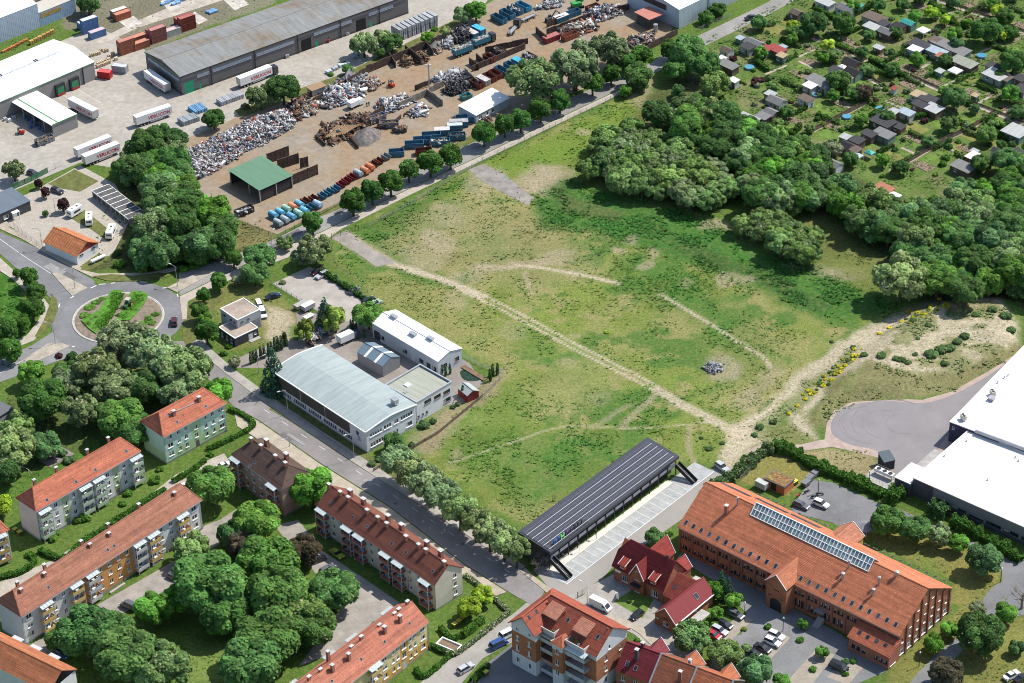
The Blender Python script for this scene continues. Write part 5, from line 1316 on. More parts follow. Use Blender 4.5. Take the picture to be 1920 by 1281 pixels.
for i,x in enumerate((4.5,10.5,17.5)):
 q=b.w2(x,-.6);m=MB();m.tube((0,0,.16),(0,0,3.0),.05,n=6);m.box(-.25,.25,-.12,.5,3.0,3.12)
 tag(put('path_lamp',m.mesh('path_lamp',[M_dark()]),None,q,b.rz),'short dark path lamp on the pale walkway before the motel, %s from the stair'%('first','second','third')[i],'lamp','lamps on the motel walkway')
 # --- works hall with the grey green vaulted roof
b=Bld('works_hall','large white works hall with a shallow grey green sheet roof by the main street',(509.5,695.5),(685.5,811),(781,758.7),'r',7.3,.25,.35)
WH=b;r=b.root;L,D=b.L,b.D
fl=b.x1-b.x0
wu=[2.2+i*.95 for i in range(36)]
for i,u in enumerate(wu):
 if i%7!=6 and u<fl-6.5:b.win('f',u,1.3,.68,.95,'d')
tw=lambda*pts:[b.on('r',*tl(1,2,*q))[0]for q in pts]
u1=tw((865,725),(937,690));u2=tw((970,670),(1008,652));u3=tw((1047,632),(1063,622));u4=tw((1095,605),(1168,568))
def spread(a,c,n):return[a+(c-a)*i/(n-1)for i in range(n)]
b.wins('r',spread(*u1,5)+spread(*u2,3)+spread(*u3,2)+spread(*u4,5),(4.6,),.75,1.3);b.wins('r',spread(*tw((870,800),(950,760)),5)+spread(*tw((985,735),(1060,690)),4),(1.2,),.8,1.4)
b.wins('r',[tw((1150,648))[0]],(1.3,),2.2,1.5)
WHT=(.62,.63,.65)
b.walls([plaster(WHT),plaster((.4,.4,.42))],lambda f,u,z:1 if z<.5 else 0,zcuts=(.5,),col=None)
# arched roof: facets along a shallow vault
n=8;hr=1.15;rb=MB();arc=[(D*i/n,7.3+hr*(1-abs(2*i/n-1)**1.35))for i in range(n+1)]
sm=seam('weathered sheet roof',.62,.35,.2)
def vslab(a,c,x0,x1):rb.face([(x0,a[0],a[1]),(x1,a[0],a[1]),(x1,c[0],c[1]),(x0,c[0],c[1])],0,[(x0,a[0]),(x1,a[0]),(x1,c[0]),(x0,c[0])])
for i in range(n):vslab(arc[i],arc[i+1],0,L)
for x,s in((0,-1),(L,1)):
 f=[(x,y,z)for y,z in arc]+[(x,y,z-.5)for y,z in arc[::-1]];rb.face(f if s>0 else f[::-1])
b.rf=part(r,'roof',rb,sm,(.29,.335,.325))
gx=b.x1-.03
for x,s in((b.x0,-1),(b.x1,1)):
 gm=MB()
 f=[(x,max(b.y0,min(b.y1,y)),z-.3)for y,z in arc]+[(x,b.y1,7.25),(x,b.y0,7.25)];gm.face(f if s>0 else f[::-1]);part(r,'gable_wall',gm,plaster(WHT))
eb=MB()
for i in range(n):eb.beam((L+.02,*arc[i]),(L+.02,*arc[i+1]),.3,.3);eb.beam((-.02,*arc[i]),(-.02,*arc[i+1]),.3,.3)
eb.beam((0,-.05,7.2),(L,-.05,7.2),.25,.3);part(r,'roof_edge',eb,M_white())
cor=seam('brown corrugated glazing',.42,.6,.3,.4)
c=MB();us_=[1.0,1.0+(fl-8)/3,1.0+(fl-8)*2/3,fl-7]
for i in range(3):c.box(b.x0+us_[i]+.12,b.x0+us_[i+1]-.12,b.y0-.05,b.y0-.003,2.9,6.7)
part(r,'glazed_panel',c,cor,(.085,.075,.062))
lg=MB();lx=b.x1-3.6;y=b.y0-.03
lg.face([(lx-.7,y,5.6),(lx+.25,y,5.4),(lx+.5,y,4.9),(lx+.1,y,4.3),(lx-.45,y,4.1),(lx-.7,y,4.6)]);lg.face([(lx-.1,y,4.2),(lx+.9,y,3.7),(lx+1.0,y,3.3),(lx+.2,y,3.55),(lx-.3,y,3.9)])
part(r,'wall_emblem',lg,M_obj(),(.035,.03,.16))
m=MB();m.box(lx-.4,lx+1.3,y-.02,y+.0,2.85,2.98);m.box(lx-.3,lx+.8,y-.02,y,2.62,2.72);part(r,'wall_emblem_line',m,M_obj(),(.04,.035,.12))
q=b.loc(*tl(1,2,1040,455),9);m=MB();m.box(-.9,.9,-.7,.7,-.4,1.0);m.box(-1.0,1.0,-.8,.8,1.0,1.12);part(r,'roof_vent',m,M_steel(),None,(q[0],q[1],9.0))
# low office wing
b=Bld('office_wing','white flat roofed office wing joined to the works hall',(781,754),(846,715),(790,681.3),'r',7.1,.0,.0)
q=lambda x,y:b.on('f',*tl(1,2,x,y))
for x,y,w,h in((1288,450,2.6,1.2),(1360,415,2.6,1.2),(1430,380,2.6,1.2),(1433,440,2.8,1.3)):u,z=q(x,y);b.win('f',u,z-h/2,w,h,'d')
for x,y in((1220,567),(1250,550),(1280,533)):u,z=q(x,y);b.win('f',u,z-.4,.8,.8,'d')
b.walls([plaster((.60,.60,.60))],ztop=6.7)
m=MB();m.face([(0,0,6.5),(b.L,0,6.5),(b.L,b.D,6.5),(0,b.D,6.5)]);part(b.root,'roof',m,seam('felt roof',2.2,.2,.15,.9),(.30,.31,.255))
m=MB();m.box(-.15,b.L+.15,-.15,.2,6.701,7.1);m.box(-.15,b.L+.15,b.D-.2,b.D+.15,6.701,7.1);m.box(b.L-.2,b.L+.15,.2,b.D-.2,6.701,7.1);m.box(-.15,.2,.2,b.D-.2,6.701,7.1);part(b.root,'parapet',m,M_obj(),(.33,.35,.38))
a=b.loc(*tl(1,2,1137,330),6.5);part(b.root,'roof_dome',MB().box(a[0]-.8,a[0]+.8,a[1]-.8,a[1]+.8,6.45,6.8),M_white());a=b.loc(*tl(1,2,1120,383),6.5);part(b.root,'roof_hatch',MB().box(a[0]-.5,a[0]+.5,a[1]-.5,a[1]+.5,6.45,6.65),M_steel())
# small blue grey shed
b=Bld('metal_shed','small grey metal shed with two light strips in its blue roof',tl(1,2,755,80),tl(1,2,950,190),tl(1,2,1090,120),'r',3.7,.1,.1)
b.walls([seam('shed cladding',.3,.5)],lambda f,u,z:0,'x',5.1,col=(.21,.215,.22))
b.roof('x',5.2,(.135,.19,.235),m=seam('blue sheet',.3,.5),course=5,step=0)
for x in(3.4,7.6):
 for s in(0,1):
  n_=math.atan2(1.5,b.D/2);m=MB();m.box(-.45,.45,-.1,3.5,.02,.06);part(b.root,'light_strip',m,M_white(),None,(x,0 if s==0 else b.D,3.7),rot=(n_,0,math.pi*s))
  # white roofed workshop
b=Bld('workshop','long pale workshop with a white roof and three roof lights at the meadow fence',(696,605),(821,678.8),(868.8,653.8),'r',5.2,.15,.2)
b.wins('f',[4.2,14,21],(1.4,),1.8,1.1,'d');b.door('f',1.9,2.6,3.0,(.05,.05,.055));b.door('f',17.5,1.0,2.1,(.6,.6,.6));b.wins('r',[2.4,7.0],(1.8,),1.9,1.4,'b');b.wins('f',[24,26.5],(1.0,),1.7,1.6,'d')
b.walls([plaster((.46,.48,.50))],gable='x',zr=6.4);b.roof('x',6.6,(.70,.70,.70),m=seam('white sheet',.5,.2,.05),course=9,step=0)
for q in((1035,1098),(1178,1230),(1310,1262)):
 a=b.on_roof('f',*tl(1,1,*q));m=MB();m.box(-1.1,1.1,-.5,.5,0,.45);m.box(-1.2,1.2,-.6,.6,.45,.55);part(b.root,'roof_light',m,M_steel(),None,a)
 # modern house of two boxes
zq=lambda x,y:(390+x/8.006,540+y/8.006)
b=Bld('modern_house','modern flat roofed house of a pale upper cube and a dark lower cube',zq(400,755),zq(750,590),zq(145,590),'l',3.15,.0,.0)
b.wins('l',[1.6,4.0,6.2],(.5,),1.0,1.6);b.door('f',5.6,1.6,2.2,(.55,.57,.58));b.wins('f',[7.2],(1.2,),.7,.8)
b.walls([mat('dark grey plaster',(.05,.052,.058),.9)],ztop=2.9)
def flat(b,z,col,x0,x1,y0,y1,name='roof'):
 m=MB();m.face([(x0,y0,z-.15),(x1,y0,z-.15),(x1,y1,z-.15),(x0,y1,z-.15)]);part(b.root,name,m,grav('roof gravel',(.33,.27,.22),.25),None)
 e=MB();t=.22;e.box(x0-.05,x1+.05,y0-.05,y0+t,z-.25,z);e.box(x0-.05,x1+.05,y1-t,y1+.05,z-.25,z);e.box(x0-.05,x0+t,y0+t,y1-t,z-.25,z);e.box(x1-t,x1+.05,y0+t,y1-t,z-.25,z);part(b.root,'roof_edge',e,M_white())
flat(b,3.15,0,0,b.L,0,b.D)
up=[b.loc(*zq(435,480),6.0),b.loc(*zq(775,310),6.0),b.loc(*zq(175,310),6.0)];x0,y0=up[0];x1=up[1][0];y1=up[2][1]
m=MB();wall_grid(m,(x0,y0),(1,0),x1-x0,0,5.85,[(1.0,2.1,4.3,4.75),(3.2,4.3,4.3,4.75)],lambda u,z:0);wall_grid(m,(x0,y1),(0,-1),y1-y0,0,5.85,[(1.0,2.4,4.2,4.8),(4.6,5.6,4.3,4.8),(6.4,7.3,4.3,4.8)],lambda u,z:0);wall_grid(m,(x1,y0),(0,1),y1-y0,0,5.85,[],lambda u,z:0);wall_grid(m,(x1,y1),(-1,0),x1-x0,0,5.85,[],lambda u,z:0)
part(b.root,'upper_cube',m,plaster((.36,.37,.38)))
for u in(1.55,3.75):put_window(b.root,x0+u,y0,4.3,0,1.1,.45,'d')
for u,w in((1.7,1.4),(5.1,1.0),(6.85,.9)):put_window(b.root,x0,y1-u,4.25,-math.pi/2,w,.5,'d')
part(b.root,'garage_door',MB().box(x1-3.4,x1-.4,y0-.06,y0-.002,.1,3.4),M_obj(),(.20,.21,.22))
b.root.name='modern_house';flat(b,6.0,0,x0,x1,y0,y1)
part(b.root,'entrance_step',MB().box(4.6,8.2,-1.3,-.01,0,.18),M_conc())
# orange roofed white garage house
b=Bld('garage_house','white single storey house with bright orange tiled roof by the north west road',(80,454),(143.5,482.3),(188,455.5),'r',3.15,.45,.45)
b.wins('r',[1.9,6.8],(2.3,),1.6,.45,'d');b.door('r',7.0,1.0,2.1,(.5,.5,.5));b.walls([plaster((.66,.67,.68)),plaster((.30,.05,.04))],lambda f,u,z:1 if z>3.2 else 0,'x',5.9)
b.roof('x',6.1,(.52,.20,.085))
# carports row behind
b=Bld('carport_row','long row of eight flat roofed carports with pale dividers under the trees',tl(0,1,690,150),tl(0,1,965,365),None,'r',2.6,.0,.0,D=6.2)
m=MB()
for i in range(9):x=b.L*i/8;m.box(x-.12,x+.12,0,b.D,0,2.5)if i in(0,8)else m.box(x-.12,x+.12,0,.3,0,2.5)
part(b.root,'post',m,M_conc());part(b.root,'wall',MB().box(-.12,b.L+.12,b.D-.2,b.D,0,2.6),plaster((.45,.43,.4)))
pm=MB();pm.box(.13,b.L/8-.13,.1,b.D-.25,2.42,2.56);pm=pm.mesh('roof_panel',[mat('dark felt',(.10,.098,.095),.9,var=.4)])
for i in range(8):part(b.root,'roof_panel',pm,None,None,(b.L*i/8,0,0))
m=MB()
for i in range(9):x=b.L*i/8;m.box(x-.12,x+.12,0,b.D-.22,2.5,2.68)
m.box(-.12,b.L+.12,-.1,-.002,2.3,2.66);part(b.root,'roof_edge',m,M_white())
dk=MB()
for i in range(8):dk.box(b.L*i/8+.2,b.L*(i+1)/8-.2,b.D-.5,b.D-.22,.05,2.3)
part(b.root,'back_panel',dk,M_dark())
# grey metal hall at the left edge
b=Bld('metal_hall','dark blue grey metal hall with a low sheet roof at the left picture edge',(-62,428.5),tl(0,1,230,225),tl(0,1,95,130),'r',3.6,.2,.2)
b.wins('f',[b.L-9.5],(.9,),1.8,1.4);b.door('f',b.L-6.4,1.8,2.2,(.5,.5,.5));b.walls([seam('dark cladding',.3,.4)],gable='px' and None,col=(.06,.063,.07));b.roof('px',4.1,(.12,.145,.175),m=seam('blue grey sheet',.4,.4),course=12,step=0)
part(b.root,'porch',MB().box(b.L-7.6,b.L-5.2,-1.5,-.02,2.5,2.65).box(b.L-7.5,b.L-7.35,-1.45,-1.3,0,2.5).box(b.L-5.5,b.L-5.35,-1.45,-1.3,0,2.5),M_white())
# --- supermarket with the white roof
zs_=lambda x,y:(1600+x/3.372,660+y/3.372)
def white_box(name,label,A,B,C,ze,ext,wallcol=(.115,.115,.135)):
 b=Bld(name,label,A,B,C,'l',ze,0,0)
 b.L+=ext;b.x0,b.x1,b.y0,b.y1=0,b.L,0,b.D
 return b
b=white_box('supermarket','front block of the supermarket with a white flat roof and grey walls',zs_(380,795),(1920,987.7),zs_(745,490),5.8,25)
m=MB()
for i in range(8):
 u=9+i*5.2;b.win('f',u,1.6,4.4,1.0,'d')
b.walls([mat('grey wall panel',(.21,.20,.205),.7,var=.06),mat('anthracite plinth',(.09,.085,.10),.7)],lambda f,u,z:1 if u<6.2 or z<1.2 else 0,ztop=5.6,zcuts=(1.2,),cuts={'f':(6.2,)})
def white_roof(b,z):
 m=MB();m.face([(.2,.2,z-.25),(b.L-.2,.2,z-.25),(b.L-.2,b.D-.2,z-.25),(.2,b.D-.2,z-.25)])
 b.rf=part(b.root,'roof',m,mat('white roof membrane',(.70,.69,.67),.8,var=.06,scale=.15,fine=1.5,dirt=((.50,.46,.40),.1,.54,.74)))
 e=MB();e.box(-.1,b.L,-.1,.25,z-.25,z);e.box(-.1,b.L,b.D-.25,b.D+.1,z-.25,z);e.box(-.1,.25,.25,b.D-.25,z-.25,z);part(b.root,'parapet',e,mat('pale parapet cap',(.66,.63,.60),.7,var=.1))
 d=MB()
 for f in(.33,.66):
  k=int(b.L/1.1)
  for i in range(k):d.box(.6+i*1.1,.78+i*1.1,b.D*f-.08,b.D*f+.08,z-.26,z-.2)
 for i in range(int(b.D/1.1)):d.box(b.L*.3-.08,b.L*.3+.08,.6+i*1.1,.78+i*1.1,z-.26,z-.2)
 part(b.root,'roof_fixing',d,mat('grey fixing',(.42,.40,.38),.8))
def ac_unit(b,px,z,rz=0):
 q=b.loc(*px,z);m=MB();m.box(-.55,.55,-.9,.9,.35,1.6);t=part(b.root,'air_conditioner',m,mat('cream steel',(.5,.47,.40),.5),None,(q[0],q[1],z-.25),rz)
 f=MB()
 for y in(-.42,.42):f.tube((0,y,1.6),(0,y,1.68),.36,n=12);f.box(-.54,.54,y-.05,y+.05,0,.35)
 o=put('fan',f.mesh('fan',[M_dark()]),t)
 gr=MB();gr.box(.551,.57,-.8,.8,.5,1.5);o=put('grille',gr.mesh('grille',[M_steel()]),t)
white_roof(b,5.8)
for q in((715,565),(575,660),(850,810),(1045,690),(1025,668)):
 a=b.loc(*zs_(*q),5.6);b.roofbox(a[0],a[1],5.5,.35,.35,.5)
S1=b
# low corner of the store
x0,y0=b.loc(*zs_(262,792),4.4);x1,y1=b.loc(*zs_(335,705),4.4)
m=MB();m.box(x0,-.02,y0,max(y1,y0+8),0,4.3);lo=part(b.root,'low_corner',m,mat('anthracite plinth',(.09,.085,.10),.7));m=MB();m.box(x0-.1,-.03,y0-.1,max(y1,y0+8)+.1,4.3,4.5);o=put('low_roof',m.mesh('low_roof',[mat('white roof membrane')]),lo)
part(b.root,'door',MB().box(-2.4,-1.2,y0-.06,y0-.003,.05,2.2),M_dark())
yd0=max(y1,y0+8)+.4;m=MB();m.box(x0+1.0,-.2,yd0,yd0+9.5,3.5,3.75);d=part(b.root,'loading_roof',m,mat('grey felt',(.33,.31,.29),.9));m=MB()
for xx,yy in((x0+1.2,yd0+.3),(x0+1.2,yd0+9.0)):m.box(xx,xx+.3,yy,yy+.3,0,3.5)
m.box(-.7,-.3,yd0+.3,yd0+9.2,0,3.5);o=put('post',m.mesh('post',[M_conc()]),d)
b=Bld('supermarket_hall','rear block of the supermarket with white roof and two rooftop air conditioners',zs_(610,440),zs_(745,490),zs_(1070,55),'l',6.5,0,0)
b.L=60;b.x1=b.L;b.D+=12;b.y0,b.y1,b.x0=0,b.D,0
b.win('f',1.2,4.4,.8,.9);b.walls([mat('dark blue wall',(.045,.05,.085),.6)],ztop=6.3);white_roof(b,6.5)
ac_unit(b,zs_(695,425),6.5,.9);ac_unit(b,zs_(880,270),6.5,.9);a=b.loc(*zs_(875,300),6.5);m=MB();m.box(-.7,.7,-.7,.7,.0,.9);m.box(-.9,.9,-.9,.9,.9,1.0);part(b.root,'roof_vent',m,M_steel(),None,(a[0],a[1],6.25))
for q in((913,197),(955,165),(978,150)):a=b.loc(*zs_(*q),6.3);b.roofbox(a[0],a[1],6.25,.35,.35,.6)
a=[b.loc(*zs_(x,y),6.2)for x,y in((765,515),(1075,640))];part(b.root,'duct',MB().tube((a[0][0],a[0][1]+.6,6.6),(b.L,a[0][1]+.6,6.6),.55,n=10),M_steel())
q=S1.loc(*zs_(590,560),0);part(S1.root,'loading_ramp',MB().box(-.5,4.5,S1.D+.1,S1.D+5.5,0,1.1),M_obj(),(.16,.17,.24))
# dark hut, fenced cooler deck
b=Bld('garden_hut','small dark hut with a sloping slate blue roof by the asphalt loop',zs_(195,700),zs_(268,683),zs_(180,640),'l',3.0,.15,.15)
b.walls([mat('dark grey plaster',(.05,.052,.058),.9)]);b.roof('px',3.7,(.06,.085,.10),m=seam('slate blue sheet',.5,.2),course=9,step=0)
q=g(*zs_(180,820));t=thing('cooling_deck','fenced concrete deck with a row of three fan coolers beside the supermarket','cooler',(q.x,q.y,0),S1.rz)
part(t,'deck',MB().box(-4.2,4.2,-3.0,3.0,0,1.0),M_conc());m=MB();m.box(-2.8,2.8,.4,1.8,2.0,2.9);cu=part(t,'cooler',m,M_white());f=MB()
for x in(-1.8,0,1.8):f.tube((x,1.1,2.9),(x,1.1,2.97),.62,n=14)
o=put('fan',f.mesh('fan',[M_dark()]),cu);m=MB()
for x in(-2.6,0,2.6):
 for y in(.5,1.7):m.box(x-.06,x+.06,y-.06,y+.06,1.0,2.0)
part(t,'cooler_leg',m,M_steel());m=MB()
for i in range(9):x=-4.1+i*1.025;m.tube((x,-2.9,1),(x,-2.9,2.6),.03,n=5);m.tube((x,2.9,1),(x,2.9,2.6),.03,n=5)
for y in(-2.9,2.9):
 for z in(1.5,2.0,2.55):m.beam((-4.1,y,z),(4.1,y,z),.04)
part(t,'railing',m,M_steel())
# bin store with the planted roof
zo=lambda x,y:(1410+x/7.68,850+y/7.68)
b=Bld('bin_store','orange bin store with a planted brown roof',zo(170,355),zo(470,490),zo(625,375),'r',2.8,.1,.1)
b.door('f',3.0,1.8,2.3,(.03,.03,.03));b.walls([plaster((.45,.15,.06))],ztop=2.55)
m=MB();m.box(-.1,b.L+.1,-.1,b.D+.1,2.56,2.8);part(b.root,'roof_edge',m,M_obj(),(.12,.11,.11));m=MB();m.box(.2,b.L-.2,.2,b.D-.2,2.8,2.86);part(b.root,'roof',m,mat('sedum roof',(.20,.10,.05),.95,var=.6,scale=1.2,fine=4,dirt=((.26,.22,.05),1.3,.5,.62)))
# --- warehouses in the north west
b=Bld('white_warehouse','large white roofed warehouse with two green loading docks at the left',tl(0,0,60,740),tl(0,0,710,465),tl(0,0,410,290),'r',6.6,.3,.1)
A_=b.w2(0,0);sh=22;b.o-=b.dx*sh;b.root.location-=Vector((b.dx.x*sh,b.dx.y*sh,0));b.L+=sh;b.x1=b.L-.3
WW=b
GREY=(.235,.225,.215)
b.walls([mat('warehouse render',GREY,.9,var=.08,scale=.3)],lambda f,u,z:0,'x',8.3)
b.roof('x',8.5,(.70,.71,.72),m=seam('white sheet',.5,.2,.05),course=20,step=0)
m=MB();m.box(0,b.L,-.06,-.01,6.35,6.65);m.box(b.L+.005,b.L+.1,0,b.D,6.3,6.62);part(b.root,'green_verge',m,M_obj(),(.10,.25,.12))
m=MB();m.box(4,b.L-6,b.D/2-.55,b.D/2+.55,8.35,8.75);part(b.root,'ridge_light',m,mat('dull rooflight',(.55,.57,.6),.4));m=MB()
for x in(b.L-30.5,b.L-29.7,b.L-16.0,b.L-15.2):m.box(x-.15,x+.15,b.D/2-.6,b.D/2+.6,8.5,8.95)
part(b.root,'ridge_vent',m,M_dark())
for q in((447,675),(553,625)):
 u,z=b.on('f',*tl(0,0,*q));x=b.x0+u;m=MB();m.box(x-1.9,x+1.9,-.75,.05,.4,4.3);dd=part(b.root,'loading_dock',m,M_dark());m=MB();m.box(x-1.3,x+1.3,-.80,-.76,.9,3.3);o=put('dock_door',m.mesh('dock_door',[M_obj()]),dd,col=(.03,.20,.09))
 m=MB();m.box(x-1.5,x+1.5,-1.0,-.76,.1,.8);o=put('dock_bumper',m.mesh('dock_bumper',[M_obj()]),dd,col=(.3,.03,.03))
u,z=b.on('f',*tl(0,0,622,560));part(b.root,'downpipe',MB().box(b.x0+u-.15,b.x0+u+.15,-.2,.09,0,6.4),M_dark())
b=Bld('loading_canopy','white roofed open loading canopy with a grey end wall beside the white warehouse',tl(0,0,390,940),tl(0,0,575,860),tl(0,0,60,740),'l',4.8,.1,.1)
m=MB();m.box(0,b.L,.0,.25,0,4.5);part(b.root,'wall',m,mat('warehouse render',GREY));m=MB()
for i in range(4):m.box(.1,.4,5+i*6,5.3+i*6,0,4.6)
part(b.root,'post',m,M_steel());part(b.root,'back_wall',MB().box(b.L-.25,b.L,.25,b.D,0,4.6),mat('warehouse render'))
m=MB();m.face([(-.2,-.2,4.75),(b.L*.22,-.2,5.1),(b.L*.22,b.D,5.1),(-.2,b.D,4.75)],0);m.face([(b.L*.22,-.2,5.1),(b.L+.2,-.2,5.0),(b.L+.2,b.D,5.0),(b.L*.22,b.D,5.1)],0);m.face([(-.2,-.2,4.6),(-.2,b.D,4.6),(b.L+.2,b.D,4.8),(b.L+.2,-.2,4.8)],0);m.face([(-.2,-.2,4.6),(b.L+.2,-.2,4.8),(b.L+.2,-.2,5.0),(b.L*.22,-.2,5.1),(-.2,-.2,4.75)],0);m.face([(-.2,b.D,4.6),(-.2,-.2,4.6),(-.2,-.2,4.75),(-.2,b.D,4.75)],0)
part(b.root,'roof',m,M_white());part(b.root,'green_verge',MB().box(-.22,b.L+.22,-.26,-.21,4.7,5.15).box(b.L*.2,b.L*.24,-.2,b.D,5.1,5.16),M_obj(),(.08,.26,.10))
CAN=b
b=Bld('grey_warehouse','long grey warehouse with weathered grey roof and green doors',tl(0,0,1350,578),(740,0),tl(0,0,1068,393),'l',7.2,.3,.1)
GW=b;ext=6;b.L+=ext;b.x1=b.L-.3
t1=lambda x,y:b.on('f',*tl(1,0,x,y))[0];t0=lambda x,y:b.on('f',*tl(0,0,x,y))[0]
for u,w,h,c in((t0(1422,660),3.8,4.4,(.02,.26,.14)),(t0(1505,645),1.1,2.2,(.02,.28,.14)),(t1(375,315),4.2,4.4,(.012,.012,.014)),(t1(455,310),1.1,2.2,(.02,.28,.14)),(t1(785,160),4.2,4.4,(.012,.012,.014)),(t1(862,150),1.1,2.2,(.02,.28,.14))):b.door('f',u,w,h,c)
for a,c in(((1475,570),(1575,535)),((1590,520),(1890,390))):b.win('f',(t0(*a)+t0(*c))/2,4.6,t0(*c)-t0(*a)-.4,1.0,'g','window_band')
for a,c in(((0,415),(290,285)),((430,240),(720,120)),((840,75),(1030,0))):b.win('f',(t1(*a)+t1(*c))/2,4.6,t1(*c)-t1(*a)-.4,1.0,'g','window_band')
b.win('l',b.D/2-.2,4.6,b.D-3,1.0,'g','window_band')
wm_=mat('pale band glass',(.42,.47,.55),.3,var=.1);
for o in list(b.root.children):
 if o.name.startswith('window_band'):
  for k in o.children:k.data=k.data.copy();k.data.materials.clear();k.data.materials.append(wm_)
b.walls([mat('warehouse panels',(.135,.128,.125),.85,var=.08,scale=.3),mat('warehouse plinth',(.09,.085,.08),.9)],lambda f,u,z:1 if z<.8 else 0,'x',8.6,zcuts=(.8,))
gr=NT('weathered fibre roof');uv=gr.uv();st=gr.new('ShaderNodeVectorMath',operation='MULTIPLY');gr.link(uv,st.inputs[0]);st.inputs[1].default_value=(1,.15,1)
f1=gr.ramp(gr.noise(uv,.045,6,.7),.47,.6);f2=gr.ramp(gr.noise(st.outputs[0],.6,6,.7),.3,.7,.72,1.2)
c_=gr.mix(f1,(.20,.205,.20),(.175,.14,.10));wv=gr.new('ShaderNodeTexWave',wave_type='BANDS',bands_direction='X');wv.inputs['Scale'].default_value=.62;gr.link(uv,wv.inputs[0]);c_=gr.mul(gr.mul(c_,f2),gr.ramp(wv.outputs['Fac'],0,1,.93,1.05));gr.base(c_);gr.b.inputs['Roughness'].default_value=.9
b.roof('x',8.9,(.3,.3,.3),m=gr.m,course=1.35,step=.02)
m=MB();m.box(-.08,-.01,0,b.D,6.95,7.25);part(b.root,'green_verge',m,M_obj(),(.10,.22,.11))
dpm=MB()
for u in(t1(308,250),t1(628,120),t1(920,20),t0(1585,560),t0(1910,420)):dpm.box(b.x0+u-.12,b.x0+u+.12,-.1,.09,0,7.0)
part(b.root,'downpipe',dpm,mat('brown pipe',(.06,.045,.04),.6));part(b.root,'gutter',MB().box(-.1,b.L,-.2,-.09,7.0,7.2),M_dark())
# halls at the upper left
b=Bld('corrugated_hall','tall pale blue corrugated hall at the upper left corner',tl(0,0,-120,350),tl(0,0,300,185),tl(0,0,285,35)and None,'r',8.0,.05,.05,D=26)if False else None
A1=g(*tl(0,0,0,325));B1=g(*tl(0,0,305,205))
dirx=(B1-A1).normalized();A0=A1-dirx*25
b=Bld('corrugated_hall','tall pale blue corrugated hall at the upper left corner',project((A0.x,A0.y,9.3)),project((B1.x,B1.y,9.3)),None,'r',9.3,.05,.05,D=30)
b.walls([seam('blue corrugated wall',.75,.9,.12)],lambda f,u,z:0,'x',11,col=(.36,.43,.52));b.roof('x',11.2,(.62,.62,.60),m=seam('pale sheet',.5,.3,.08),course=20,step=0)
B2=g(*tl(0,0,575,95));
b2=Bld('corrugated_annex','lower blue corrugated annex with rusty stains beside the tall hall',project((B1.x,B1.y,5.6)),project((B2.x,B2.y,5.6)),None,'r',5.6,.05,.05,D=26)
b2.walls([seam('blue corrugated wall',.75,.9,.12)],col=(.24,.35,.46));b2.roof('px',6.4,(.45,.42,.36),m=seam('pale sheet',.5,.3,.08),course=30,step=0)
part(b2.root,'rust_panel',MB().box(.6,b2.L*.6,.0,.04,3.2,4.9),mat('rust stain',(.36,.24,.09),.9,var=.5,scale=1.2))
m=MB()
for y in(7,13):m.box(3,8,y,y+1.2,6.2+y*.03,6.5+y*.03)
part(b2.root,'roof_light',m,mat('brown rooflight',(.16,.12,.09),.6))
# hall at the upper right
A1=g(1180,14);B1=g(1274,55.5)
b=Bld('white_hall','large white hall with dark window band beside the road at the top',(1176,-24),(1273.7,18.7),None,'r',7.4,.05,.05,D=62)
b.walls([mat('pale hall wall',(.40,.45,.52),.8,var=.06),seam('hall cladding',.5,.6)],lambda f,u,z:1 if f=='r' else 0,'y',9.2,col=(.36,.42,.45));b.roof('y',9.4,(.78,.80,.82),m=seam('white sheet',.5,.2,.05),course=20,step=0)
u0,z0_=b.on('f',*tl(2,0,985,20));u1_,_=b.on('f',*tl(2,0,1158,85));part(b.root,'window_band',MB().box(b.x0+u0,b.x0+u1_,-.02,.045,4.9,7.0),mat('dark mesh band',(.05,.045,.045),.6))
m=MB()
for y in(15,33,50):m.box(b.x1,b.x1+.15,y-.3,y+.3,0,7.3)
part(b.root,'wall_post',m,mat('grey post',(.22,.25,.27),.8))
# --- scrapyard buildings
zg=lambda x,y:(360+x/7.115,260+y/7.115)
b=Bld('scrapyard_shed','open scrapyard shed with a green sheet roof',zg(895,695),zg(1350,490),zg(475,445),'l',4.6,.3,.3)
m=MB()
for x,y in((.3,.3),(b.L*.5,.3),(b.L-.5,.3),(.3,b.D*.35),(.3,b.D-.6)):m.box(x-.17,x+.17,y-.17,y+.17,0,4.4)
part(b.root,'post',m,M_steel());part(b.root,'wall',MB().box(.5,b.L-.3,.35,.5,.3,3.7).box(b.L-.4,b.L-.2,.5,b.D-.3,.0,4.4).box(.3,b.L-.4,b.D-.5,b.D-.3,0,4.4),mat('dark plank wall',(.045,.038,.04),.9))
b.roof('px',5.2,(.105,.20,.125),m=seam('green sheet',.4,.35,.15),course=30,step=0)
SH=b
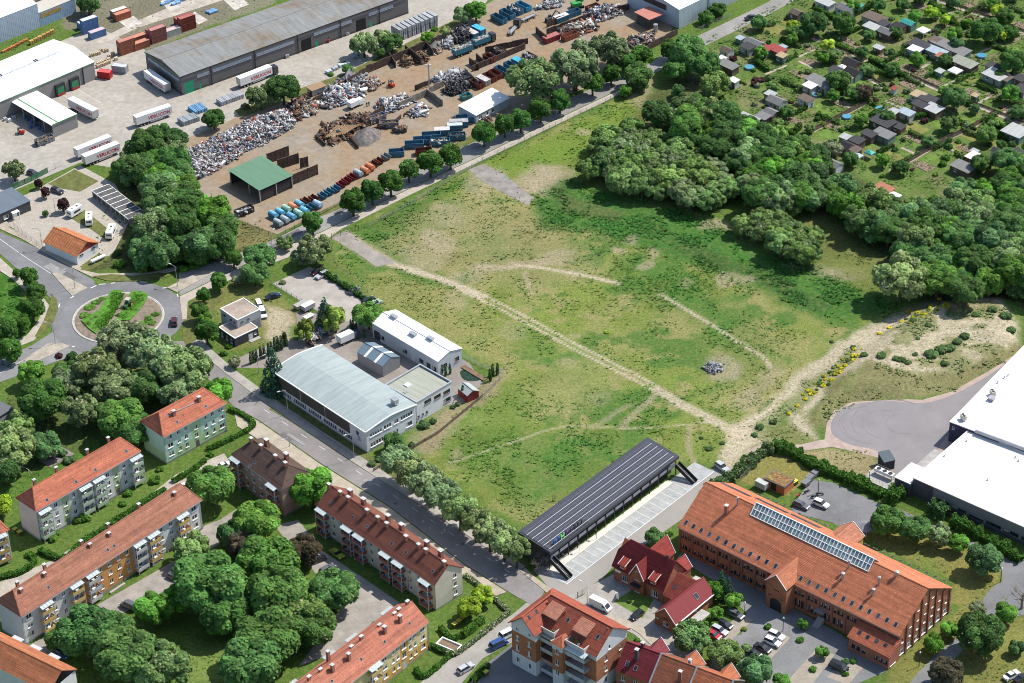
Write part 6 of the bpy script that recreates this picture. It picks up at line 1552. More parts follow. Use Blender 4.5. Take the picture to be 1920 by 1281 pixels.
# open bays with board walls behind the shed
for i,(q0,q1,lb)in enumerate(((zg(1010,340),zg(1300,230),'longest rusty board wall of the open bays'),(zg(1150,420),zg(1425,330),'middle rusty board wall of the open bays'),(zg(1450,400),zg(1550,375),'short rusty board wall of the open bays'),(zg(1300,640),zg(1680,480),'outer rusty board wall of the open bays along the yard lane'))):
 a,c=g(*q0),g(*q1);d=(c-a).to_2d();Lw=d.length;t=thing('bay_wall',lb,'wall',(a.x,a.y,0),ang(a,c),'board walls of the open bays');n=max(2,int(Lw/1.6))
 wb=MB();wb.box(.04,Lw/n-.04,-.08,.08,.2,3.6);wb=wb.mesh('board_panel',[mat('rusty board',(.075,.05,.04),.9,var=.5,scale=1.0,fine=3)])
 for k in range(n):part(t,'board_panel',wb,None,None,(k*Lw/n,0,0))
 m=MB()
 for k in range(0,n+1,2):m.box(k*Lw/n-.12,k*Lw/n+.12,-.14,.14,0,3.9)
 m.box(0,Lw,-.1,.1,3.62,3.78);part(t,'steel_post',m,mat('rusty steel',(.10,.06,.045),.8,var=.4))
b=Bld('site_hut','small white roofed hut with pale walls in the scrapyard beside the road',tl(1,0,1690,905)and(893,217),tl(1,0,1790,880)and(957,183),None,'l',3.2,.2,.2,D=8.5)
b.wins('f',[2,5,8],(1.0,),1.3,1.2);b.walls([plaster((.42,.46,.48))]);b.roof('px',3.9,(.72,.71,.68),m=seam('white sheet',.5,.2,.05),course=20,step=0)
b=Bld('weighbridge_kiosk','small kiosk with a flat salmon roof beside the white hall',tl(2,0,925,95),tl(2,0,1030,150),tl(2,0,1095,125),'r',4.2,.3,.3)
b.walls([mat('dark open kiosk',(.07,.065,.06),.8)]);m=MB();m.box(-.3,b.L+.3,-.3,b.D+2.5,4.2,4.45);part(b.root,'roof',m,M_obj(),(.42,.17,.13));part(b.root,'tank',MB().tube((b.L+2.2,1,0),(b.L+2.2,1,3.0),.8,n=12),M_steel())
b=Bld('grey_outbuilding','grey flat outbuilding half hidden by trees at the left picture edge',(-30,800),(25,765),None,'l',4.5,.2,.2,D=9)
b.walls([plaster((.3,.3,.3))]);m=MB();m.box(-.1,b.L,-.1,b.D,4.5,4.65);part(b.root,'roof',m,M_obj(),(.12,.12,.125))
# ------------------------------------------------------------------ trees, bushes and hedges
def leaf_cloud(name,seed,lobes,nleaf,size,smoothn=.42):
 """Crown of many leaf sprays on uneven lobes: lobes = (x,y,z,rx,rz)."""
 rs=np.random.RandomState(seed);Lb=np.array(lobes);K=len(Lb)
 w=Lb[:,3]**2+.3*Lb[:,3]*Lb[:,4];k=rs.choice(K,nleaf,p=w/w.sum())
 d=rs.normal(size=(nleaf,3));d/=np.linalg.norm(d,axis=1)[:,None];d[:,2]=np.where(d[:,2]<-.55,-d[:,2],d[:,2])
 rad=.82+.26*rs.rand(nleaf)**.7
 P=Lb[k,:3]+d*np.c_[Lb[k,3],Lb[k,3],Lb[k,4]]*rad[:,None]
 keep=np.ones(nleaf,bool)
 for j in range(K):
  q=(P-Lb[j,:3])/np.array([Lb[j,3],Lb[j,3],Lb[j,4]]);keep&=~(((q**2).sum(1)<.62)&(k!=j))
 P,d,k=P[keep],d[keep],k[keep];n=len(P)
 nr=d+rs.normal(scale=smoothn,size=(n,3));nr[:,2]+=.35;nr/=np.linalg.norm(nr,axis=1)[:,None]
 t=rs.normal(size=(n,3));a=np.cross(nr,t);a/=np.linalg.norm(a,axis=1)[:,None];b=np.cross(nr,a)
 s=size*rs.uniform(.6,1.35,n)[:,None];e=rs.uniform(.55,1.0,n)[:,None]
 V=np.stack([P-a*s-b*s*e,P+a*s-b*s*e*.8,P+a*s*.8+b*s*e,P-a*s*.9+b*s*e],1).reshape(-1,3)
 lv=np.clip(.5+.2*rs.normal(size=K)[k]+.16*rs.normal(size=n),0,1);bl=np.clip(rs.rand(n)*.75+.25*rs.rand(K)[k],0,1);hu=np.clip(.5+.25*rs.normal(size=n),0,1)
 C=np.repeat(np.c_[lv,bl,hu],4,0)
 return npmesh(name,V,np.arange(n*4).reshape(-1,4),[leafmat()],'lv',C)
def mk_lobes(seed,n,rz=1.0,spread=.62,r=(.34,.52),top=0.):
 rs=random.Random(seed);L=[(0,0,0,.55,.55*rz)]
 for i in range(n):
  a=2.399*i+rs.uniform(-.4,.4);z=-.62+1.34*(i+.5)/n+rs.uniform(-.1,.1);q=math.sqrt(max(.04,1-z*z))*spread*(1-top*max(z,0))
  L.append((q*math.cos(a),q*math.sin(a),z*.68*rz,*(lambda v:(v,v*rs.uniform(.8,1.0)*(.85+.15*rz)))(rs.uniform(*r))))
 return L
CROWN={}
for i in range(4):
 CROWN['big%d'%i]=leaf_cloud('crown',10+i,mk_lobes(i,26+i,.95,.74,(.19,.40)),9500,.052)
 CROWN['mid%d'%i]=leaf_cloud('crown',30+i,mk_lobes(40+i,15,1.0,.66,(.26,.46)),5000,.07)
 CROWN['street%d'%i]=leaf_cloud('crown',50+i,mk_lobes(60+i,17,1.2,.62,(.24,.44),.35),5200,.065)
 CROWN['loose%d'%i]=leaf_cloud('crown',70+i,mk_lobes(80+i,24,1.05,.84,(.15,.33)),6000,.055,.6)
 CROWN['bush%d'%i]=leaf_cloud('bush',90+i,[(x,y,z*.8+.35,q,q*.85)for x,y,z,q,_ in mk_lobes(95+i,7,.7,.55,(.36,.5))],1300,.11)
 cn=[];rs=random.Random(120+i)
 for j in range(34):
  z=-1+2.0*j/33;rr=(1-(z+1)/2)*.92+.05;m=max(1,int(7*rr))
  for a in range(m):t=2*math.pi*a/m+rs.random()*6;cn.append((rr*.7*math.cos(t),rr*.7*math.sin(t),z,.12+.26*rr,.10+.07*rr))
 CROWN['spruce%d'%i]=leaf_cloud('crown',130+i,cn,5200,.05)
 CROWN['thuja%d'%i]=leaf_cloud('thuja',140+i,[(.06*rs.uniform(-1,1),.06*rs.uniform(-1,1),-.85+1.7*j/9,.30*(1.05-.75*abs(j/9-.35)**1.4),.22)for j in range(10)],1000,.055,.4)
 CROWN['weep%d'%i]=leaf_cloud('crown',160+i,[(.7*math.cos(t)*q,.7*math.sin(t)*q,.25-.5*(q>.7)+rs.uniform(-.2,.3),.24,.5)for t,q in[(2.4*j,.35+.65*(j%3)/2)for j in range(15)]],4200,.055,.4)
def trunk_mesh(seed,bare=False):
 rs=random.Random(seed);mb=MB()
 mb.tube((0,0,0),(.01,0,.30),.05,.036,7);mb.tube((.01,0,.30),(0,.01,.62),.036,.022,7)
 for i in range(16 if bare else 7):
  a=2.4*i+rs.random();z=.26+.4*i/(16 if bare else 7);l=rs.uniform(.25,.4);e=(math.cos(a)*l,math.sin(a)*l,z+rs.uniform(.15,.34));mb.tube((0,0,z),e,.016,.007,5,cap=False)
  if bare:
   for k in range(6):t=a+rs.uniform(-.9,.9);f=tuple(q*rs.uniform(.5,1)for q in e[:2])+(z+(e[2]-z)*.8,);h=(f[0]+math.cos(t)*.16,f[1]+math.sin(t)*.16,f[2]+rs.uniform(.03,.2));mb.tube(f,h,.006,.002,4,cap=False)
 return mb.mesh('trunk',[mat('grey bark',(.22,.19,.16),.95,var=.3)if bare else mat('bark',(.085,.065,.05),.95,var=.3)])
TRUNK=[trunk_mesh(i)for i in range(3)];TRUNKB=[trunk_mesh(9+i,True)for i in range(3)]
KIND={'m':('street',(.026,.064,.011),0,1.35,1.0),'w':('loose',(.082,.112,.046),.13,1.15,.95),'W':('loose',(.10,.115,.06),.22,1.15,.95),'g':('big',(.050,.105,.019),0,1.15,.95),'d':('big',(.032,.070,.017),0,1.15,1.0),'b':('big',(.043,.088,.023),0,1.15,.95),'B':('mid',(.045,.088,.03),0,1.05,1.0),'y':('mid',(.13,.185,.018),0,1.2,.95),'p':('big',(.040,.033,.020),0,1.15,1.0),'P':('street',(.024,.011,.012),0,1.5,1.3),'o':('loose',(.068,.110,.032),.05,1.0,.92),'O':('loose',(.068,.108,.034),.07,.9,.9),'G':('mid',(.05,.115,.016),0,1.15,1.0),'s':('spruce',(.024,.055,.028),0,1.5,1.55),'v':('weep',(.095,.125,.022),0,1.1,1.0),'x':(None,(0,0,0),0,1.2,1.0),'l':('loose',(.10,.135,.055),.06,1.2,1.05)}
_tn=[0]
def tree(px,py,rpx,kind,label,group=None,name='tree',tall=1.0):
 fam,c,bl,hc,st=KIND[kind];i=_tn[0];_tn[0]+=1;rg=random.Random(i*7+1)
 q=g(px,py);r=rpx*(g(px+1,py)-q).length*(1.3 if fam=='street' else 1.16);zc=r*hc*tall
 P=g(px,py,zc);H=zc+r*.7
 t=thing(name,label,'tree',(P.x,P.y,0),rg.uniform(0,6.28),group)
 tm=(TRUNKB if fam is None else TRUNK)[i%3]
 o=put('trunk',tm,t);s=zc/.62*1.0 if fam else r*2.3;o.scale=(min(s,r*2.2),min(s,r*2.2),s)
 if fam:
  k=2.55*rg.uniform(.8,1.2);col=(c[0]*k*rg.uniform(.92,1.1),c[1]*k,c[2]*k*rg.uniform(.85,1.15),1-bl)
  o=put('crown',CROWN['%s%d'%(fam,rg.randrange(4))],t,(0,0,zc),rg.uniform(0,6.28),col);o.scale=(r*1.02,r*1.02*rg.uniform(.9,1.08),r*st*rg.uniform(.92,1.08))
 return t
def bush(px,py,rpx,col,label,group=None,name='bush',fam='bush',bl=0.,hs=1.0,cat='bush'):
 i=_tn[0];_tn[0]+=1;rg=random.Random(i*5+2);q=g(px,py);r=rpx*(g(px+1,py)-q).length
 P=g(px,py,r*.35 if fam=='bush' else 0)
 k=2.0*rg.uniform(.8,1.2)
 o=put(name,CROWN['%s%d'%(fam,rg.randrange(4))],None,(P.x,P.y,(0 if fam=='bush' else r*hs)+(hat(P.x,P.y)if px>1450 and 500<py<830 else 0)),rg.uniform(0,6.28),(col[0]*k,col[1]*k,col[2]*k,1-bl))
 o.scale=(r,r,r*hs);return tag(o,label,cat,group)
def many(data,label,group=None,names=None,**kw):
 for i,d in enumerate(data.split()):
  a=d.split(',');tree(float(a[0]),float(a[1]),float(a[2]),a[3],(label%names[i])if names else label,group,**kw)
PLACES+=[(360,800,'green apartment house'),(150,940,'white and green block'),(200,1060,'long white and orange block'),(500,890,'pink house'),(720,1020,'cream house'),(700,1230,'yellow house'),(1080,1180,'white and brick corner house'),(1200,1060,'brick house'),(1290,1140,'brick barn'),(1240,1250,'brick terrace'),(1400,1190,'head of the car park'),(1540,1230,'lower car park'),(1600,1140,'brick hall'),(1800,950,'supermarket'),(670,760,'works hall'),(810,740,'office wing'),(450,600,'modern house'),(130,470,'orange roofed house'),(220,400,'carports'),(320,470,'roundabout grove'),(220,590,'roundabout'),(60,780,'grey outbuilding'),(130,850,'playground'),(480,180,'logistics yard verge'),(640,120,'warehouse verge'),(790,60,'transport bin row'),(470,480,'scrapyard road bend'),(530,540,'gravel car park'),(1100,960,'motel'),(1660,680,'asphalt loop'),(1740,670,'middle of the sandy plateau'),(1790,610,'upper sandy plateau'),(1880,610,'wood end of the sandy plateau'),(1700,600,'upper sandy track'),(1430,805,'track crossing'),(1340,690,'bare ring in the meadow'),(1340,840,'motel end of the track'),(1460,95,'red roofed hut'),(1415,80,'grey gable by the road'),(1500,15,'brown and orange hut'),(1590,15,'green tarpaulin hut'),(1640,32,'large brown roof'),(1704,42,'turquoise roofed hut'),(1732,53,'white four poled tent'),(1724,84,'broad dark roof'),(1775,85,'row of three large roofs'),(1808,116,'greenish walled hut'),(1868,140,'white walled hut'),(1598,134,'black gabled roof'),(1530,150,'cream awning hut'),(1510,184,'brown hut by the pool'),(1450,200,'left gable row'),(1740,190,'cluttered hut cluster'),(1656,228,'long white walled hut'),(1650,255,'lower hut row'),(1590,275,'steep black hut'),(1562,306,'grey gable under the wood'),(1905,245,'large pale roof'),(1835,298,'white roof by the wood'),(1870,285,'dark gable by the wood'),(1365,120,'red walled hut'),(1402,221,'pale roof at the wood edge'),(1880,60,'upper right plots'),(1900,200,'right edge plots'),(1780,30,'top plots'),(1657,352,'salmon roofed hut'),(1760,240,'lower middle lawns'),(1700,290,'lower plots'),(1680,140,'middle lawn')]
KN={'m':'dark green round','w':'pale flowering','W':'whitish flowering','g':'bright green','d':'dark green','b':'blue green','B':'blue green','y':'yellow green','p':'brownish purple','P':'small purple leaved','o':'olive green','O':'olive green','G':'bright green','s':'conical spruce','v':'weeping','x':'bare branched','l':'light green'}
def each(data,where):
 """One tree per entry: x,y,radius,kind:what sets it apart."""
 for d in data.strip().split('\n'):
  a,lb=d.split(':');a=a.split(',');tree(float(a[0]),float(a[1]),float(a[2]),a[3],'%s tree %s %s'%(KN[a[3]],lb.strip(),where))
ORD=['first','second','third','fourth','fifth','sixth','seventh','eighth','ninth','tenth','eleventh','twelfth','thirteenth','fourteenth','fifteenth','sixteenth','seventeenth','eighteenth','nineteenth','twentieth']
many('437,482,13,m 585,415,16,m 661,376,19,m 697,357,17,m 732,339,19,m 766,318,16,m 806,303,19,m 844,291,18,m 907,249,17,m 946,233,16,m 976,223,17,m 1013,203,17,m 1050,188,16,m 1111,155,16,m 1146,138,14,m 1174,115,15,m 1202,105,16,m 1255,90,14,m','%s round street tree along the scrapyard road counted from the roundabout','street trees along the scrapyard road',ORD,name='street_tree')
many('55,518,15,m 67,546,15,m 60,578,17,m 38,604,15,m 10,620,19,m 18,655,17,m 31,512,7,m','%s round tree along the path west of the roundabout counted downwards','trees beside the western path',ORD,name='street_tree')
many('410,527,13,m 381,553,11,m 374,583,13,m 387,620,18,m 384,600,12,G','%s tree on the verge east of the roundabout counted downwards','trees on the eastern roundabout verge',ORD,name='street_tree')
many('745,862,26,l 772,882,26,l 800,903,27,l 830,927,28,l 862,952,26,l 892,975,26,l 918,994,25,l 945,1012,24,l 968,1030,22,l','%s light green tree in the row between main street and meadow','light green trees along the main street',ORD,name='street_tree',tall=1.45)
each('''1000,148,38,w:left of three
1078,122,40,w:broad middle of three
1140,92,32,w:right of three''','between scrapyard and road')
each('''1195,140,22,b:beside the road by the crossing
1172,170,11,G:slim young
1200,160,12,O:thin young
1290,98,30,b:large
1318,118,26,b:second
1340,158,24,o:broad
1268,128,20,b:small''','at the north corner of the meadow')
each('''1232,212,24,d:tall
1185,236,18,o:low round
1271,170,12,B:rounded small
1395,421,20,O:lone round
1690,520,40,w:large spreading
1758,525,30,g:dense''','on the edge of the meadow thicket')
def fill(poly,kinds,step,r,label,group,seed,name='tree'):
 rg=random.Random(seed);xs=[q[0]for q in poly];ys=[q[1]for q in poly];y=min(ys);row=0
 while y<max(ys):
  x=min(xs)+(row%2)*step/2
  while x<max(xs):
   a,c=x+rg.uniform(-.33,.33)*step,y+rg.uniform(-.3,.3)*step*.6
   if inpoly(np.array([a]),np.array([c]),poly)[0]:
    k=rg.choice(kinds);rr=r*rg.uniform(.75,1.25)
    u=(a-min(xs))/(max(xs)-min(xs));v=(c-min(ys))/(max(ys)-min(ys))
    zn=('upper ' if v<.33 else 'lower ' if v>.67 else 'middle ')+('left' if u<.33 else 'right' if u>.67 else 'centre')
    lb=('broad ' if rr>r*1.08 else 'narrow ' if rr<r*.9 else '')+label%KN[k]+', '+zn
    tree(a,c,rr,k,lb,lb,name,tall=rg.uniform(.75,1.45)if name=='tree' else 1.0)
   x+=step
  y+=step*.58;row+=1
fill([(1085,310),(1130,262),(1200,245),(1280,260),(1330,285),(1375,335),(1370,385),(1320,392),(1250,362),(1170,342)],'oooOow',31,22,'%s shrub of the low meadow thicket','',1,'shrub')
fill([(1235,205),(1290,180),(1340,205),(1420,235),(1510,262),(1545,290),(1555,345),(1500,390),(1435,385),(1390,330),(1320,270),(1260,250)],'ddbbdgoGlB',32,23,'%s tree in the wood below the gardens','%s trees of the dark wood',2)
fill([(1405,402),(1450,398),(1530,440),(1532,470),(1490,474),(1430,436)],'oO',26,21,'%s tree in the clump by the clearing','%s trees of the small clump',3)
fill([(1555,350),(1640,358),(1700,395),(1750,380),(1860,330),(1960,330),(1960,545),(1880,545),(1770,550),(1740,510),(1700,490),(1700,455),(1630,425),(1580,395)],'gbdGbgolBO',34,24,'%s tree in the wood at the right edge','%s trees of the right hand wood',4)
fill([(212,305),(255,262),(322,262),(342,330),(382,375),(428,415),(432,448),(395,468),(330,484),(250,484),(228,455),(262,425),(300,390),(275,355),(235,330)],'ddgdwbGB',30,23,'%s tree of the grove behind the carports','%s trees of the grove behind the carports',5)
each('''230,640,38,w:topmost
285,662,42,w:tall middle
345,690,40,w:eastern
335,735,30,w:lower eastern
180,690,36,w:western
215,725,34,w:central
130,712,28,w:thin western
265,725,30,b:dark
80,748,36,d:large
128,700,24,d:smaller
60,700,22,G:low
150,770,30,w:lower
205,775,24,b:shaded''','in the grove south of the roundabout')
each('''228,785,36,g:broad crowned
255,805,30,b:lower
20,838,36,w:leaning
35,800,26,o:tall
85,835,24,B:grey green
5,880,26,d:cut off
-5,945,22,y:yellowish''','around the playground lawn')
each('''410,733,24,G:beside the green house gable
395,908,36,g:between the long block and the pink house
482,975,36,g:behind the pink house
585,915,34,G:chestnut like between pink and cream house
504,1052,44,g:largest vivid
455,1020,24,p:left
570,1030,26,p:right
392,1092,52,b:huge
360,1030,30,o:near the long block
440,1000,26,d:upper
290,1140,30,G:small
335,1120,24,G:slim
160,1185,46,d:beside the lane
235,1225,50,b:tall
305,1250,46,o:sunlit
520,1110,46,b:broad
560,1150,42,o:central
500,1195,48,b:great
470,1245,48,b:lowest
625,1105,38,b:eastern
585,1175,34,b:lower eastern
215,1180,30,b:second
420,1150,36,d:shaded
110,1200,20,d:small''','in the courtyard')
each('''880,1138,19,y:front
905,1115,17,y:rear''','in the garden beside the cream gable')
each('''513,697,25,s:tall dark
608,585,17,s:pointed
573,618,19,v:left
628,598,24,v:right
690,590,24,g:round
738,828,16,d:small
590,466,26,w:broad
566,480,16,w:second
487,480,24,b:tall
478,512,20,b:lower
445,525,9,W:shrubby
535,455,14,O:thin
440,678,10,W:small''','around the works yard and car park')
each('''72,344,6,P:left
85,360,7,P:middle
118,383,9,P:right
85,400,5,d:tiny
25,318,18,l:pale''','in the caravan yard')
each('''400,222,17,d:small dense
488,180,22,w:left
530,165,26,d:tall
682,82,20,l:thin
735,78,16,b:shaded
712,97,9,d:small
652,130,9,b:low
718,70,14,l:sparse
300,252,20,d:left
330,260,18,b:middle
275,272,18,d:lower
165,6,18,d:cut off
892,20,18,G:broad
868,28,14,l:pale
835,58,9,w:little
802,70,11,G:slim''','along the verge of the logistics yard')
each('''1297,1193,29,o:largest
1360,1226,27,o:second
1418,1255,28,B:third
1353,1092,14,s:left
1366,1105,14,s:right
1340,1107,16,G:bright
1376,1125,15,G:round
1345,1150,11,G:low
1226,1008,16,B:bushy
1542,1222,11,G:young
1585,1242,7,B:little
1465,1278,14,G:cut off
1400,1215,8,l:slender
1505,1170,9,G:narrow''','by the brick hall car park')
each('''1665,977,26,b:upper left
1715,990,24,b:upper middle
1762,1003,19,l:airy
1797,1018,16,G:vivid
1846,1050,27,B:rounded
1886,1150,18,G:globe like
1840,1188,36,d:tallest
1833,1140,13,W:blossoming
1750,1207,17,G:near gable
1782,1180,15,G:small
1775,1262,26,p:rusty
1906,1215,13,B:leaning
1918,1118,22,x:leafless''','on the lawns east of the brick hall')
each('''1018,1042,16,x:left
1008,1060,12,x:lower''','at the street end of the motel')
O(3,0)
for i,d in enumerate('340,170,80,d 570,170,75,d 1640,220,95,d 1400,730,80,b 530,600,72,d 1840,460,85,d 1360,930,62,o 720,690,55,p 930,520,48,b 1200,1060,42,B 1640,1010,62,b 140,840,46,d 480,1110,62,W 1225,90,45,y 180,290,40,G 960,240,44,d 1780,230,42,G 1330,450,44,d 700,900,46,G 860,1200,50,G 620,1190,50,b 1050,870,0,b 260,240,45,b 1120,440,48,G 410,430,44,G 1500,170,30,G 1820,700,60,G 640,50,45,G 1010,30,40,d 1780,120,60,d 1880,840,50,b 1800,1200,90,b 1600,1220,70,b 1100,120,40,G 220,1000,0,b 1400,260,50,G 40,650,40,o 1750,1080,30,d 760,260,40,b 560,1000,0,d 1740,900,0,d'.split()):
 a=d.split(',')
 if float(a[2]):x,y=tl(3,0,float(a[0]),float(a[1]));tree(x,y,float(a[2])/4,a[3],('%s garden tree %s the %s'%(KN[a[3]],('above','below','left of','right of')[(i*3+i//4)%4]if 0 else 'beside',near(x,y)))+('' if i%2 else ', broad crowned'),None,'garden_tree')
for i,(x,y)in enumerate(zm(390,540,8.006,[(650,1060),(690,1040),(730,1025),(795,975),(850,975),(915,930),(955,910),(1010,870),(1050,850),(1108,845),(1142,790),(1172,790)])):
 bush(x,y+10,11.5 if i>6 else 10,(.026,.055,.018),'%s slender thuja in the row by the works drive counted from the street'%ORD[i],'thujas in the row by the works drive','thuja','thuja',cat='thuja',hs=1.35)
for i,(x,y)in enumerate([(658.5,614),(663,614),(669,620),(683,629),(829,697),(836,700),(844,696),(924,700),(933,698),(919,710),(868,740)]):
 bush(x,y+5,8.5 if i<7 else 10,(.026,.055,.018),'slender thuja %s'%('first of four by the workshop door|second of four by the workshop door|third of four by the workshop door|last of four by the workshop door|left of three beside the office wing|middle of three beside the office wing|right of three beside the office wing|beside the garden pond at its right end|beyond the garden pond at the fence|below the garden pond|beside the red garden shed'.split('|')[i]),'thujas in the works garden','thuja','thuja',cat='thuja',hs=1.35)
 # hedges: leafy walls along a line
NZ=np.random.RandomState(4).rand(61)
def hedge(pts,w,h,col,label,dens=42,bl=0.,group=None,size=.16,lump=.15,closed=False):
 P=smooth_line(garr(pts),6)if len(pts)>2 else[Vector((q.x,q.y))for q in garr(pts)]
 rs=np.random.RandomState(len(label)+int(pts[0][0]));L=0;V=[];o0=P[0]
 A=[]
 for a,c in zip(P[:-1],P[1:]):
  d=c-a;l=d.length;n=max(2,int(l*(w+2*h)*dens));t=rs.rand(n);u=rs.uniform(-1,1,n);z=rs.rand(n)
  side=rs.rand(n)<2*h/(w+2*h);u=np.where(side,np.sign(u),u);z=np.where(side,z,1.0)
  k=1+lump*2.2*(np.interp((L+t*l)/1.3%60,np.arange(61),NZ)-.5)+lump*.8*(np.interp((L+t*l+3*u+40)/.5%60,np.arange(61),NZ)-.5)
  nx,ny=-d.y/l,d.x/l
  zz=z*h*k*(1-.3*u*u*(~side));A.append(np.c_[a.x-o0.x+d.x*t+nx*u*w/2*k*(1-.25*z*side),a.y-o0.y+d.y*t+ny*u*w/2*k*(1-.25*z*side),zz]);L+=l
 A=np.concatenate(A)+rs.normal(scale=.06,size=(sum(map(len,A)),3));n=len(A)
 nr=rs.normal(size=(n,3));nr[:,2]=abs(nr[:,2])+.4;nr/=np.linalg.norm(nr,axis=1)[:,None];t=np.cross(nr,rs.normal(size=(n,3)));t/=np.linalg.norm(t,axis=1)[:,None];b=np.cross(nr,t);s=size*rs.uniform(.6,1.3,n)[:,None]
 V=np.stack([A-t*s-b*s,A+t*s-b*s,A+t*s+b*s,A-t*s+b*s],1).reshape(-1,3);V[:,2]=np.maximum(V[:,2],.0)
 C=np.repeat(np.c_[np.clip(.5+.2*rs.normal(size=n),0,1),rs.rand(n),np.clip(.5+.2*rs.normal(size=n),0,1)],4,0)
 o=put('hedge',npmesh('hedge',V,np.arange(n*4).reshape(-1,4),[leafmat()],'lv',C),None,(o0.x,o0.y,0),0,(*[q*1.9 for q in col],1-bl));return tag(o,label,'hedge',group)
HG=(.04,.095,.015);HD=(.03,.07,.014)
hedge([(1330,925),(1385,888),(1420,858),(1448,842)],3.4,1.8,(.055,.095,.03),'loose flowering hedge on the bank above the brick hall lane',bl=.06,lump=.35)
hedge([(1448,842),(1480,850),(1530,878),(1580,898),(1640,925),(1655,935)],3.2,2.2,HG,'thick green hedge between the bin store lawn and the asphalt loop',lump=.3)
hedge([(1665,935),(1690,945)],4.0,3,HG,'short thick hedge by the low corner of the supermarket',lump=.4)
hedge([(1745,960),(1775,975)],3.0,3,(.05,.10,.035),'short blue green hedge before the supermarket wall',lump=.4)
hedge([(1785,985),(1830,1005),(1870,1030),(1915,1055)],2.6,2.4,HG,'long row of clipped shrubs along the supermarket wall',lump=.45)
hedge([(596,508),(640,535),(680,560),(705,575)],1.6,1.3,HD,'low hedge along the meadow side of the gravel car park',lump=.4)
hedge([(390,845),(440,822),(475,800),(455,780),(430,770)],1.2,1.1,HG,'clipped hedge round the lawn of the green house')
hedge([(325,905),(360,885),(385,865)],1.2,1.1,HG,'clipped hedge along the lane before the green house')
hedge([(75,1035),(120,1050),(155,1020),(210,985),(250,958),(310,920)],1.5,1.2,HG,'long clipped hedge before the white and green block')
hedge([(0,1085),(40,1075),(65,1055),(55,1040)],1.4,1.1,HG,'clipped hedge at the left picture edge')
hedge([(838,1225),(860,1225),(955,1150)],1.0,.9,(.06,.10,.04),'white flowering low hedge along the side street corner garden',bl=.3)
hedge([(872,1080),(905,1105),(955,1150)],1.0,.8,(.06,.10,.04),'white flowering low hedge along the main street corner garden',bl=.35)
hedge([(826,1180),(845,1200),(862,1195)],1.2,1.2,HG,'green hedge beside the yellow bins');hedge([(868,1195),(905,1165)],1.6,1.5,(.05,.11,.016),'bright green hedge screening the yellow bins')
hedge([(806,1213),(838,1228)],1.0,1.0,HD,'dark hedge below the concrete planter');hedge([(780,1258),(798,1270),(850,1225)],1.1,1.0,HG,'clipped hedge round the yellow house lawn')
hedge([(885,1281),(915,1250)],1.3,1.4,HD,'dark clipped hedge round the bins at the bottom edge')
hedge([(1352,190),(1372,222)],1.4,2.0,HD,'tall clipped hedge at the allotment corner')
for i,q in enumerate([(1630,115,1700,148),(1442,240,1490,255),(1490,250,1500,238),(1705,225,1745,218),(1860,250,1890,265),(1530,20,1580,45),(1600,30,1640,10),(1748,12,1790,45),(1500,300,1560,320),(1420,120,1440,135),(1780,170,1820,200),(1850,225,1885,245)]):
 hedge([q[:2],q[2:]],1.5,1.6,HG if i%2 else HD,'clipped garden hedge between allotment plots',36,group='garden hedges in the allotments')
bush(1324,44,16,(.035,.085,.016),'large rounded dark shrub before the white hall, nearer the crossing',cat='shrub',name='shrub',fam='mid',hs=.8);bush(1346,30,17,(.035,.085,.016),'large rounded dark shrub before the white hall, farther up the road',cat='shrub',name='shrub',fam='mid',hs=.8)
for nm,P_ in(('left',[(209,547),(230,547),(208,585),(180,628),(166,618),(152,603),(185,585)]),('right',[(246,549),(264,548),(278,555),(270,572),(245,602),(218,604),(234,575)])):
 px_sheet('planting_strip',P_,mat('clipped green planting',(.075,.20,.022),.95,var=.4,scale=.9,fine=3,bump=.5),.55+.02*(nm=='left'))
hedge([(222,552),(208,585),(182,618)],3.4,.55,(.05,.125,.014),'long clipped green strip on the left half of the roundabout',40,size=.16)
hedge([(262,555),(245,585),(225,598)],4.0,.5,(.05,.125,.014),'clipped green strip on the right half of the roundabout',40,size=.16)
for i,(x,y,r)in enumerate([(160,590,9),(168,575,9),(180,565,8),(192,560,6),(165,605,8),(178,615,7),(195,622,8),(175,595,8),(280,595,8),(292,588,7),(270,605,8),(285,605,7),(260,612,8),(240,620,7),(250,552,6),(265,556,6)]):
 bush(x,y,r*1.25,(.06,.12,.02),'low shrub in the planting bed of the roundabout','low shrubs on the roundabout',hs=.55)
for k in range(120):
 rg=random.Random(k);u=rg.random();x,y=(1512+100*u,742-84*u)if k<52 else(1690+160*u,612-58*u);bush(x+rg.uniform(-9,9),y+rg.uniform(-8,8),rg.uniform(2.0,5.2),(.23,.22,.02)if k%3 else(.05,.09,.02),('yellow flowering weed' if k%3 else 'green weed')+(' in the strip along the sandy track' if k<52 else ' along the top of the sandy bank'),('yellow flowering' if k%3 else 'green')+(' weeds along the sandy track' if k<52 else ' weeds on top of the bank'),'flower_clump' if k%3 else 'weed_clump',hs=.75,cat='weed')
for i,d in enumerate('1585,688 1600,678 1612,668 1575,700 1560,712 1545,722 1520,738 1510,748 1495,760 1480,775 1600,665 1762,560 1745,575 1790,570 1840,555 1825,560 1705,585 1720,592 1690,605 1668,615 1650,625'.split()):
 x,y=map(float,d.split(','));bush(x,y,5.0,(.30,.26,.012),'yellow flowering weed clump on the sandy slope','yellow flowering clumps on the sandy slope','flower_clump',hs=.6)
YEL=None
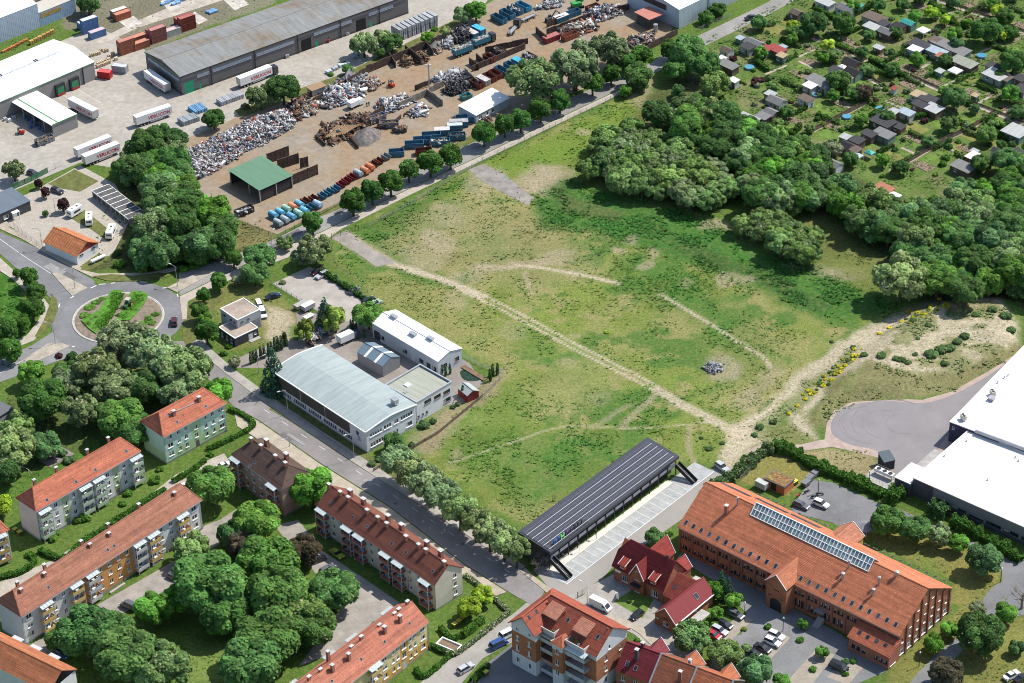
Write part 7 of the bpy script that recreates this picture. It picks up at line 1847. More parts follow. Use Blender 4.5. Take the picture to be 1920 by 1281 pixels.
for i,d in enumerate('1652,676,10 1745,674,14 1765,665,14 1780,662,12 1795,650,10 1770,690,8 1690,685,9 1702,690,7 1715,675,6 1680,682,8 1620,672,8 1808,640,10 1712,610,8 1740,620,7 1780,600,8 1830,600,9 1860,590,10 1885,600,12 1895,625,10 1425,800,9 1415,815,7 1450,790,8 1720,645,5 1560,640,5 1330,690,6 1340,695,5 1138,622,6 1355,830,6 1330,840,8 1315,820,5 1600,650,6'.split()):
 x,y,r_=map(float,d.split(','));bush(x,y,r_,(.05,.085,.028)if i!=26 else(.14,.2,.02),('dark green shrub tuft on the sandy ground beside the '+near(x,y))if i!=26 else 'single bright yellow green bush in the middle of the meadow','shrub tufts on the sandy ground' if i!=26 else None,hs=.7)
for i,d in enumerate('795,797,12,B 812,790,8,b 850,763,6,B 858,758,6,B 698,870,9,B 710,862,8,b 772,835,8,b 330,848,9,g 300,880,8,g 290,900,12,g 240,925,10,g 230,945,8,g 395,852,8,g 145,975,10,g 160,970,12,g 98,1010,10,g 105,1000,9,g 55,1040,9,g 1215,1025,7,g 1240,1005,9,g 1255,1000,8,g 1585,1262,8,g 1525,1255,8,g 1600,1240,7,g 1290,1165,8,g 1320,1170,9,g 1340,1172,9,g 1180,1128,5,d 1440,1175,8,g 1500,1200,8,g 345,505,10,g 365,498,12,g 385,490,12,g 300,498,14,g 265,505,12,g 225,495,12,g 430,470,10,w 530,530,7,w 420,662,8,g 430,650,7,g 1195,1200,6,g 1290,1170,7,g 1395,1180,6,y 250,640,14,d 135,668,12,d 110,668,8,p 150,672,10,g 118,850,10,B 130,862,12,B 445,130,8,w 460,200,9,w 645,120,7,d 620,140,6,g 815,55,7,g 230,400,9,g 220,475,8,d'.split()):
 x,y,r_,k=d.split(',');c={'g':(.05,.11,.016),'B':(.05,.085,.035),'b':(.042,.08,.028),'d':(.028,.06,.016),'w':(.09,.11,.05),'p':(.05,.02,.02),'y':(.12,.15,.02)}[k]
 bush(float(x),float(y),float(r_),c,{'g':'bright green','B':'grey green','b':'blue green','d':'dark green','w':'pale flowering','p':'reddish','y':'yellow green'}[k]+' garden shrub beside the '+near(float(x),float(y)),'shrubs beside the '+near(float(x),float(y)),bl=.2 if k=='w' else 0)
 # ------------------------------------------------------------------ vehicles
def carpaint():
 if 'carp' in MATS:return MATS['carp']
 s=NT('car paint');MATS['carp']=s.m;s.base(s.ocol());s.b.inputs['Roughness'].default_value=.28;s.b.inputs['Coat Weight'].default_value=.5;s.b.inputs['Specular IOR Level'].default_value=.5;return s.m
def wheel_mesh(r,w):
 a=MB();a.tube((0,-w/2,0),(0,w/2,0),r,n=14);c=MB();c.tube((0,-w/2-.01,0),(0,w/2+.01,0),r*.6,n=10);return a.mesh('wheel',[M_black()]),c.mesh('rim',[M_steel()])
def wheels(root,xs,ys,r,w=.24):
 a,c=wheel_mesh(r,w)
 for x in xs:
  for y in ys:
   o=part(root,'wheel',a,None,None,(x,y,r));q=put('rim',c,o);KIDS.setdefault(o.name,[]).append(q)
def hull(mb,prof,W,ins=.0,mi=0):
 zs=[z for _,z in prof];z0,z1=min(zs),max(zs);f=lambda z:W/2-ins*max(0,(z-z0)/(z1-z0)-.35)
 A=[(x,-f(z),z)for x,z in prof];B=[(x,f(z),z)for x,z in prof];n=len(prof)
 mb.face(A,mi);mb.face(B[::-1],mi)
 for i in range(n):mb.face([A[(i+1)%n],A[i],B[i],B[(i+1)%n]],mi)
def car_proto(kind):
 L,W,H,belt,hood,rear,base={'hatch':(4.1,1.75,1.48,.92,1.15,.25,.22),'estate':(4.7,1.82,1.5,.92,1.35,.2,.22),'saloon':(4.6,1.8,1.44,.92,1.3,.85,.2),'suv':(4.5,1.86,1.68,1.05,1.25,.2,.3),'van':(5.0,1.95,1.95,1.15,.95,.1,.3)}[kind]
 t=thing('parked_car','','car',(0,0,-50));h=L/2;b=MB()
 hull(b,[(-h,base+.15),(-h+.1,base),(h-.15,base),(h,base+.2),(h-.05,.68),(h-.35,belt-.12),(h-hood,belt),(-h+rear,belt),(-h+.02,belt-.15)],W,.12)
 part(t,'body',b,carpaint(),(.5,.5,.5))
 c=MB();x0,x1=-h+rear,h-hood;s=.72 if kind!='van' else .6;hull(c,[(x0,belt),(x1,belt),(x1-s,H-.06),(x0+(.3 if kind!='saloon' else .6),H-.06)],W-.12,.26);part(t,'window',c,glass())
 r=MB();x2,x3=x0+(.26 if kind!='saloon' else .55),x1-s-.02;r.box(x2,x3,-W/2+.27,W/2-.27,H-.075,H);
 for y in(-1,1):
  for xx in(x2+.02,(x2+x3)/2):r.beam((xx,y*(W/2-.1),belt),(xx,y*(W/2-.25),H-.06),.09,.05)
 part(t,'roof',r,carpaint(),(.5,.5,.5))
 wheels(t,(-h+.8,h-.85),(-W/2+.1,W/2-.1),.32)
 for y in(-1,1):
  part(t,'headlight',MB().box(h-.12,h+.01,y*W*.36-.2,y*W*.36+.2,.6,.76),M_white());part(t,'tail_light',MB().box(-h-.01,-h+.1,y*W*.4-.13,y*W*.4+.13,.65,.9),M_obj(),(.3,.02,.02))
 return t
PROTO={}
def car(px,py,dx,dy,kind,col,label,group=None):
 first=kind not in PROTO
 if first:PROTO[kind]=car_proto(kind)
 a,b=g(px,py),g(px+dx*10,py+dy*10);c={'body':col,'roof':col}
 if first:
  t=PROTO[kind];t.location=(a.x,a.y,.17);t.rotation_euler=(0,0,ang(a,b));t['label']=label
  for k in KIDS[t.name]:
   if k.name.split('.')[0]in c:k.color=(*col,1)
 else:t=dup(PROTO[kind],(a.x,a.y,.17),ang(a,b),label,c)
 if group:t['group']=group
 return t
BK,WH_,SV,GY,NV,RD_=(.012,.012,.014),(.72,.72,.72),(.42,.43,.45),(.10,.105,.115),(.015,.022,.06),(.35,.015,.02)
for d in '''604 519 -.9 .5 estate S silver estate car on the upper edge of the gravel car park
596 512 -.9 .5 estate P dark purple estate car beside the silver one on the gravel car park
664 548 .8 -.6 hatch G small grey car alone at the hedge of the gravel car park
691 567 .8 -.5 estate K black estate car at the lower end of the gravel car park
703 573 .8 -.5 estate M pale green car half hidden by the round tree at the gravel car park
612 579 .8 .5 hatch G grey car behind the pointed spruce on the gravel car park
512 559 1 -.3 saloon N navy blue saloon parked on the grass by the modern house
487 578 .5 1 van W white van standing behind the modern house
493 591 .4 1 van W white van in front of the garage door of the modern house
327 607 .02 -1 suv R dark red off-road car driving round the roundabout
1408 36 1 -.33 saloon K black car driving on the road beside the white hall
108 361 1 .35 estate K black estate car in the caravan yard by the purple trees
62 328 1 .3 hatch N navy car behind the green board fence at the left
935 1212 1 -.5 van B blue people carrier parked in the side street
873 1257 .85 -.5 estate S silver car with dark roof in the side street at the bottom
953 1193 1 -.5 van W white van half behind the corner house
1194 1157 -.8 .6 hatch K black small car in the brick house yard
1379 1156 1 .5 estate G grey estate car at the head of the brick hall car park
1360 1175 1 .5 hatch K black car second in the row by the brick barn
1349 1186 1 .5 estate S silver estate car third in the row by the brick barn
1338 1195 1 .5 hatch D bright red small car at the end of the row by the brick barn
1430 1219 1 .5 saloon K black saloon beside the two white cars
1455 1196 1 .45 suv W upper white car in the brick hall car park
1448 1208 1 .45 suv W lower white car in the brick hall car park
1413 1229 1 .5 hatch K dark car under the tree at the lower car park row
1573 1255 1 .42 van K large black car alone in the lower right parking bay
1896 1270 .9 -.5 saloon W white car at the lower right picture corner
1916 1275 .9 -.5 saloon K dark car at the lower right picture corner
1502 951 1 .42 estate G dark grey estate car behind the brick hall
1539 949 1 .42 suv W white off-road car behind the brick hall
1353 880 .5 .35 suv S silver car with dark windows on the sandy lane above the motel
632 1042 .75 .6 saloon Y yellow green car in the shade of the cream house
598 1052 .8 -.3 hatch K dark car under the brownish tree in the courtyard
614 1071 .85 -.5 estate G grey estate car beside the black one in the courtyard
626 1082 .85 -.5 estate K black estate car nearest the courtyard trees
243 1140 -.9 -.4 van G dark grey van on the lane before the orange wall
327 1086 .9 .4 hatch G dark car half under the trees before the long block
117 1230 .9 .5 hatch B blue car in the shade of the courtyard tree
121 1278 .9 .4 hatch D red car at the bottom edge on the left
420 877 .9 -.35 saloon W white car beside the pink house
353 917 .9 .3 saloon W white car behind the end of the long block'''.split('\n'):
 a=d.split(' ',6);car(float(a[0]),float(a[1]),float(a[2]),float(a[3]),a[4],{'S':SV,'P':(.05,.02,.03),'G':GY,'K':BK,'M':(.28,.38,.33),'N':NV,'W':WH_,'R':(.07,.012,.018),'B':(.03,.07,.22),'D':(.42,.01,.025),'Y':(.28,.33,.02)}[a[5]],a[6])
def vehicle(name,label,cat,a,b,group=None):
 A,B=g(*a),g(*b);return thing(name,label,cat,(A.x,A.y,0.03),ang(A,B),group),(B-A).to_2d().length
CT=(.022,.024,.03)
def cab(t,x,d=1,col=CT,h=3.2,w=2.4):
 m=MB();m.box(x,x+1.9*d,.05,w,.6,h-.5)if d>0 else m.box(x-1.9,x,.05,w,.6,h-.5);c=part(t,'cab',m,carpaint(),col);m=MB();xx=x+1.9*d
 m.box(min(xx,xx+.03*d),max(xx,xx+.03*d),.2,w-.15,1.7,h-.7);o=put('windscreen',m.mesh('windscreen',[glass()]),c);m=MB();m.box(min(x,xx)+.15,max(x,xx)-.1,.15,w-.1,h-.5,h);o=put('roof_spoiler',m.mesh('roof_spoiler',[carpaint()]),c,col=col)
 wheels(t,(x+1.2*d,),(.25,w-.25),.48)
def trailer(a,b,label,tractor=False,text=True):
 t,L=vehicle('semi_trailer',label,'trailer',a,b,'white semi trailers in the logistics yard');L=13.2
 part(t,'box_body',MB().box(0,L,0,2.5,1.15,3.95),mat('white trailer sheet',(.66,.66,.65),.5,var=.07));part(t,'chassis',MB().box(.3,L-.2,.5,2.0,.75,1.13),M_dark())
 part(t,'rear_door',MB().box(L-.01,L+.04,.1,2.4,1.2,3.85).box(-.04,.01,.1,2.4,1.2,3.85),M_steel());wheels(t,(1.6,2.9,4.2),(.2,2.3),.48,.3);part(t,'landing_leg',MB().box(L-3,L-2.8,.4,.6,0,.9).box(L-3,L-2.8,1.9,2.1,0,.9),M_steel());part(t,'side_guard',MB().box(5,L-3.4,.05,.1,.5,1.0),M_steel())
 if text:put_text('VERUCON',t,(4.3,-.015,1.75),1.75,(.40,.012,.03),0,.012,bold=.035);put_text('VERUCON',t,(L-4.3,2.515,1.75),1.75,(.40,.012,.03),math.pi,.012,bold=.035)
 if tractor:cab(t,L+.6,1)
 return t
trailer((257.5,241),(328,217.5),'white lettered trailer standing alone in the middle of the yard');trailer((147.5,302),(219,273),'upper of the two white lettered trailers side by side');trailer((162,315),(232,287),'lower of the two white lettered trailers side by side')
trailer((271,152),(310,179),'white lettered trailer backed against the gable of the grey warehouse');trailer((129,205),(178,230),'white lettered trailer beside the loading canopy');trailer((452,168),(515,143),'white lettered trailer with a dark tractor unit behind the tall tree',True)
def caravan(px,py,dx,dy,label,L=5.6,mh=False):
 a,b=g(px,py),g(px+dx*10,py+dy*10);t=thing('motorhome' if mh else 'caravan',label,'motorhome' if mh else 'caravan',(a.x,a.y,.03),ang(a,b));m=MB();h=L/2;hull(m,[(-h,.5),(h-.3,.5),(h,.9),(h-.15,2.1),(h-.5,2.65),(-h+.2,2.65),(-h,2.4)],2.25,.1);part(t,'body',m,mat('white caravan shell',(.70,.70,.69),.4,var=.05))
 for s in(-1,1):part(t,'window',MB().box(-1.5,1.2,s*1.13-.02,s*1.13+.02,1.35,2.0),glass())
 part(t,'window',MB().box(-h-.02,-h+.02,-.8,.8,1.4,2.05),glass())
 for x in(-1.2,.8):part(t,'roof_hatch',MB().box(x-.3,x+.3,-.3,.3,2.65,2.76),M_dark()if x>0 else M_steel())
 part(t,'drawbar',MB().beam((h-.2,0,.45),(h+1.1,0,.45),.12),M_steel());wheels(t,((-1.6,1.7)if mh else(0,)),(-1.0,1.0),.33);return t
caravan(142,402,1,-.6,'white caravan standing diagonally on the grass strip');caravan(168,417,.02,-1,'white caravan with two roof hatches pointing up the yard');t=caravan(209,441,.45,-1,'white motorhome half under the grove trees',6.0,True)
def box_truck(a,b,label,ccol=(.06,.07,.09),L=4.8,h=3.1,name='box_truck',bcol=None,open_=False,dirn=1):
 t,_=vehicle(name,label,'truck',a,b);m=MB();m.box(0,L,0,2.3,1.0,h)
 part(t,'box_body',m,M_obj(),bcol or(.66,.66,.66));part(t,'chassis',MB().box(.2,L+1,.5,1.8,.6,.98),M_dark());cab(t,L+.3,1,ccol,2.5,2.1);wheels(t,(1.0,),(.2,2.1),.42)
 return t
box_truck((640,651),(671,637),'white box truck with an open tailboard in the works yard');box_truck((659,208),(678,199),'white van with a square box body in the scrapyard',(.68,.68,.68),3.4,2.7,'box_van')
def panel_van():
 a,b=g(1108,1132),g(1142,1148);t=thing('delivery_van','white high roofed delivery van in the brick house yard','van',(a.x,a.y,.06),ang(a,b));m=MB();hull(m,[(0,.4),(5.9,.4),(5.95,1.0),(5.5,1.25),(4.7,2.1),(4.3,2.55),(0,2.6)],2.0,.15);part(t,'body',m,carpaint(),(.72,.72,.72));m=MB();m.face([(5.52,-.75,1.28),(5.52,.75,1.28),(4.74,.72,2.1),(4.74,-.72,2.1)]);o=part(t,'windscreen',m,glass(),None,(.03,0,.03));part(t,'side_window',MB().box(4.1,4.9,-.99,-.95,1.4,1.95),glass());wheels(t,(1.1,4.8),(-.9,.9),.34)
panel_van()
# lorries with open blue bodies
def tipper(a,b,label,col,L=7.4,truck=False):
 t,_=vehicle('tipper_truck' if truck else 'tipper_trailer',label,'truck',a,b);m=MB();m.box(0,L,0,.12,1.2,3.0);m.box(0,L,2.38,2.5,1.2,3.0);m.box(0,.12,.12,2.38,1.2,3.0);m.box(L-.12,L,.12,2.38,1.2,3.0);m.box(.12,L-.12,.12,2.38,1.15,1.3);part(t,'body',m,M_obj(),col);m=MB()
 for i in range(9):m.box(i*L/8.5,i*L/8.5+.12,-.06,.0,1.2,2.95)
 part(t,'rib',m,M_obj(),col);part(t,'chassis',MB().box(.2,L+.8,.5,2.0,.7,1.12),M_dark());wheels(t,(1.2,2.5,L-1.5),(.2,2.3),.48,.3)
 rs=random.Random(int(a[0]));m=MB()
 for k in range(60):x,y=rs.uniform(.3,L-.3),rs.uniform(.3,2.2);s=rs.uniform(.15,.4);m.box(x-s,x+s,y-s*.6,y+s*.6,2.3,2.6+rs.uniform(0,.5))
 q=part(t,'load',m,mat('light scrap load',(.42,.38,.34),.8,var=.5,scale=1.5));q['kind']='stuff'
 if truck:cab(t,L+.5)
tipper((855,111),(891,97),'teal tipper trailer loaded with scrap behind its lorry',(.05,.19,.25));tipper((892,93),(926,80),'teal tipper lorry with a dark cab in the scrapyard lane',(.05,.19,.25),6.6,True)
t,_=vehicle('hook_lift_truck','dark hook lift lorry without load at the top of the scrapyard','truck',(961,69),(980,48));part(t,'chassis',MB().box(0,6,.6,1.8,.7,1.2).beam((.5,1.2,1.4),(5,1.2,1.5),.5,.3),M_steel());cab(t,6.2,1,CT);wheels(t,(1,2.3),(.3,2.1),.48)
t,_=vehicle('container_chassis','empty dark container trailer chassis in the scrapyard','trailer',(983,45),(1015,30));part(t,'chassis',MB().box(0,6.5,.7,1.7,.8,1.1).box(0,.2,0,2.4,.8,1.2).box(6.3,6.5,0,2.4,.8,1.2),M_steel());wheels(t,(1,2.3,5.2),(.3,2.1),.48)
def forklift(px,py,rz,label,col=(.42,.03,.02)):
 q=g(px,py);t=thing('forklift',label,'forklift',(q.x,q.y,.03),rz);part(t,'body',MB().box(-1.1,.7,-.6,.6,.25,1.0).box(-1.2,-.5,-.6,.6,1.0,1.25),M_obj(),col);part(t,'mast',MB().box(.85,1.0,-.5,-.35,.1,2.6).box(.85,1.0,.35,.5,.1,2.6).box(.86,.98,-.35,.35,1.6,1.75),M_dark());part(t,'overhead_guard',MB().box(-.7,.5,-.55,.55,2.1,2.2).box(-.7,-.62,-.5,-.4,1.0,2.1).box(.42,.5,-.5,-.4,1.0,2.1).box(-.7,-.62,.4,.5,1.0,2.1).box(.42,.5,.4,.5,1.0,2.1),M_dark())
 for y in(-.3,.3):part(t,'fork',MB().box(1.0,2.1,y-.06,y+.06,.12,.2),M_dark())
 wheels(t,(-.7,.5),(-.5,.5),.3)
forklift(734,163,2.4,'red forklift crossing the scrapyard lane');forklift(615,78,1.5,'red forklift by the dark door of the grey warehouse');forklift(40,251,3.0,'red forklift before the loading canopy')
def digger(px,py,rz,label,col,s=1.0):
 q=g(px,py);t=thing('excavator',label,'excavator',(q.x,q.y,.03),rz)
 for y in(-1,1):part(t,'track',MB().box(-1.8*s,1.8*s,y*1.1*s-.3*s,y*1.1*s+.3*s,0,.8*s),M_black())
 part(t,'body',MB().box(-2.0*s,1.0*s,-1.2*s,1.2*s,.85*s,2.0*s),M_obj(),col);part(t,'cab',MB().box(.2*s,1.6*s,.2*s,1.2*s,1.0*s,2.9*s),glass());part(t,'boom',MB().beam((1.0*s,-.3*s,1.8*s),(4.2*s,-.3*s,4.6*s),.4*s,.5*s).beam((4.2*s,-.3*s,4.6*s),(6.6*s,-.3*s,2.4*s),.35*s,.4*s),M_obj(),col);part(t,'grab',MB().beam((6.6*s,-.3*s,2.4*s),(6.8*s,-.3*s,1.0*s),.7*s,.8*s),M_dark())
digger(1083,14,.35,'green excavator with raised boom at the top of the scrapyard',(.04,.28,.06),1.1);digger(775,218,3.6,'small dark wheel loader between the scrap heaps',(.06,.06,.07),.5);digger(1030,40,.7,'small dark excavator beside the covered bins',(.05,.05,.055),.7)
# the old tractor shown on the roundabout
q=g(240,577);t=thing('show_tractor','old green tractor with yellow wheels displayed on the roundabout','tractor',(q.x,q.y,.27),-1.9);part(t,'bonnet',MB().box(.2,1.9,-.35,.35,.7,1.4),M_obj(),(.03,.13,.04));part(t,'cab',MB().box(-1.1,.2,-.6,.6,.8,1.7),M_obj(),(.03,.12,.04));part(t,'cab_roof',MB().box(-1.2,.4,-.75,.75,2.5,2.65).box(-1.1,-1.0,-.6,-.5,1.7,2.5).box(.1,.2,-.6,-.5,1.7,2.5).box(-1.1,-1.0,.5,.6,1.7,2.5).box(.1,.2,.5,.6,1.7,2.5),M_obj(),(.4,.36,.3))
wheels(t,(-.7,),(-.85,.85),.75,.4);wheels(t,(1.5,),(-.6,.6),.42,.25)
for o in t.children:
 if o.name.startswith('wheel'):
  for k in o.children:k.data=k.data.copy();k.data.materials[0]=mat('yellow hub',(.55,.38,.03),.6)
  # small trailers, motorcycles, bins
def small_box(name,label,cat,px,py,rz,dims,col,lid=None,wheel=True,group=None):
 q=g(px,py);L,W,z0,z1=dims;t=thing(name,label,cat,(q.x,q.y,.04),rz,group);part(t,'body',MB().box(-L/2,L/2,-W/2,W/2,z0,z1),M_obj(),col)
 if lid:part(t,'lid',MB().box(-L/2-.05,L/2+.05,-W/2-.05,W/2+.05,z1+.002,z1+.12),M_obj(),lid)
 if wheel:wheels(t,(-.3,.3)if L>2 else(-L*.3,L*.3),(-W/2+.06,W/2-.06),.3 if L>2 else .1,.2 if L>2 else .06)
 return t
small_box('box_trailer','grey box trailer beside the orange bin store','trailer',1428,916,-.75,(3.4,1.8,.5,2.3),(.42,.42,.40))
for i,(x,y)in enumerate([(1519,900),(1511,910),(1528,892)]):small_box('covered_trailer','dark tarpaulin covered trailer, %s of the three by the bin store'%('middle','lowest','topmost')[i],'trailer',x,y,.85,(2.6,1.6,.4,1.3),(.13,.135,.14),(.16,.165,.175))
small_box('flat_trailer','grey tarpaulin trailer on the grass by the works car park','trailer',564,577,.75,(4.0,1.9,.5,1.4),(.22,.21,.19),(.32,.31,.28));small_box('flat_trailer','white topped trailer beside the pointed spruce','trailer',578,581,.75,(4.0,1.9,.6,2.0),(.3,.3,.32),(.68,.68,.68));small_box('flat_trailer','low pale trailer by the weeping tree','trailer',579,597,.75,(3.0,1.7,.4,.8),(.4,.4,.4),(.6,.6,.58))
for i in range(4):small_box('waste_bin','large bin with yellow lid at the bin store, %s from the front'%ORD[i],'bin',1474+i*5.6,919-i*3.6,.83,(1.3,1.05,.1,1.15),(.05,.05,.055),(.60,.52,.06),group='yellow lidded bins at the bin store')
for i,(x,y,w)in enumerate([(853,1176,'left of three in the corner garden'),(861,1170,'middle of three in the corner garden'),(869,1164,'right of three in the corner garden'),(29,998,'upper of two beside the white house gable'),(38,1003,'lower of two beside the white house gable'),(911,1266,'behind the dark hedge at the bottom edge')]):small_box('waste_bin','yellow lidded bin, '+w,'bin',x,y,.8,(1.2,1.0,.1,1.15),(.10,.09,.03),(.42,.38,.05))
for i,(x,y,c)in enumerate([(1497,932,(.3,.02,.03)),(1512,925,(.03,.03,.035)),(1526,934,(.04,.04,.05)),(1537,929,(.05,.05,.06))]):
 q=g(x,y);t=thing('motorcycle',['dark red motorcycle left of the others','black motorcycle nearest the covered trailers','dark motorcycle in the middle of the row','dark motorcycle at the right end of the row'][i],'motorcycle',(q.x,q.y,.05),.9-i*.3);part(t,'body',MB().box(-.5,.4,-.16,.16,.45,.85).box(-.9,-.3,-.14,.14,.75,.95),M_obj(),c);part(t,'handlebar',MB().beam((.5,-.4,1.05),(.5,.4,1.05),.06).beam((.5,0,1.05),(.75,0,.35),.08),M_dark());wheels(t,(-.7,.75),(0,),.32,.12)
q=g(184,490);t=thing('gas_tank','white horizontal gas tank beside the orange roofed house','tank',(q.x,q.y,0),.72);part(t,'vessel',MB().tube((-2.4,0,.95),(2.4,0,.95),.6,n=16).tube((2.4,0,.95),(2.75,0,.95),.6,.3,16).tube((-2.75,0,.95),(-2.4,0,.95),.3,.6,16),mat('white tank',(.66,.66,.66),.4,var=.05),smooth=False);part(t,'saddle',MB().box(-1.7,-1.4,-.5,.5,0,.5).box(1.4,1.7,-.5,.5,0,.5),M_conc());part(t,'valve_dome',MB().tube((0,0,1.5),(0,0,1.75),.2,n=10),M_white())
# ------------------------------------------------------------------ containers, skips and scrap
AZ=GW.rz
def container(px,py,col,label,lv=1,L=6.06,rz=None,top=None,group=None):
 q=g(px,py);t0=None
 for k in range(lv):
  t=thing('shipping_container',label if lv==1 else label+(' (lower)' if 0 else ', '+('lower','upper')[k]+' of its stack'),'container',(q.x,q.y,.03+2.62*k),AZ if rz is None else rz,group)
  m=MB();m.box(.08,L-.08,.08,2.36,.08,2.5);n=int(L/.28)
  for i in range(n):x=.15+i*(L-.4)/(n-1);m.box(x,x+.13,.03,.079,.15,2.45)
  for y in(.45,.9,1.35,1.8,2.1):m.box(L-.079,L-.03,y,y+.12,.15,2.45)
  part(t,'shell',m,mat('container paint',None,.7,var=.22,scale=.9,fine=4),col);m=MB()
  for x in(0,L-.14):
   for y in(0,2.3):m.box(x,x+.14,y,y+.14,0,2.6)
  for y in(0,2.31):m.box(.14,L-.14,y,y+.13,2.48,2.6);m.box(.14,L-.14,y,y+.13,0,.13)
  part(t,'corner_frame',m,mat('container paint'),tuple(c*.8 for c in col));part(t,'roof_sheet',MB().box(.14,L-.14,.14,2.3,2.502,2.55),mat('container paint'),top or tuple(min(.6,c*1.25+.05)for c in col))
OB,RB,PK=(.33,.12,.07),(.24,.05,.04),(.30,.11,.10)
container(227,106,(.30,.105,.065),'orange brown shipping container nearest the warehouse gable',2);container(254,97,OB,'orange brown shipping container beside the first stack');container(248,86,OB,'orange brown shipping container behind the first stack');container(286,84,PK,'dusky pink shipping container',2);container(280,72,(.26,.09,.09),'dark pink shipping container behind the pink stack')
container(313,73,(.50,.50,.47),'white shipping container between the red stacks',top=(.5,.36,.36));container(341,62,RB,'red shipping container at the right end of the row',2);container(333,50,RB,'dark red shipping container behind the red stack')
container(219,42,(.34,.11,.055),'orange shipping container alone on the storage ground');container(213,36,(.30,.2,.15),'white topped shipping container behind the orange one',top=(.55,.52,.46))
for i,(x,y,lv,lb)in enumerate(((172,76,1,'blue cage container with a pink lid, front one'),(158,66,2,'blue cage container behind the pink lidded one'),(151,58,1,'blue cage container at the back left'))):container(x,y,(.10,.19,.36),lb,lv,top=(.5,.38,.40)if i==0 else(.55,.57,.6))
container(183,147,(.42,.03,.03),'bright red container beside the white warehouse',rz=AZ-.95,L=4.6);container(210,136,(.33,.34,.36),'grey box container beside the red one',rz=AZ-.95,L=5.2)
def crates(data,name,label,cat,group,col,dims=(1.2,1.0,1.1),rz=AZ):
 L,W,H=dims;a=MB();a.box(-L/2,L/2,-W/2,W/2,.12,H);b=MB()
 for i in range(3):b.box(-L/2,L/2,-W/2+i*(W-.12)/2,-W/2+i*(W-.12)/2+.12,0,.118)
 s=MB();s.box(-.05,.05,-W/2-.012,W/2+.012,.12,H+.012)
 a,b,s=a.mesh('crate_body',[mat('crate surface',None,.8,var=.2,scale=1.5)]),b.mesh('pallet',[M_wood()]),s.mesh('strap',[M_dark()])
 for i,(x,y,z)in enumerate(data):
  q=g(x,y);k=random.Random(i).uniform(.8,1.2);t=thing(name,label,cat,(q.x,q.y,.035+z),rz+random.Random(i+5).uniform(-.05,.05),group);part(t,'crate_body',a,None,tuple(c*k for c in col));part(t,'pallet',b,None);part(t,'strap',s,None)
crates([(60+i*7.6,83-i*3.9,0)for i in range(6)],'yellow_pallet_stack','stack of yellow formwork pallets in the row behind the white warehouse','pallet','yellow pallet stacks behind the white warehouse',(.42,.27,.08),(1.5,1.2,1.5))
crates([(8+i*8,98-i*4,0)for i in range(6)],'orange_frame','orange scaffold frames lying behind the white warehouse','scaffold','orange scaffold frames behind the white warehouse',(.45,.17,.05),(1.7,.9,.8))
crates([(185+i*6.3,122-i*2.6+j*5,0)for i in range(4)for j in range(2)]+[(172+7*i,106-2*i,0)for i in range(3)]+[(205+7*i,108-4*i,0)for i in range(2)]+[(190,97,0),(200,97,0),(218,113,0)],'wooden_crate','pale wooden crate among the pallets by the white warehouse corner','crate','pale wooden crates by the warehouse corner',(.48,.37,.24))
crates([(745+i*8.2,72-i*3.3,z)for i in range(9)for z in(0,2.2)],'grey_mesh_bin','grey stacked transport bin in the long row by the yard verge','bin','grey transport bins by the yard verge',(.36,.37,.38),(1.25,5.2,2.1));crates([(718+i*5,88-2*i,0)for i in range(3)],'grey_mesh_bin','pale bin half hidden by the verge trees','bin','pale bins by the verge trees',(.4,.42,.43),(1.2,3,2.0))
crates([(414+i*6,195-i*2.2,0)for i in range(7)],'grey_mesh_bin','grey low transport bin in the row near the dense small tree','bin','grey low bins near the small tree',(.30,.31,.33),(1.2,3.4,1.5));crates([(342+i*6,232-i*2,0)for i in range(5)],'mesh_cage','dark mesh cage with pale lid beside the lone trailer','cage','dark mesh cages by the trailer',(.24,.27,.29),(1.2,4.0,1.6));crates([(362+i*6,210-i*2,0)for i in range(4)],'blue_beam_stack','stack of blue steel beams in the logistics yard','beams','blue beam stacks in the yard',(.12,.26,.42),(1.0,5.0,1.2))
crates([(640,67,0),(646,64,0),(655,59,0),(660,57,0),(651,66,0),(538,108,0),(717,36,0),(722,31,0),(728,33,0),(735,29,0),(720,36,1.2),(727,32,1.2)],'grey_pallet_stack','grey wrapped pallet beside the long warehouse wall','pallet','grey pallets by the long warehouse',(.30,.31,.33),(1.4,1.2,1.2));crates([(617,137,0),(628,131,0),(640,125,0),(650,122,0),(664,108,0),(669,103,0)],'steel_bundle','bundle of steel goods along the warehouse verge','steel bundle','steel bundles along the verge',(.38,.42,.44),(2.0,1.6,1.0));crates([(310,8,0),(318,4,0),(330,8,0),(337,3,0),(395,22,0),(400,24,0)],'blue_beam_stack','bundle of blue formwork beams at the top edge','beams','blue beams at the top edge',(.16,.3,.5),(3.5,1.2,.7))
crates([(47,222,0),(53,226,0),(61,230,0),(68,236,0),(75,242,0),(82,246,0),(58,240,0),(70,226,0)],'goods_pallet','pallet of blue and brown goods under the loading canopy','pallet','goods pallets under the canopy',(.08,.14,.28));crates([(4,219,0),(10,226,0),(18,228,0),(26,222,0),(10,212,0)],'white_sack','white bulk sack before the loading canopy','sack','white sacks by the canopy',(.5,.52,.56),(1.0,1.0,1.0))
# concrete slab patches and pale lane of the storage ground
px_sheet('storage_lane',[(174,80),(186,86),(260,52),(420,0),(440,-20),(400,-20),(250,42)],M_pave('pale lane slabs',(.38,.335,.28),2.5,2.0),.038)
for i,q in enumerate([[(222,40),(250,30),(268,44),(240,54)],[(355,30),(365,22),(390,38),(372,46)],[(415,-4),(440,-12),(468,8),(440,20)],[(300,2),(330,-6),(350,10),(318,22)]]):px_sheet('slab_patch',q,M_pave('white slab patch',(.44,.41,.36),1.2,.8,.3),.046)
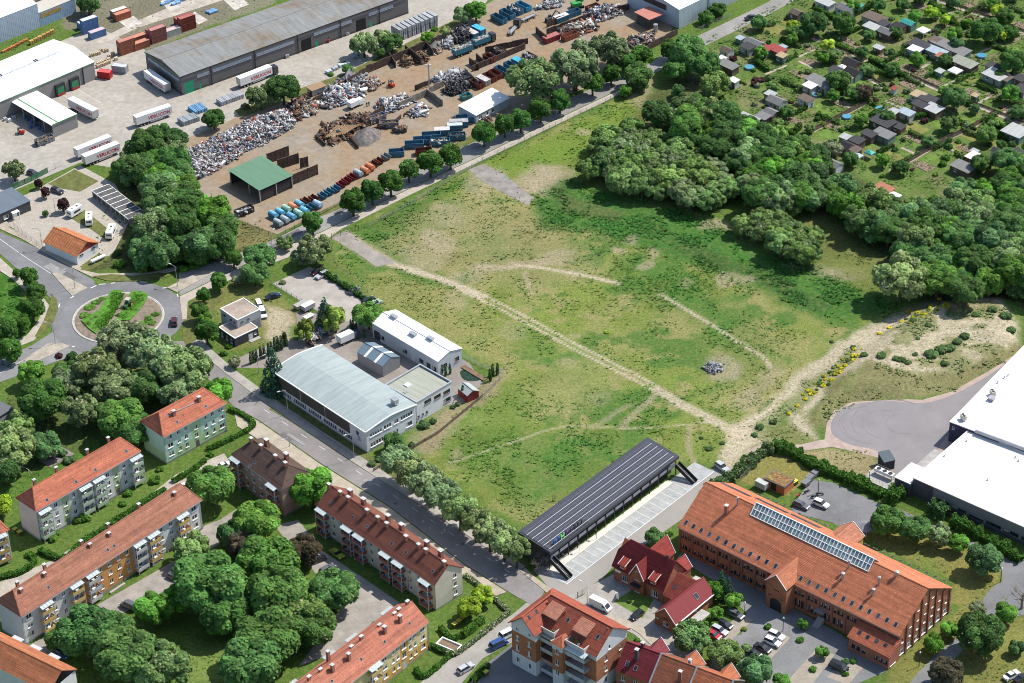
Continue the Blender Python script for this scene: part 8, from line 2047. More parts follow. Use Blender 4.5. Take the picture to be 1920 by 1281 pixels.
# skips and roll-off bins
RUST,SKB=(.15,.045,.028),(.055,.17,.25)
def skip_mesh(kind,L=3.4,W=1.75,H=1.45):
 m=MB();a=.75;prof=[(-L/2+a,0),(L/2-a,0),(L/2,H*.75),(L/2-.1,H),(-L/2+.1,H),(-L/2,H*.75)]
 if kind=='lid':hull(m,prof,W)
 else:
  for y in(-W/2,W/2-.08):s=MB();f0=[(x,y,z)for x,z in prof];f1=[(x,y+.08,z)for x,z in prof];m.face(f0);m.face(f1[::-1]);[m.face([f0[(i+1)%6],f0[i],f1[i],f1[(i+1)%6]])for i in range(6)]
  for i in(5,0,1):p,q=prof[i],prof[(i+1)%6];m.face([(p[0],-W/2,p[1]),(q[0],-W/2,q[1]),(q[0],W/2,q[1]),(p[0],W/2,p[1])]);
 lug=MB()
 for y in(-W/2-.12,W/2):
  for x in(-.55,.55):lug.box(x-.06,x+.06,y,y+.12,.7,1.2)
  lug.box(-L/2+.1,L/2-.1,y+.02,y+.1,H-.12,H)
 lid=MB();lid.tube((-L/2+.15,0,H-.05),(L/2-.15,0,H-.05),W*.5,n=12)
 return m.mesh('trough',[mat('skip paint',None,.75,var=.35,scale=1.2,fine=5,dirt=((.12,.05,.03),1.1,.6,.75))]),lug.mesh('lug',[mat('skip paint')]),lid.mesh('lid',[mat('skip paint')])
SK={k:skip_mesh(k)for k in('open','lid')}
rA=ang(g(520,440),g(640,391))
def skip(px,py,col,kind,label,rz=None,group=None):
 q=g(px,py);t=thing('lidded_skip' if kind=='lid' else 'open_skip',label,'skip',(q.x,q.y,.04),rA-1.45 if rz is None else rz,group);m=SK[kind];part(t,'trough',m[0],None,col);part(t,'lug',m[1],None,tuple(c*.8 for c in col))
 if kind=='lid':part(t,'lid',m[2],None,tuple(min(.6,c*1.5+.04)for c in col))
BL,GN,ORG,GRY=(.07,.25,.36),(.20,.34,.26),(.42,.13,.05),(.20,.24,.26)
for i,(x,y,c,k,lb)in enumerate(((513,409,BL,'lid','blue lidded skip at the left end of the upper row'),(526,404,BL,'lid','blue lidded skip second in the upper row'),(538,398,GN,'lid','pale green lidded skip in the upper row'),(550,394,ORG,'lid','orange lidded skip in the upper row'),(562,389,BL,'lid','blue lidded skip right of the orange one'),(522,424,GRY,'lid','grey lidded skip at the left end of the lower row'),(535,418,GRY,'lid','grey blue lidded skip second in the lower row'),(547,412,BL,'lid','blue lidded skip in the lower row'),(560,406,GN,'lid','green lidded skip in the lower row'),(571,401,BL,'lid','blue lidded skip beside the street tree'),(573,381,RUST,'open','rusty open skip left of its twin'),(588,376,RUST,'open','rusty open skip right of its twin'),(583,392,SKB,'open','blue open skip before the rusty pair'),(596,389,(.2,.3,.45),'lid','light blue lidded skip before the rusty pair'),(605,371,SKB,'open','first blue open skip after the rusty pair'),(617,364,SKB,'open','second blue open skip after the rusty pair'),(630,358,SKB,'open','third blue open skip after the rusty pair'),(640,350,(.19,.02,.025),'open','first dark red open skip'),(650,343,(.19,.02,.025),'open','second dark red open skip'),(660,336,(.19,.02,.025),'open','third dark red open skip'),(672,331,GRY,'lid','grey lidded skip next to the dark red ones'),(685,326,ORG,'lid','orange lidded skip near the street tree row'),(694,319,ORG,'lid','second orange lidded skip near the street tree row'),(701,312,RUST,'open','lower rusty skip of the trio'),(711,306,RUST,'open','upper rusty skip of the trio'),(724,298,GRY,'open','grey blue skip of the trio'))):skip(x,y,c,k,lb)
def rolloff(px,py,col,label,lid=None,L=6.2,H=2.0,load=None,rz=None,name='roll_off_bin'):
 q=g(px,py);t=thing(name,label,'container',(q.x,q.y,.04),rA if rz is None else rz);W=2.4;m=MB();m.box(0,L,0,.09,.15,H);m.box(0,L,W-.09,W,.15,H);m.box(0,.09,.09,W-.09,.15,H);m.box(L-.09,L,.09,W-.09,.15,H);m.box(.09,L-.09,.09,W-.09,.15,.3);part(t,'shell',m,mat('skip paint'),col);m=MB()
 for i in range(10):x=i*(L-.12)/9;m.box(x,x+.12,-.07,-.001,.15,H);m.box(x,x+.12,W+.001,W+.07,.15,H)
 for y in(.3,1.0,1.7):m.box(L+.001,L+.07,y,y+.12,.15,H)
 part(t,'rib',m,mat('skip paint'),tuple(c*.85 for c in col));part(t,'floor_runner',MB().box(0,L,.7,.9,0,.148).box(0,L,1.5,1.7,0,.148),M_dark())
 if lid:part(t,'cover',MB().box(-.03,L+.03,-.03,W+.03,H+.002,H+.14),mat('skip paint'),lid)
 elif load:m=scrap_mesh([(L*(i%5+.5)/5,W*(.3+.4*(i//5)),1.2)for i in range(10)],70,load,.3);part(t,'load',m,None)['kind']='stuff'
 else:part(t,'inner_rust',MB().box(.1,L-.1,.1,W-.1,.305,.33),mat('rusty steel',(.10,.06,.045),.8,var=.4))
PAL={'white':[(.5,.5,.5),(.44,.46,.5),(.6,.6,.58),(.14,.11,.09),(.5,.5,.5),(.42,.43,.45),(.6,.6,.58),(.28,.29,.31),(.16,.16,.17),(.10,.10,.11),(.13,.18,.26),(.3,.26,.22),(.35,.1,.07),(.07,.07,.07),(.2,.2,.2),(.05,.05,.055)],'rust':[(.13,.065,.04),(.10,.06,.045),(.17,.09,.05),(.07,.05,.045),(.2,.13,.08),(.05,.045,.04),(.3,.27,.23)],'black':[(.02,.02,.022),(.04,.04,.045),(.06,.06,.065),(.03,.03,.03),(.16,.16,.17)],'mix':[(.4,.4,.4),(.13,.075,.05),(.2,.15,.1),(.5,.48,.45),(.07,.07,.07),(.25,.22,.18),(.1,.1,.1),(.3,.12,.08)],'grey':[(.22,.22,.23),(.3,.3,.31),(.15,.15,.16),(.4,.41,.42)],'brown':[(.16,.10,.055),(.12,.08,.05),(.2,.14,.08),(.09,.065,.045)]}
def scrap_mesh(cent,n,pal,size,seed=1,spread=.5):
 """Many bent plates, bars and boxes lying about the given spots."""
 rs=np.random.RandomState(seed+n);C=np.array(cent)[rs.randint(len(cent),size=n)];P=C+np.c_[rs.normal(scale=spread,size=(n,2)),rs.uniform(-.1,.25,n)]
 q=rs.normal(size=(n,3,3));u=q[:,0];u[:,2]*=.45;u/=np.linalg.norm(u,axis=1)[:,None];v=np.cross(u,q[:,1]);v/=np.linalg.norm(v,axis=1)[:,None];w=np.cross(u,v);s=size*rs.lognormal(0,.45,(n,1));u,v,w=u*s*rs.uniform(.8,2.4,(n,1)),v*s*rs.uniform(.4,1.0,(n,1)),w*s*rs.uniform(.05,.4,(n,1))
 sg=[(a,b,c)for c in(-1,1)for b in(-1,1)for a in(-1,1)];V=np.stack([P+a*u+b*v+c*w for a,b,c in sg],1);V[:,:,2]=np.maximum(V[:,:,2],.02)
 F=np.array([(0,2,3,1),(4,5,7,6),(0,1,5,4),(2,6,7,3),(0,4,6,2),(1,3,7,5)]);F=(F[None]+8*np.arange(n)[:,None,None]).reshape(-1,4);pal=np.array(PAL[pal]);col=np.repeat(pal[rs.randint(len(pal),size=n)]*rs.uniform(.7,1.3,(n,1)),8,0)
 return npmesh('scrap',V.reshape(-1,3),F,[vcol('scrap surfaces',.6)],'col',col)
def heap(poly,hgt,pal,n,size,label,name='scrap_heap',base=(.14,.10,.075),power=.8):
 P=garr(poly);cx=sum(q.x for q in P)/len(P);cy=sum(q.y for q in P)/len(P);xs=[q.x for q in P];ys=[q.y for q in P];st=max(.5,(max(xs)-min(xs))/36);X,Y=np.meshgrid(np.arange(min(xs)-st,max(xs)+2*st,st),np.arange(min(ys)-st,max(ys)+2*st,st));sd=polysd(X,Y,P);D=sd.max();Z=hgt*np.clip(sd/D,0,1)**power*(.65+.6*fbm(X,Y,4.5,len(label)))-.06*(sd<=0)
 t=thing(name,label,'scrap heap' if 'scrap' in name else 'heap',(cx,cy,0));ny,nx=X.shape;i=np.arange(nx*ny).reshape(ny,nx);F=np.c_[i[:-1,:-1].ravel(),i[:-1,1:].ravel(),i[1:,1:].ravel(),i[1:,:-1].ravel()];k=(sd>-st*1.2).ravel();F=F[k[F].all(1)]
 part(t,'heap_body',npmesh('heap_body',np.c_[X.ravel()-cx,Y.ravel()-cy,Z.ravel()],F,[mat('heap %d%d%d'%tuple(int(c*99)for c in base),base,.95,var=.5,scale=.9,fine=4,bump=.5)],smooth=True),None)
 w=np.where((sd>.1).ravel())[0]
 if n:part(t,'scrap',scrap_mesh([(X.ravel()[j]-cx,Y.ravel()[j]-cy,Z.ravel()[j]+.05)for j in w],n,pal,size,len(label)),None)['kind']='stuff'
heap([(338,318),(350,285),(400,262),(470,228),(540,205),(555,222),(545,243),(500,268),(450,292),(400,325),(372,338),(345,335)],4.2,'white',9500,.21,'large heap of white and grey scrap beside the grove',base=(.2,.2,.2));heap([(535,205),(560,185),(575,183),(585,205),(560,228),(545,225)],2.6,'rust',500,.3,'rusty heap at the end of the large white scrap heap');heap([(318,318),(345,310),(372,335),(345,345),(322,330)],1.8,'rust',420,.28,'rusty heap below the grove at the left end')
heap([(555,205),(580,190),(600,196),(590,215),(565,220)],2.0,'mix',420,.28,'small mixed heap by the rusty walls');heap([(595,200),(605,175),(640,158),(672,165),(680,180),(650,192),(620,205)],3.0,'white',1300,.32,'white sheet scrap heap by the yellow roofed hut',base=(.25,.22,.19));heap([(625,160),(650,145),(680,140),(690,150),(660,162)],1.6,'grey',300,.3,'grey heap in the upper board bay');heap([(672,158),(700,148),(715,160),(700,172),(682,170)],1.8,'mix',320,.28,'mixed heap in the upper board bay')
heap([(702,205),(720,190),(765,182),(778,192),(750,205),(725,215)],2.2,'white',700,.32,'white scrap heap behind the grey double bin',base=(.2,.18,.16));heap([(765,212),(790,198),(805,205),(795,218),(775,222)],1.6,'white',260,.3,'white plastic heap by the concrete wall',base=(.35,.35,.35));heap([(808,152),(850,133),(872,134),(868,145),(825,160)],1.8,'grey',480,.3,'silver scrap heap in the front bay',base=(.25,.25,.26));heap([(832,175),(845,158),(870,145),(888,160),(875,172),(850,182)],2.4,'black',600,.28,'black scrap heap beside the bin row',base=(.05,.05,.052))
heap([(596,262),(605,240),(640,225),(668,240),(655,262),(620,275)],2.0,'rust',380,.35,'heap of rusty pipes and beams',base=(.13,.09,.06));heap([(636,228),(665,215),(700,215),(705,230),(675,245),(650,245)],2.2,'rust',560,.3,'dark rusty heap left of the double bin');heap([(660,265),(668,248),(690,238),(715,245),(712,262),(690,275),(668,276)],3.0,'grey',0,.3,'grey brown shredded metal cone','gravel_heap',(.15,.135,.125));heap([(748,122),(758,105),(772,108),(775,122),(760,128)],2.0,'brown',220,.22,'left brown heap against the board wall','soil_heap',(.13,.085,.05));heap([(775,118),(785,100),(800,100),(804,115),(790,122)],2.0,'brown',220,.22,'right brown heap against the board wall','soil_heap',(.14,.095,.055))
heap([(806,98),(820,85),(830,95),(820,103)],1.4,'mix',160,.25,'small heap left of the grey heap in the upper bays');heap([(826,90),(838,75),(852,78),(845,92)],1.8,'grey',260,.28,'grey heap in the upper bays');heap([(845,80),(858,55),(875,50),(892,70),(870,84)],3.0,'black',700,.26,'heap of black tyres and cases',base=(.03,.03,.032));heap([(1045,68),(1060,48),(1110,42),(1120,55),(1085,68)],2.2,'mix',800,.32,'pale mixed heap behind the red bin',base=(.25,.22,.18));heap([(1090,40),(1105,18),(1160,12),(1170,24),(1130,42)],2.2,'white',800,.3,'white heap below the green excavator');heap([(1175,90),(1180,72),(1225,62),(1230,80),(1200,92)],1.5,'mix',420,.35,'heap of old machines beside the kiosk');heap([(1000,20),(1025,2),(1060,0),(1050,15)],1.4,'white',260,.3,'white heap at the top edge');heap([(898,235),(905,222),(922,225),(918,238)],1.2,'rust',120,.25,'little reddish heap beside the pale hut')
heap([(1320,690),(1332,680),(1350,683),(1356,692),(1345,700),(1328,700)],.9,'grey',260,.2,'small purplish grey rubble heap in the bare ring of the meadow','rubble_heap',(.19,.16,.165))
m=MB()
for i in range(9):a,c=g(612+i*4,258-i*.8,1.6+.1*(i%3)),g(632+i*5,236-i*.2,2.6);m.tube(a,c,.28,n=8)
tag(put('pipe_bundle',m.mesh('pipe_bundle',[mat('brown pipe steel',(.24,.15,.08),.7,var=.3)])),'bundle of long brown pipes on the rusty heap','pipes')
# rusty and concrete walls of the bays
for i,(a,c,h,k)in enumerate([((575,205),(688,138),2.6,0),((430+140,188),(610,168),2.2,0),((688,138),(820,82),3.0,0),((760,98),(790,122),3.0,0),((795,86),(812,105),2.6,0),((730,110),(742,128),2.6,0),((845,68),(858,84),2.6,1),((690,228),(726,205),2.4,0),((680,252),(735,238),1.6,0),((735,238),(752,222),1.6,0),((596,262),(610,275),1.4,0),((655,262),(672,280),1.6,0),((748,205),(800,180),2.6,1),((800,178),(830,200),2.6,1),((805,175),(832,162),2.4,1),((872,140),(898,164),2.6,1),((778,170),(808,158),2.0,0),((1005,62),(1025,80),2.6,0),((1025,52),(1060,38),2.4,0),((1025,66),(1100,38),2.4,0),((1100,38),(1180,18),2.4,0),((1215,95),(1270,65),2.4,0),((880,120),(898,132),2.4,0),((893,112),(910,125),2.4,0),((910,100),(990,82),2.4,0),((885,135),(985,92),2.4,0)]):
 A_,C_=g(*a),g(*c);L=(C_-A_).length;t=thing('bay_wall','%s bay wall between scrap heaps, %s'%(('rusty steel','grey concrete')[k],('long' if L>12 else 'medium long' if L>6 else 'short')+(' upper row' if a[1]<130 else ' middle row' if a[1]<200 else ' lower row')),'wall',(A_.x,A_.y,0),ang(A_,C_),'bay walls of the scrapyard');n=max(2,int(L/1.8));wb=MB();wb.box(.03,L/n-.03,-.15,.15,0,h);wb=wb.mesh('wall_panel',[mat('rusty board',(.075,.05,.04),.9)if k==0 else mat('stained concrete',(.2,.175,.145),.9,var=.35)])
 for j in range(n):part(t,'wall_panel',wb,None,None,(j*L/n,0,random.Random(j+i).uniform(-.25,.12)))
RW=ang(g(900,150),g(920,160.5));RF=ang(g(760,285),g(800,283));CY=(.06,.26,.40)
for x,y,c,lid,load,lb,L in((729,296,SKB,None,None,'blue roll-off bin left of the rusty one',5),(779,294,RUST,None,None,'rusty roll-off bin by the street trees',5.4),(759,281,SKB,None,None,'first long blue roll-off bin of the fan',6.2),(775,273,SKB,None,None,'second long blue roll-off bin of the fan',6.2),(791,264,SKB,None,None,'third long blue roll-off bin of the fan',6.2),(808,276,SKB,None,'mix','blue roll-off bin heaped with scrap',6.2),(815,256,SKB,(.5,.47,.45),None,'blue roll-off bin with a pale rusty cover',5),(839,247,SKB,(.42,.48,.52),None,'blue roll-off bin with a grey cover',5),(842,265,SKB,None,'black','blue roll-off bin full of black scrap',5.4),(843,241,SKB,(.33,.33,.33),None,'blue roll-off bin with a dark grey cover',6.2),(855,232,SKB,None,None,'dark blue roll-off bin nearest the pale hut',6.2),(871,66,SKB,(.45,.43,.4),None,'blue bin with a white cover beside the tyre heap',5),(884,59,SKB,(.05,.36,.58),None,'bright blue covered bin beside the tyre heap',5),(920,37,SKB,None,None,'open blue bin with red inside in the upper row',6.2),(936,28,SKB,None,None,'second open blue bin in the upper row',6.2),(951,20,SKB,None,'mix','third bin in the upper row',6.2),(966,14,CY,None,None,'light blue bin at the top edge',6.2),(880,160,RUST,None,None,'first rusty bin of the long row',5),(892,154,(.3,.3,.3),(.42,.40,.38),None,'grey covered bin of the long row',5),(904,148,RUST,None,None,'second rusty bin of the long row',5),(915,142,RUST,None,None,'third rusty bin of the long row',5),(926,135,SKB,None,None,'teal bin of the long row',6.2),(944,127,SKB,None,None,'teal bin below the bright covered one',5),(958,120,SKB,(.04,.33,.45),None,'bright turquoise covered bin of the long row',6.2),(980,110,(.07,.06,.06),None,'grey','dark bin with silver scrap of the long row',5),(905,112,RUST,None,None,'rusty bin above the long row',4.6),(925,100,(.06,.09,.12),None,'rust','dark bin above the long row',5),(1025,84,(.24,.04,.045),(.36,.12,.11),None,'red covered bin at the road end',6.0),(1060,80,(.3,.1,.05),None,None,'orange rusty bin next to the red covered one',6.0),(1045,46,SKB,(.55,.57,.6),None,'blue bin with a white cover below the small excavator',5.4),(1068,36,SKB,None,None,'open grey blue bin beside the white covered one',5.4),(1105,26,RUST,None,None,'rusty bin under the green excavator',5),(696,235,(.2,.22,.26),None,'brown','left half of the grey double bin',6.2),(712,242,(.2,.22,.26),None,'brown','right half of the grey double bin',6.2),(742,250,(.1,.12,.12),None,'rust','small dark bin beside the double bin',3.6),(870,190,(.06,.28,.28),None,None,'turquoise skip tilted beside the black heap',3.6),(72,276,(.3,.31,.31),None,'brown','grey bin of brown waste before the loading canopy',6.2),(447,410,(.06,.05,.05),None,'grey','dark bin at the lower corner of the scrapyard',6.0)):rolloff(x,y,c,lb,lid,L,load=load,H=2.0 if L>4 else 1.4,rz=RF if 700<x<860 and 225<y<300 else RW if x<1000 and y<165 else None)
for x,y,c,lb in((590,648,(.05,.06,.07),'dark open bin left of three in the works yard'),(603,637,(.06,.2,.28),'blue bin middle of three in the works yard'),(619,628,(.05,.18,.24),'blue bin right of three in the works yard')):rolloff(x,y,c,lb,None,4.0,1.5,'mix',rz=1.35)
q=g(586,182);t=thing('scrap_office','small hut with a tan sloping roof by the scrap heap','hut',(q.x,q.y,0),rA);part(t,'wall',MB().box(0,5.5,0,3,0,2.3),plaster((.4,.4,.38)));part(t,'roof',MB().prism([(-.3,-.4),(5.8,-.4),(5.8,3.4),(-.3,3.4)],2.35,2.5),M_obj(),(.28,.18,.10));[put_window(t,x,0,1.0,0,1.2,1.0)for x in(1.2,3.4)]
q=g(805,163);t=thing('floodlight_mast','steel lattice floodlight mast between the scrap bays','mast',(q.x,q.y,0));part(t,'mast',MB().tube((-.25,0,0),(-.15,0,8.5),.08,n=5).tube((.25,0,0),(.15,0,8.5),.08,n=5).tube((0,.3,0),(0,.15,8.5),.08,n=5),M_steel());part(t,'brace',[b for b in[MB()]if not[b.beam((-.25 if i%2 else .25,0,i*.7),(.25 if i%2 else-.25,0,i*.7+.7),.05)for i in range(12)]==0][0],M_steel());[part(t,'floodlight',MB().box(x-.3,x+.3,-.2,.1,7.9,8.4),M_white())for x in(-.6,.6)]
for x,y,lb in((688,200,'left'),(692,199,'right')):
 q=g(x,y);t=thing('person','%s of two people in dark clothes standing in the scrapyard lane'%lb,'person',(q.x,q.y,.04),.5);m=MB();m.tube((-.1,0,0),(-.1,0,.85),.07,.1,8);m.tube((.1,0,0),(.1,0,.85),.07,.1,8);m.tube((0,0,.82),(0,0,1.42),.17,.2,10);m.tube((0,0,1.42),(0,0,1.55),.1,.06,8);m.tube((-.24,0,1.4),(-.28,.05,.8),.06,.04,6);m.tube((.24,0,1.4),(.28,.05,.8),.06,.04,6);part(t,'body',m,M_obj(),(.05,.055,.07));part(t,'head',MB().tube((0,0,1.52),(0,0,1.64),.07,.1,8).tube((0,0,1.64),(0,0,1.77),.1,.05,8),M_obj(),(.4,.25,.18))
 # ------------------------------------------------------------------ allotment gardens
RGA=ang(g(1525,72),g(1625,115));RGB=ang(g(1522,245),g(1630,190));O(3,0)
HC={'g':(.17,.17,.165),'d':(.045,.045,.048),'k':(.022,.022,.025),'p':(.36,.37,.36),'w':(.66,.66,.65),'r':(.27,.055,.045),'t':(.36,.28,.17),'b':(.12,.09,.07),'u':(.30,.36,.40),'q':(.04,.30,.26),'s':(.36,.14,.09),'l':(.05,.25,.48),'o':(.24,.25,.20)}
HN={'g':'grey','d':'dark','k':'black','p':'pale grey','w':'white','r':'red','t':'tan','b':'brown','u':'pale blue','q':'turquoise','s':'salmon','l':'bright blue','o':'olive grey'}
WC=[(.42,.40,.36),(.22,.13,.08),(.30,.33,.30),(.55,.55,.52),(.14,.10,.08),(.16,.23,.18)]
def hut(x,y,la,lb,c,kind,where,tile=(3,0)):
 px,py=tl(*tile,x,y);h=2.5 if kind!='s' else 1.9;rg=random.Random(int(x+y));P=g(px,py,h+.2);la*=.94;lb*=.94
 nm={'f':'garden_hut','n':'garden_hut','c':'garden_tent','s':'tool_shed'}[kind];ca={'f':'hut','n':'hut','c':'tent','s':'shed'}[kind]
 t=thing(nm,'%s roofed %s %s'%(HN[c],{'f':'flat garden hut','n':'gabled garden hut','c':'garden tent','s':'little tool shed'}[kind],where),ca,(P.x,P.y,0),RGA+rg.uniform(-.04,.04));a,b=la/2,lb/2
 if kind=='c':
  for sx in(-1,1):
   for sy in(-1,1):part(t,'pole',MB().tube((sx*(a-.1),sy*(b-.1),0),(sx*(a-.1),sy*(b-.1),h-.4),.05,n=6),M_white())
  m=MB();E=[(-a,-b,h-.4),(a,-b,h-.4),(a,b,h-.4),(-a,b,h-.4)];[m.face([E[i],E[(i+1)%4],(0,0,h+.35)])for i in range(4)];[m.face([(E[i][0],E[i][1],h-.75),(E[(i+1)%4][0],E[(i+1)%4][1],h-.75),E[(i+1)%4],E[i]])for i in range(4)];part(t,'canopy',m,M_obj(),HC[c]);return
 wc=rg.choice(WC);m=MB();op=[(la*f-.5,la*f+.5,.9,1.9)for f in(.3,)]if la>3.2 else[]
 q=.18;W,D=la-2*q,lb-2*q;o=(-a+q,-b+q)
 op=[(u0-q,u1-q,z0,z1)for u0,u1,z0,z1 in op];wall_grid(m,o,(1,0),W,0,h,op+([(W*.7-.45,W*.7+.45,.05,2.0)]if h>2.2 else[]),lambda u,z:0);wall_grid(m,(o[0]+W,o[1]),(0,1),D,0,h,[],lambda u,z:0);wall_grid(m,(o[0]+W,o[1]+D),(-1,0),W,0,h,[],lambda u,z:0);wall_grid(m,(o[0],o[1]+D),(0,-1),D,0,h,[],lambda u,z:0)
 if kind=='n':[m.face([(x_,-b+q,h),(x_,b-q,h),(x_,0,h+lb*.22)][::s])for x_,s in((a-q,1),(-a+q,-1))]
 part(t,'wall',m,M_wall(),wc)
 if h>2.2:part(t,'door',MB().box(o[0]+W*.7-.42,o[0]+W*.7+.42,o[1]+.03,o[1]+.1,.05,2.0),M_wood())
 for u0,u1,z0,z1 in op:put_window(t,o[0]+(u0+u1)/2,o[1],z0,0,u1-u0,z1-z0)
 m=MB();sm=seam('corrugated sheet',.28,.5,.25,.8)
 if kind=='n':slope(m,(-a,-b,h),(a,-b,h),(-a,0,h+lb*.25),(a,0,h+lb*.25),2,0,.08);slope(m,(a,b,h),(-a,b,h),(a,0,h+lb*.25),(-a,0,h+lb*.25),2,0,.08)
 else:slope(m,(-a-.1,-b-.15,h+.1),(a+.1,-b-.15,h+.1),(-a-.1,b+.1,h+.4),(a+.1,b+.1,h+.4),9,0,.1)
 part(t,'roof',m,sm,HC[c])
for d in '''65 365 7 4 r f with a tan end at the left path;105 412 3.5 3 t f joined to the red one at the left path;110 350 3 2.5 u s behind the red hut;585 55 7 5 g n near the top beside a green tarpaulin;660 38 5 3.5 q f near the top;215 90 4.5 4 b n with orange wall by the big dark trees;430 12 7 4 p f cut by the top edge;800 125 9 5 b f large in the upper middle;780 195 6 4 p f in front of the large brown roof;890 232 6 4.5 g n below the pale one;870 172 4 3.5 d f between two grey roofs;975 193 5 4 k f beside the turquoise roof;1055 165 5.5 3.5 q n in the upper middle;1165 212 4 4 w c with four poles in the upper middle;1135 330 8 5.5 d f broad in the middle of the gardens;1105 365 5 3.5 w f before the broad dark roof;1250 295 4 4 b f between dark and grey roofs;1310 318 7.5 5 g f in the row of three large roofs;1430 372 8.5 5 g f right of the row of three large roofs;1265 378 8 4 u f before the row of large roofs;1300 415 3.5 3 s f before the pale blue roof;1470 462 10 5 o f with greenish walls right of the middle;1405 515 4.2 4 w c on a green base right of the middle;1710 555 8.5 6 p f with white walls and a blue door;1700 495 6 4 d f behind the white walled hut;1785 582 4 4 b f right of the white walled hut;1890 580 5 4 d f near the right edge;1905 662 5 5 d f at the right edge;630 465 6.5 5 k n with a blue skylight;510 520 5 3.5 d f left of the black gabled roof;640 535 6 5 k n with white walls;560 488 3 2.6 w c beside the black roofs;360 592 7 5 g f left of the middle;315 637 4.5 3.5 w f with a cream awning left of the middle;425 637 5 4 g f with pale walls left of the middle;285 735 5.5 3.5 b f beside the blue pool;600 580 3.5 3 t s before the white walled black roof;65 750 6.5 5 g n at the left edge of the gardens;25 840 5 5 g n below another at the left edge;20 700 4 3 p f at the left edge of the gardens;1130 705 5 4 t f left in the cluttered cluster;1215 742 8 4.5 d f with things lying on it in the cluster;1140 778 5.5 3.5 d f lower left in the cluster;1240 808 6.5 5 p f lowest in the cluster;1040 838 5.5 3.5 u f left of the cluster;945 832 3.5 3.2 p f beside the pale blue one;865 905 8.5 5.5 d f with a long white wall;985 945 4 3.2 d s right of the long white wall;870 998 7.5 4.5 g f with blue grey walls in the lower row;760 1000 5 3.5 d f left in the lower row;670 1048 4.5 4 d f second left in the lower row;580 1022 3.5 3 p f palest in the lower row;590 1085 5 4.5 k n steep at the lower left;650 1115 4.5 3.5 b f beside the steep black one;660 1152 4 3.6 u c at the lower left;490 1222 6 4.5 g n beside the flowering bush;765 1130 3 2.5 q c small in the lower plots;1860 978 8 7 p f large at the right edge;1725 1128 4 3.5 d n near the lower right;1580 1185 8.5 4.5 w f among the lower right trees;1465 1245 8 5 g f among the lower right trees;1875 1150 6 5 d f with bluish edge at the right;1550 1130 2.8 2 p s low in the lower plots;945 660 2 2 r s by the middle path;1555 712 2.6 2 t s on a soil bed;830 352 4 2.5 p s in the hedge above the middle;1290 530 3 2.5 p s beside the green based tent'''.split(';'):
 a=d.split(' ',6);hut(*map(float,a[:4]),a[4],a[5],a[6])
for d in '''1820 318 7.5 5 g n in the first plots by the road;1770 345 5 4 d f beside the grey gable by the road;1905 362 4 4 r f beside the grey gable by the road;1612 368 4.5 3.5 b n behind the roadside bushes;1712 282 3 2.5 u s white walled by the road;1620 482 8 4 g f with red walls in the first plots;1578 432 3 2 w s behind the red walled hut;1665 598 3.5 2.5 w f in the small yellow plot;1768 885 8 4.5 p f half under the wood trees;1890 862 5 5 g f beside the wood trees;1215 75 0 0 g f x'''.split(';'):
 a=d.split(' ',6)
 if float(a[2]):hut(*map(float,a[:4]),a[4],a[5],a[6],(2,0))
hut(870,128,6.5,4,'s','f','in the clearing at the wood edge',(3,1));hut(935,172,4.6,4.4,'w','c','in the clearing at the wood edge',(3,1))
# beds, lawns, pools and paths
def patch(x,y,la,lb,kind,i):
 px,py=tl(3,0,x,y);q=g(px,py);ca,sa=math.cos(RGA),math.sin(RGA);P=[(q.x+u*ca-v*sa,q.y+u*sa+v*ca)for u,v in((-la/2,-lb/2),(la/2,-lb/2),(la/2,lb/2),(-la/2,lb/2))]
 if kind=='lawn':sheet('garden_lawn',P,mat('garden lawn',(.11,.18,.03),.95,var=.35,scale=.4,fine=3,bump=.2)if i%3 else mat('dry garden lawn',(.17,.17,.045),.95,var=.35,scale=.4,fine=3),.02+.0007*i);return
 t=thing('vegetable_bed','brown vegetable bed with planted rows in the allotments, '+('small' if la*lb<16 else 'large')+(' upper' if y<450 else ' middle' if y<800 else ' lower')+(' left' if x<600 else ' central' if x<1250 else ' right'),'bed',(q.x,q.y,0),RGA,'vegetable beds in the allotments');part(t,'soil',MB().box(-la/2,la/2,-lb/2,lb/2,0,.12),mat('bed soil',(.19,.135,.095),.95,var=.3,bump=.4));n=max(3,int(la/1.3));e=MB();e.box(-.06,.06,-lb/2,lb/2,.121,.2);e=e.mesh('board',[mat('pale board',(.38,.31,.23),.9)])
 for k in range(n+1):part(t,'board',e,None,None,(-la/2+la*k/n,0,0))
 m=MB();rs=random.Random(i)
 for k in range(int(la*lb*1.6)):u,v,s=rs.uniform(-la/2,la/2),rs.uniform(-lb/2,lb/2),rs.uniform(.1,.28);m.tube((u,v,.1),(u,v,.1+s*1.5),s,.02,5,cap=False)
 part(t,'seedlings',m,mat('vegetable leaves',(.09,.17,.03),.8,var=.5,scale=2))['kind']='stuff'
for i,d in enumerate('575,300,5,4 640,330,4,4 710,372,5,3 460,378,6,4 565,412,5,4 330,470,6,4 910,430,7,4 1050,515,5,5 1150,545,5,5 545,775,6,4 1520,700,5,5 1830,285,5,4 1545,50,6,4 1150,50,6,4 985,755,5,4 1060,640,6,4 500,950,6,4 1110,1040,7,4 1160,1245,7,4 1490,1120,6,3 235,560,7,3 300,355,5,4 1230,615,7,3 1660,112,5,4 1780,180,5,3 1330,760,0,0 1700,720,5,4 200,905,5,3 1830,830,5,4 1890,190,5,4 440,1200,0,0 700,1250,0,0'.split()):
 a=list(map(float,d.split(',')))
 if a[2]:patch(*a,'bed',i)
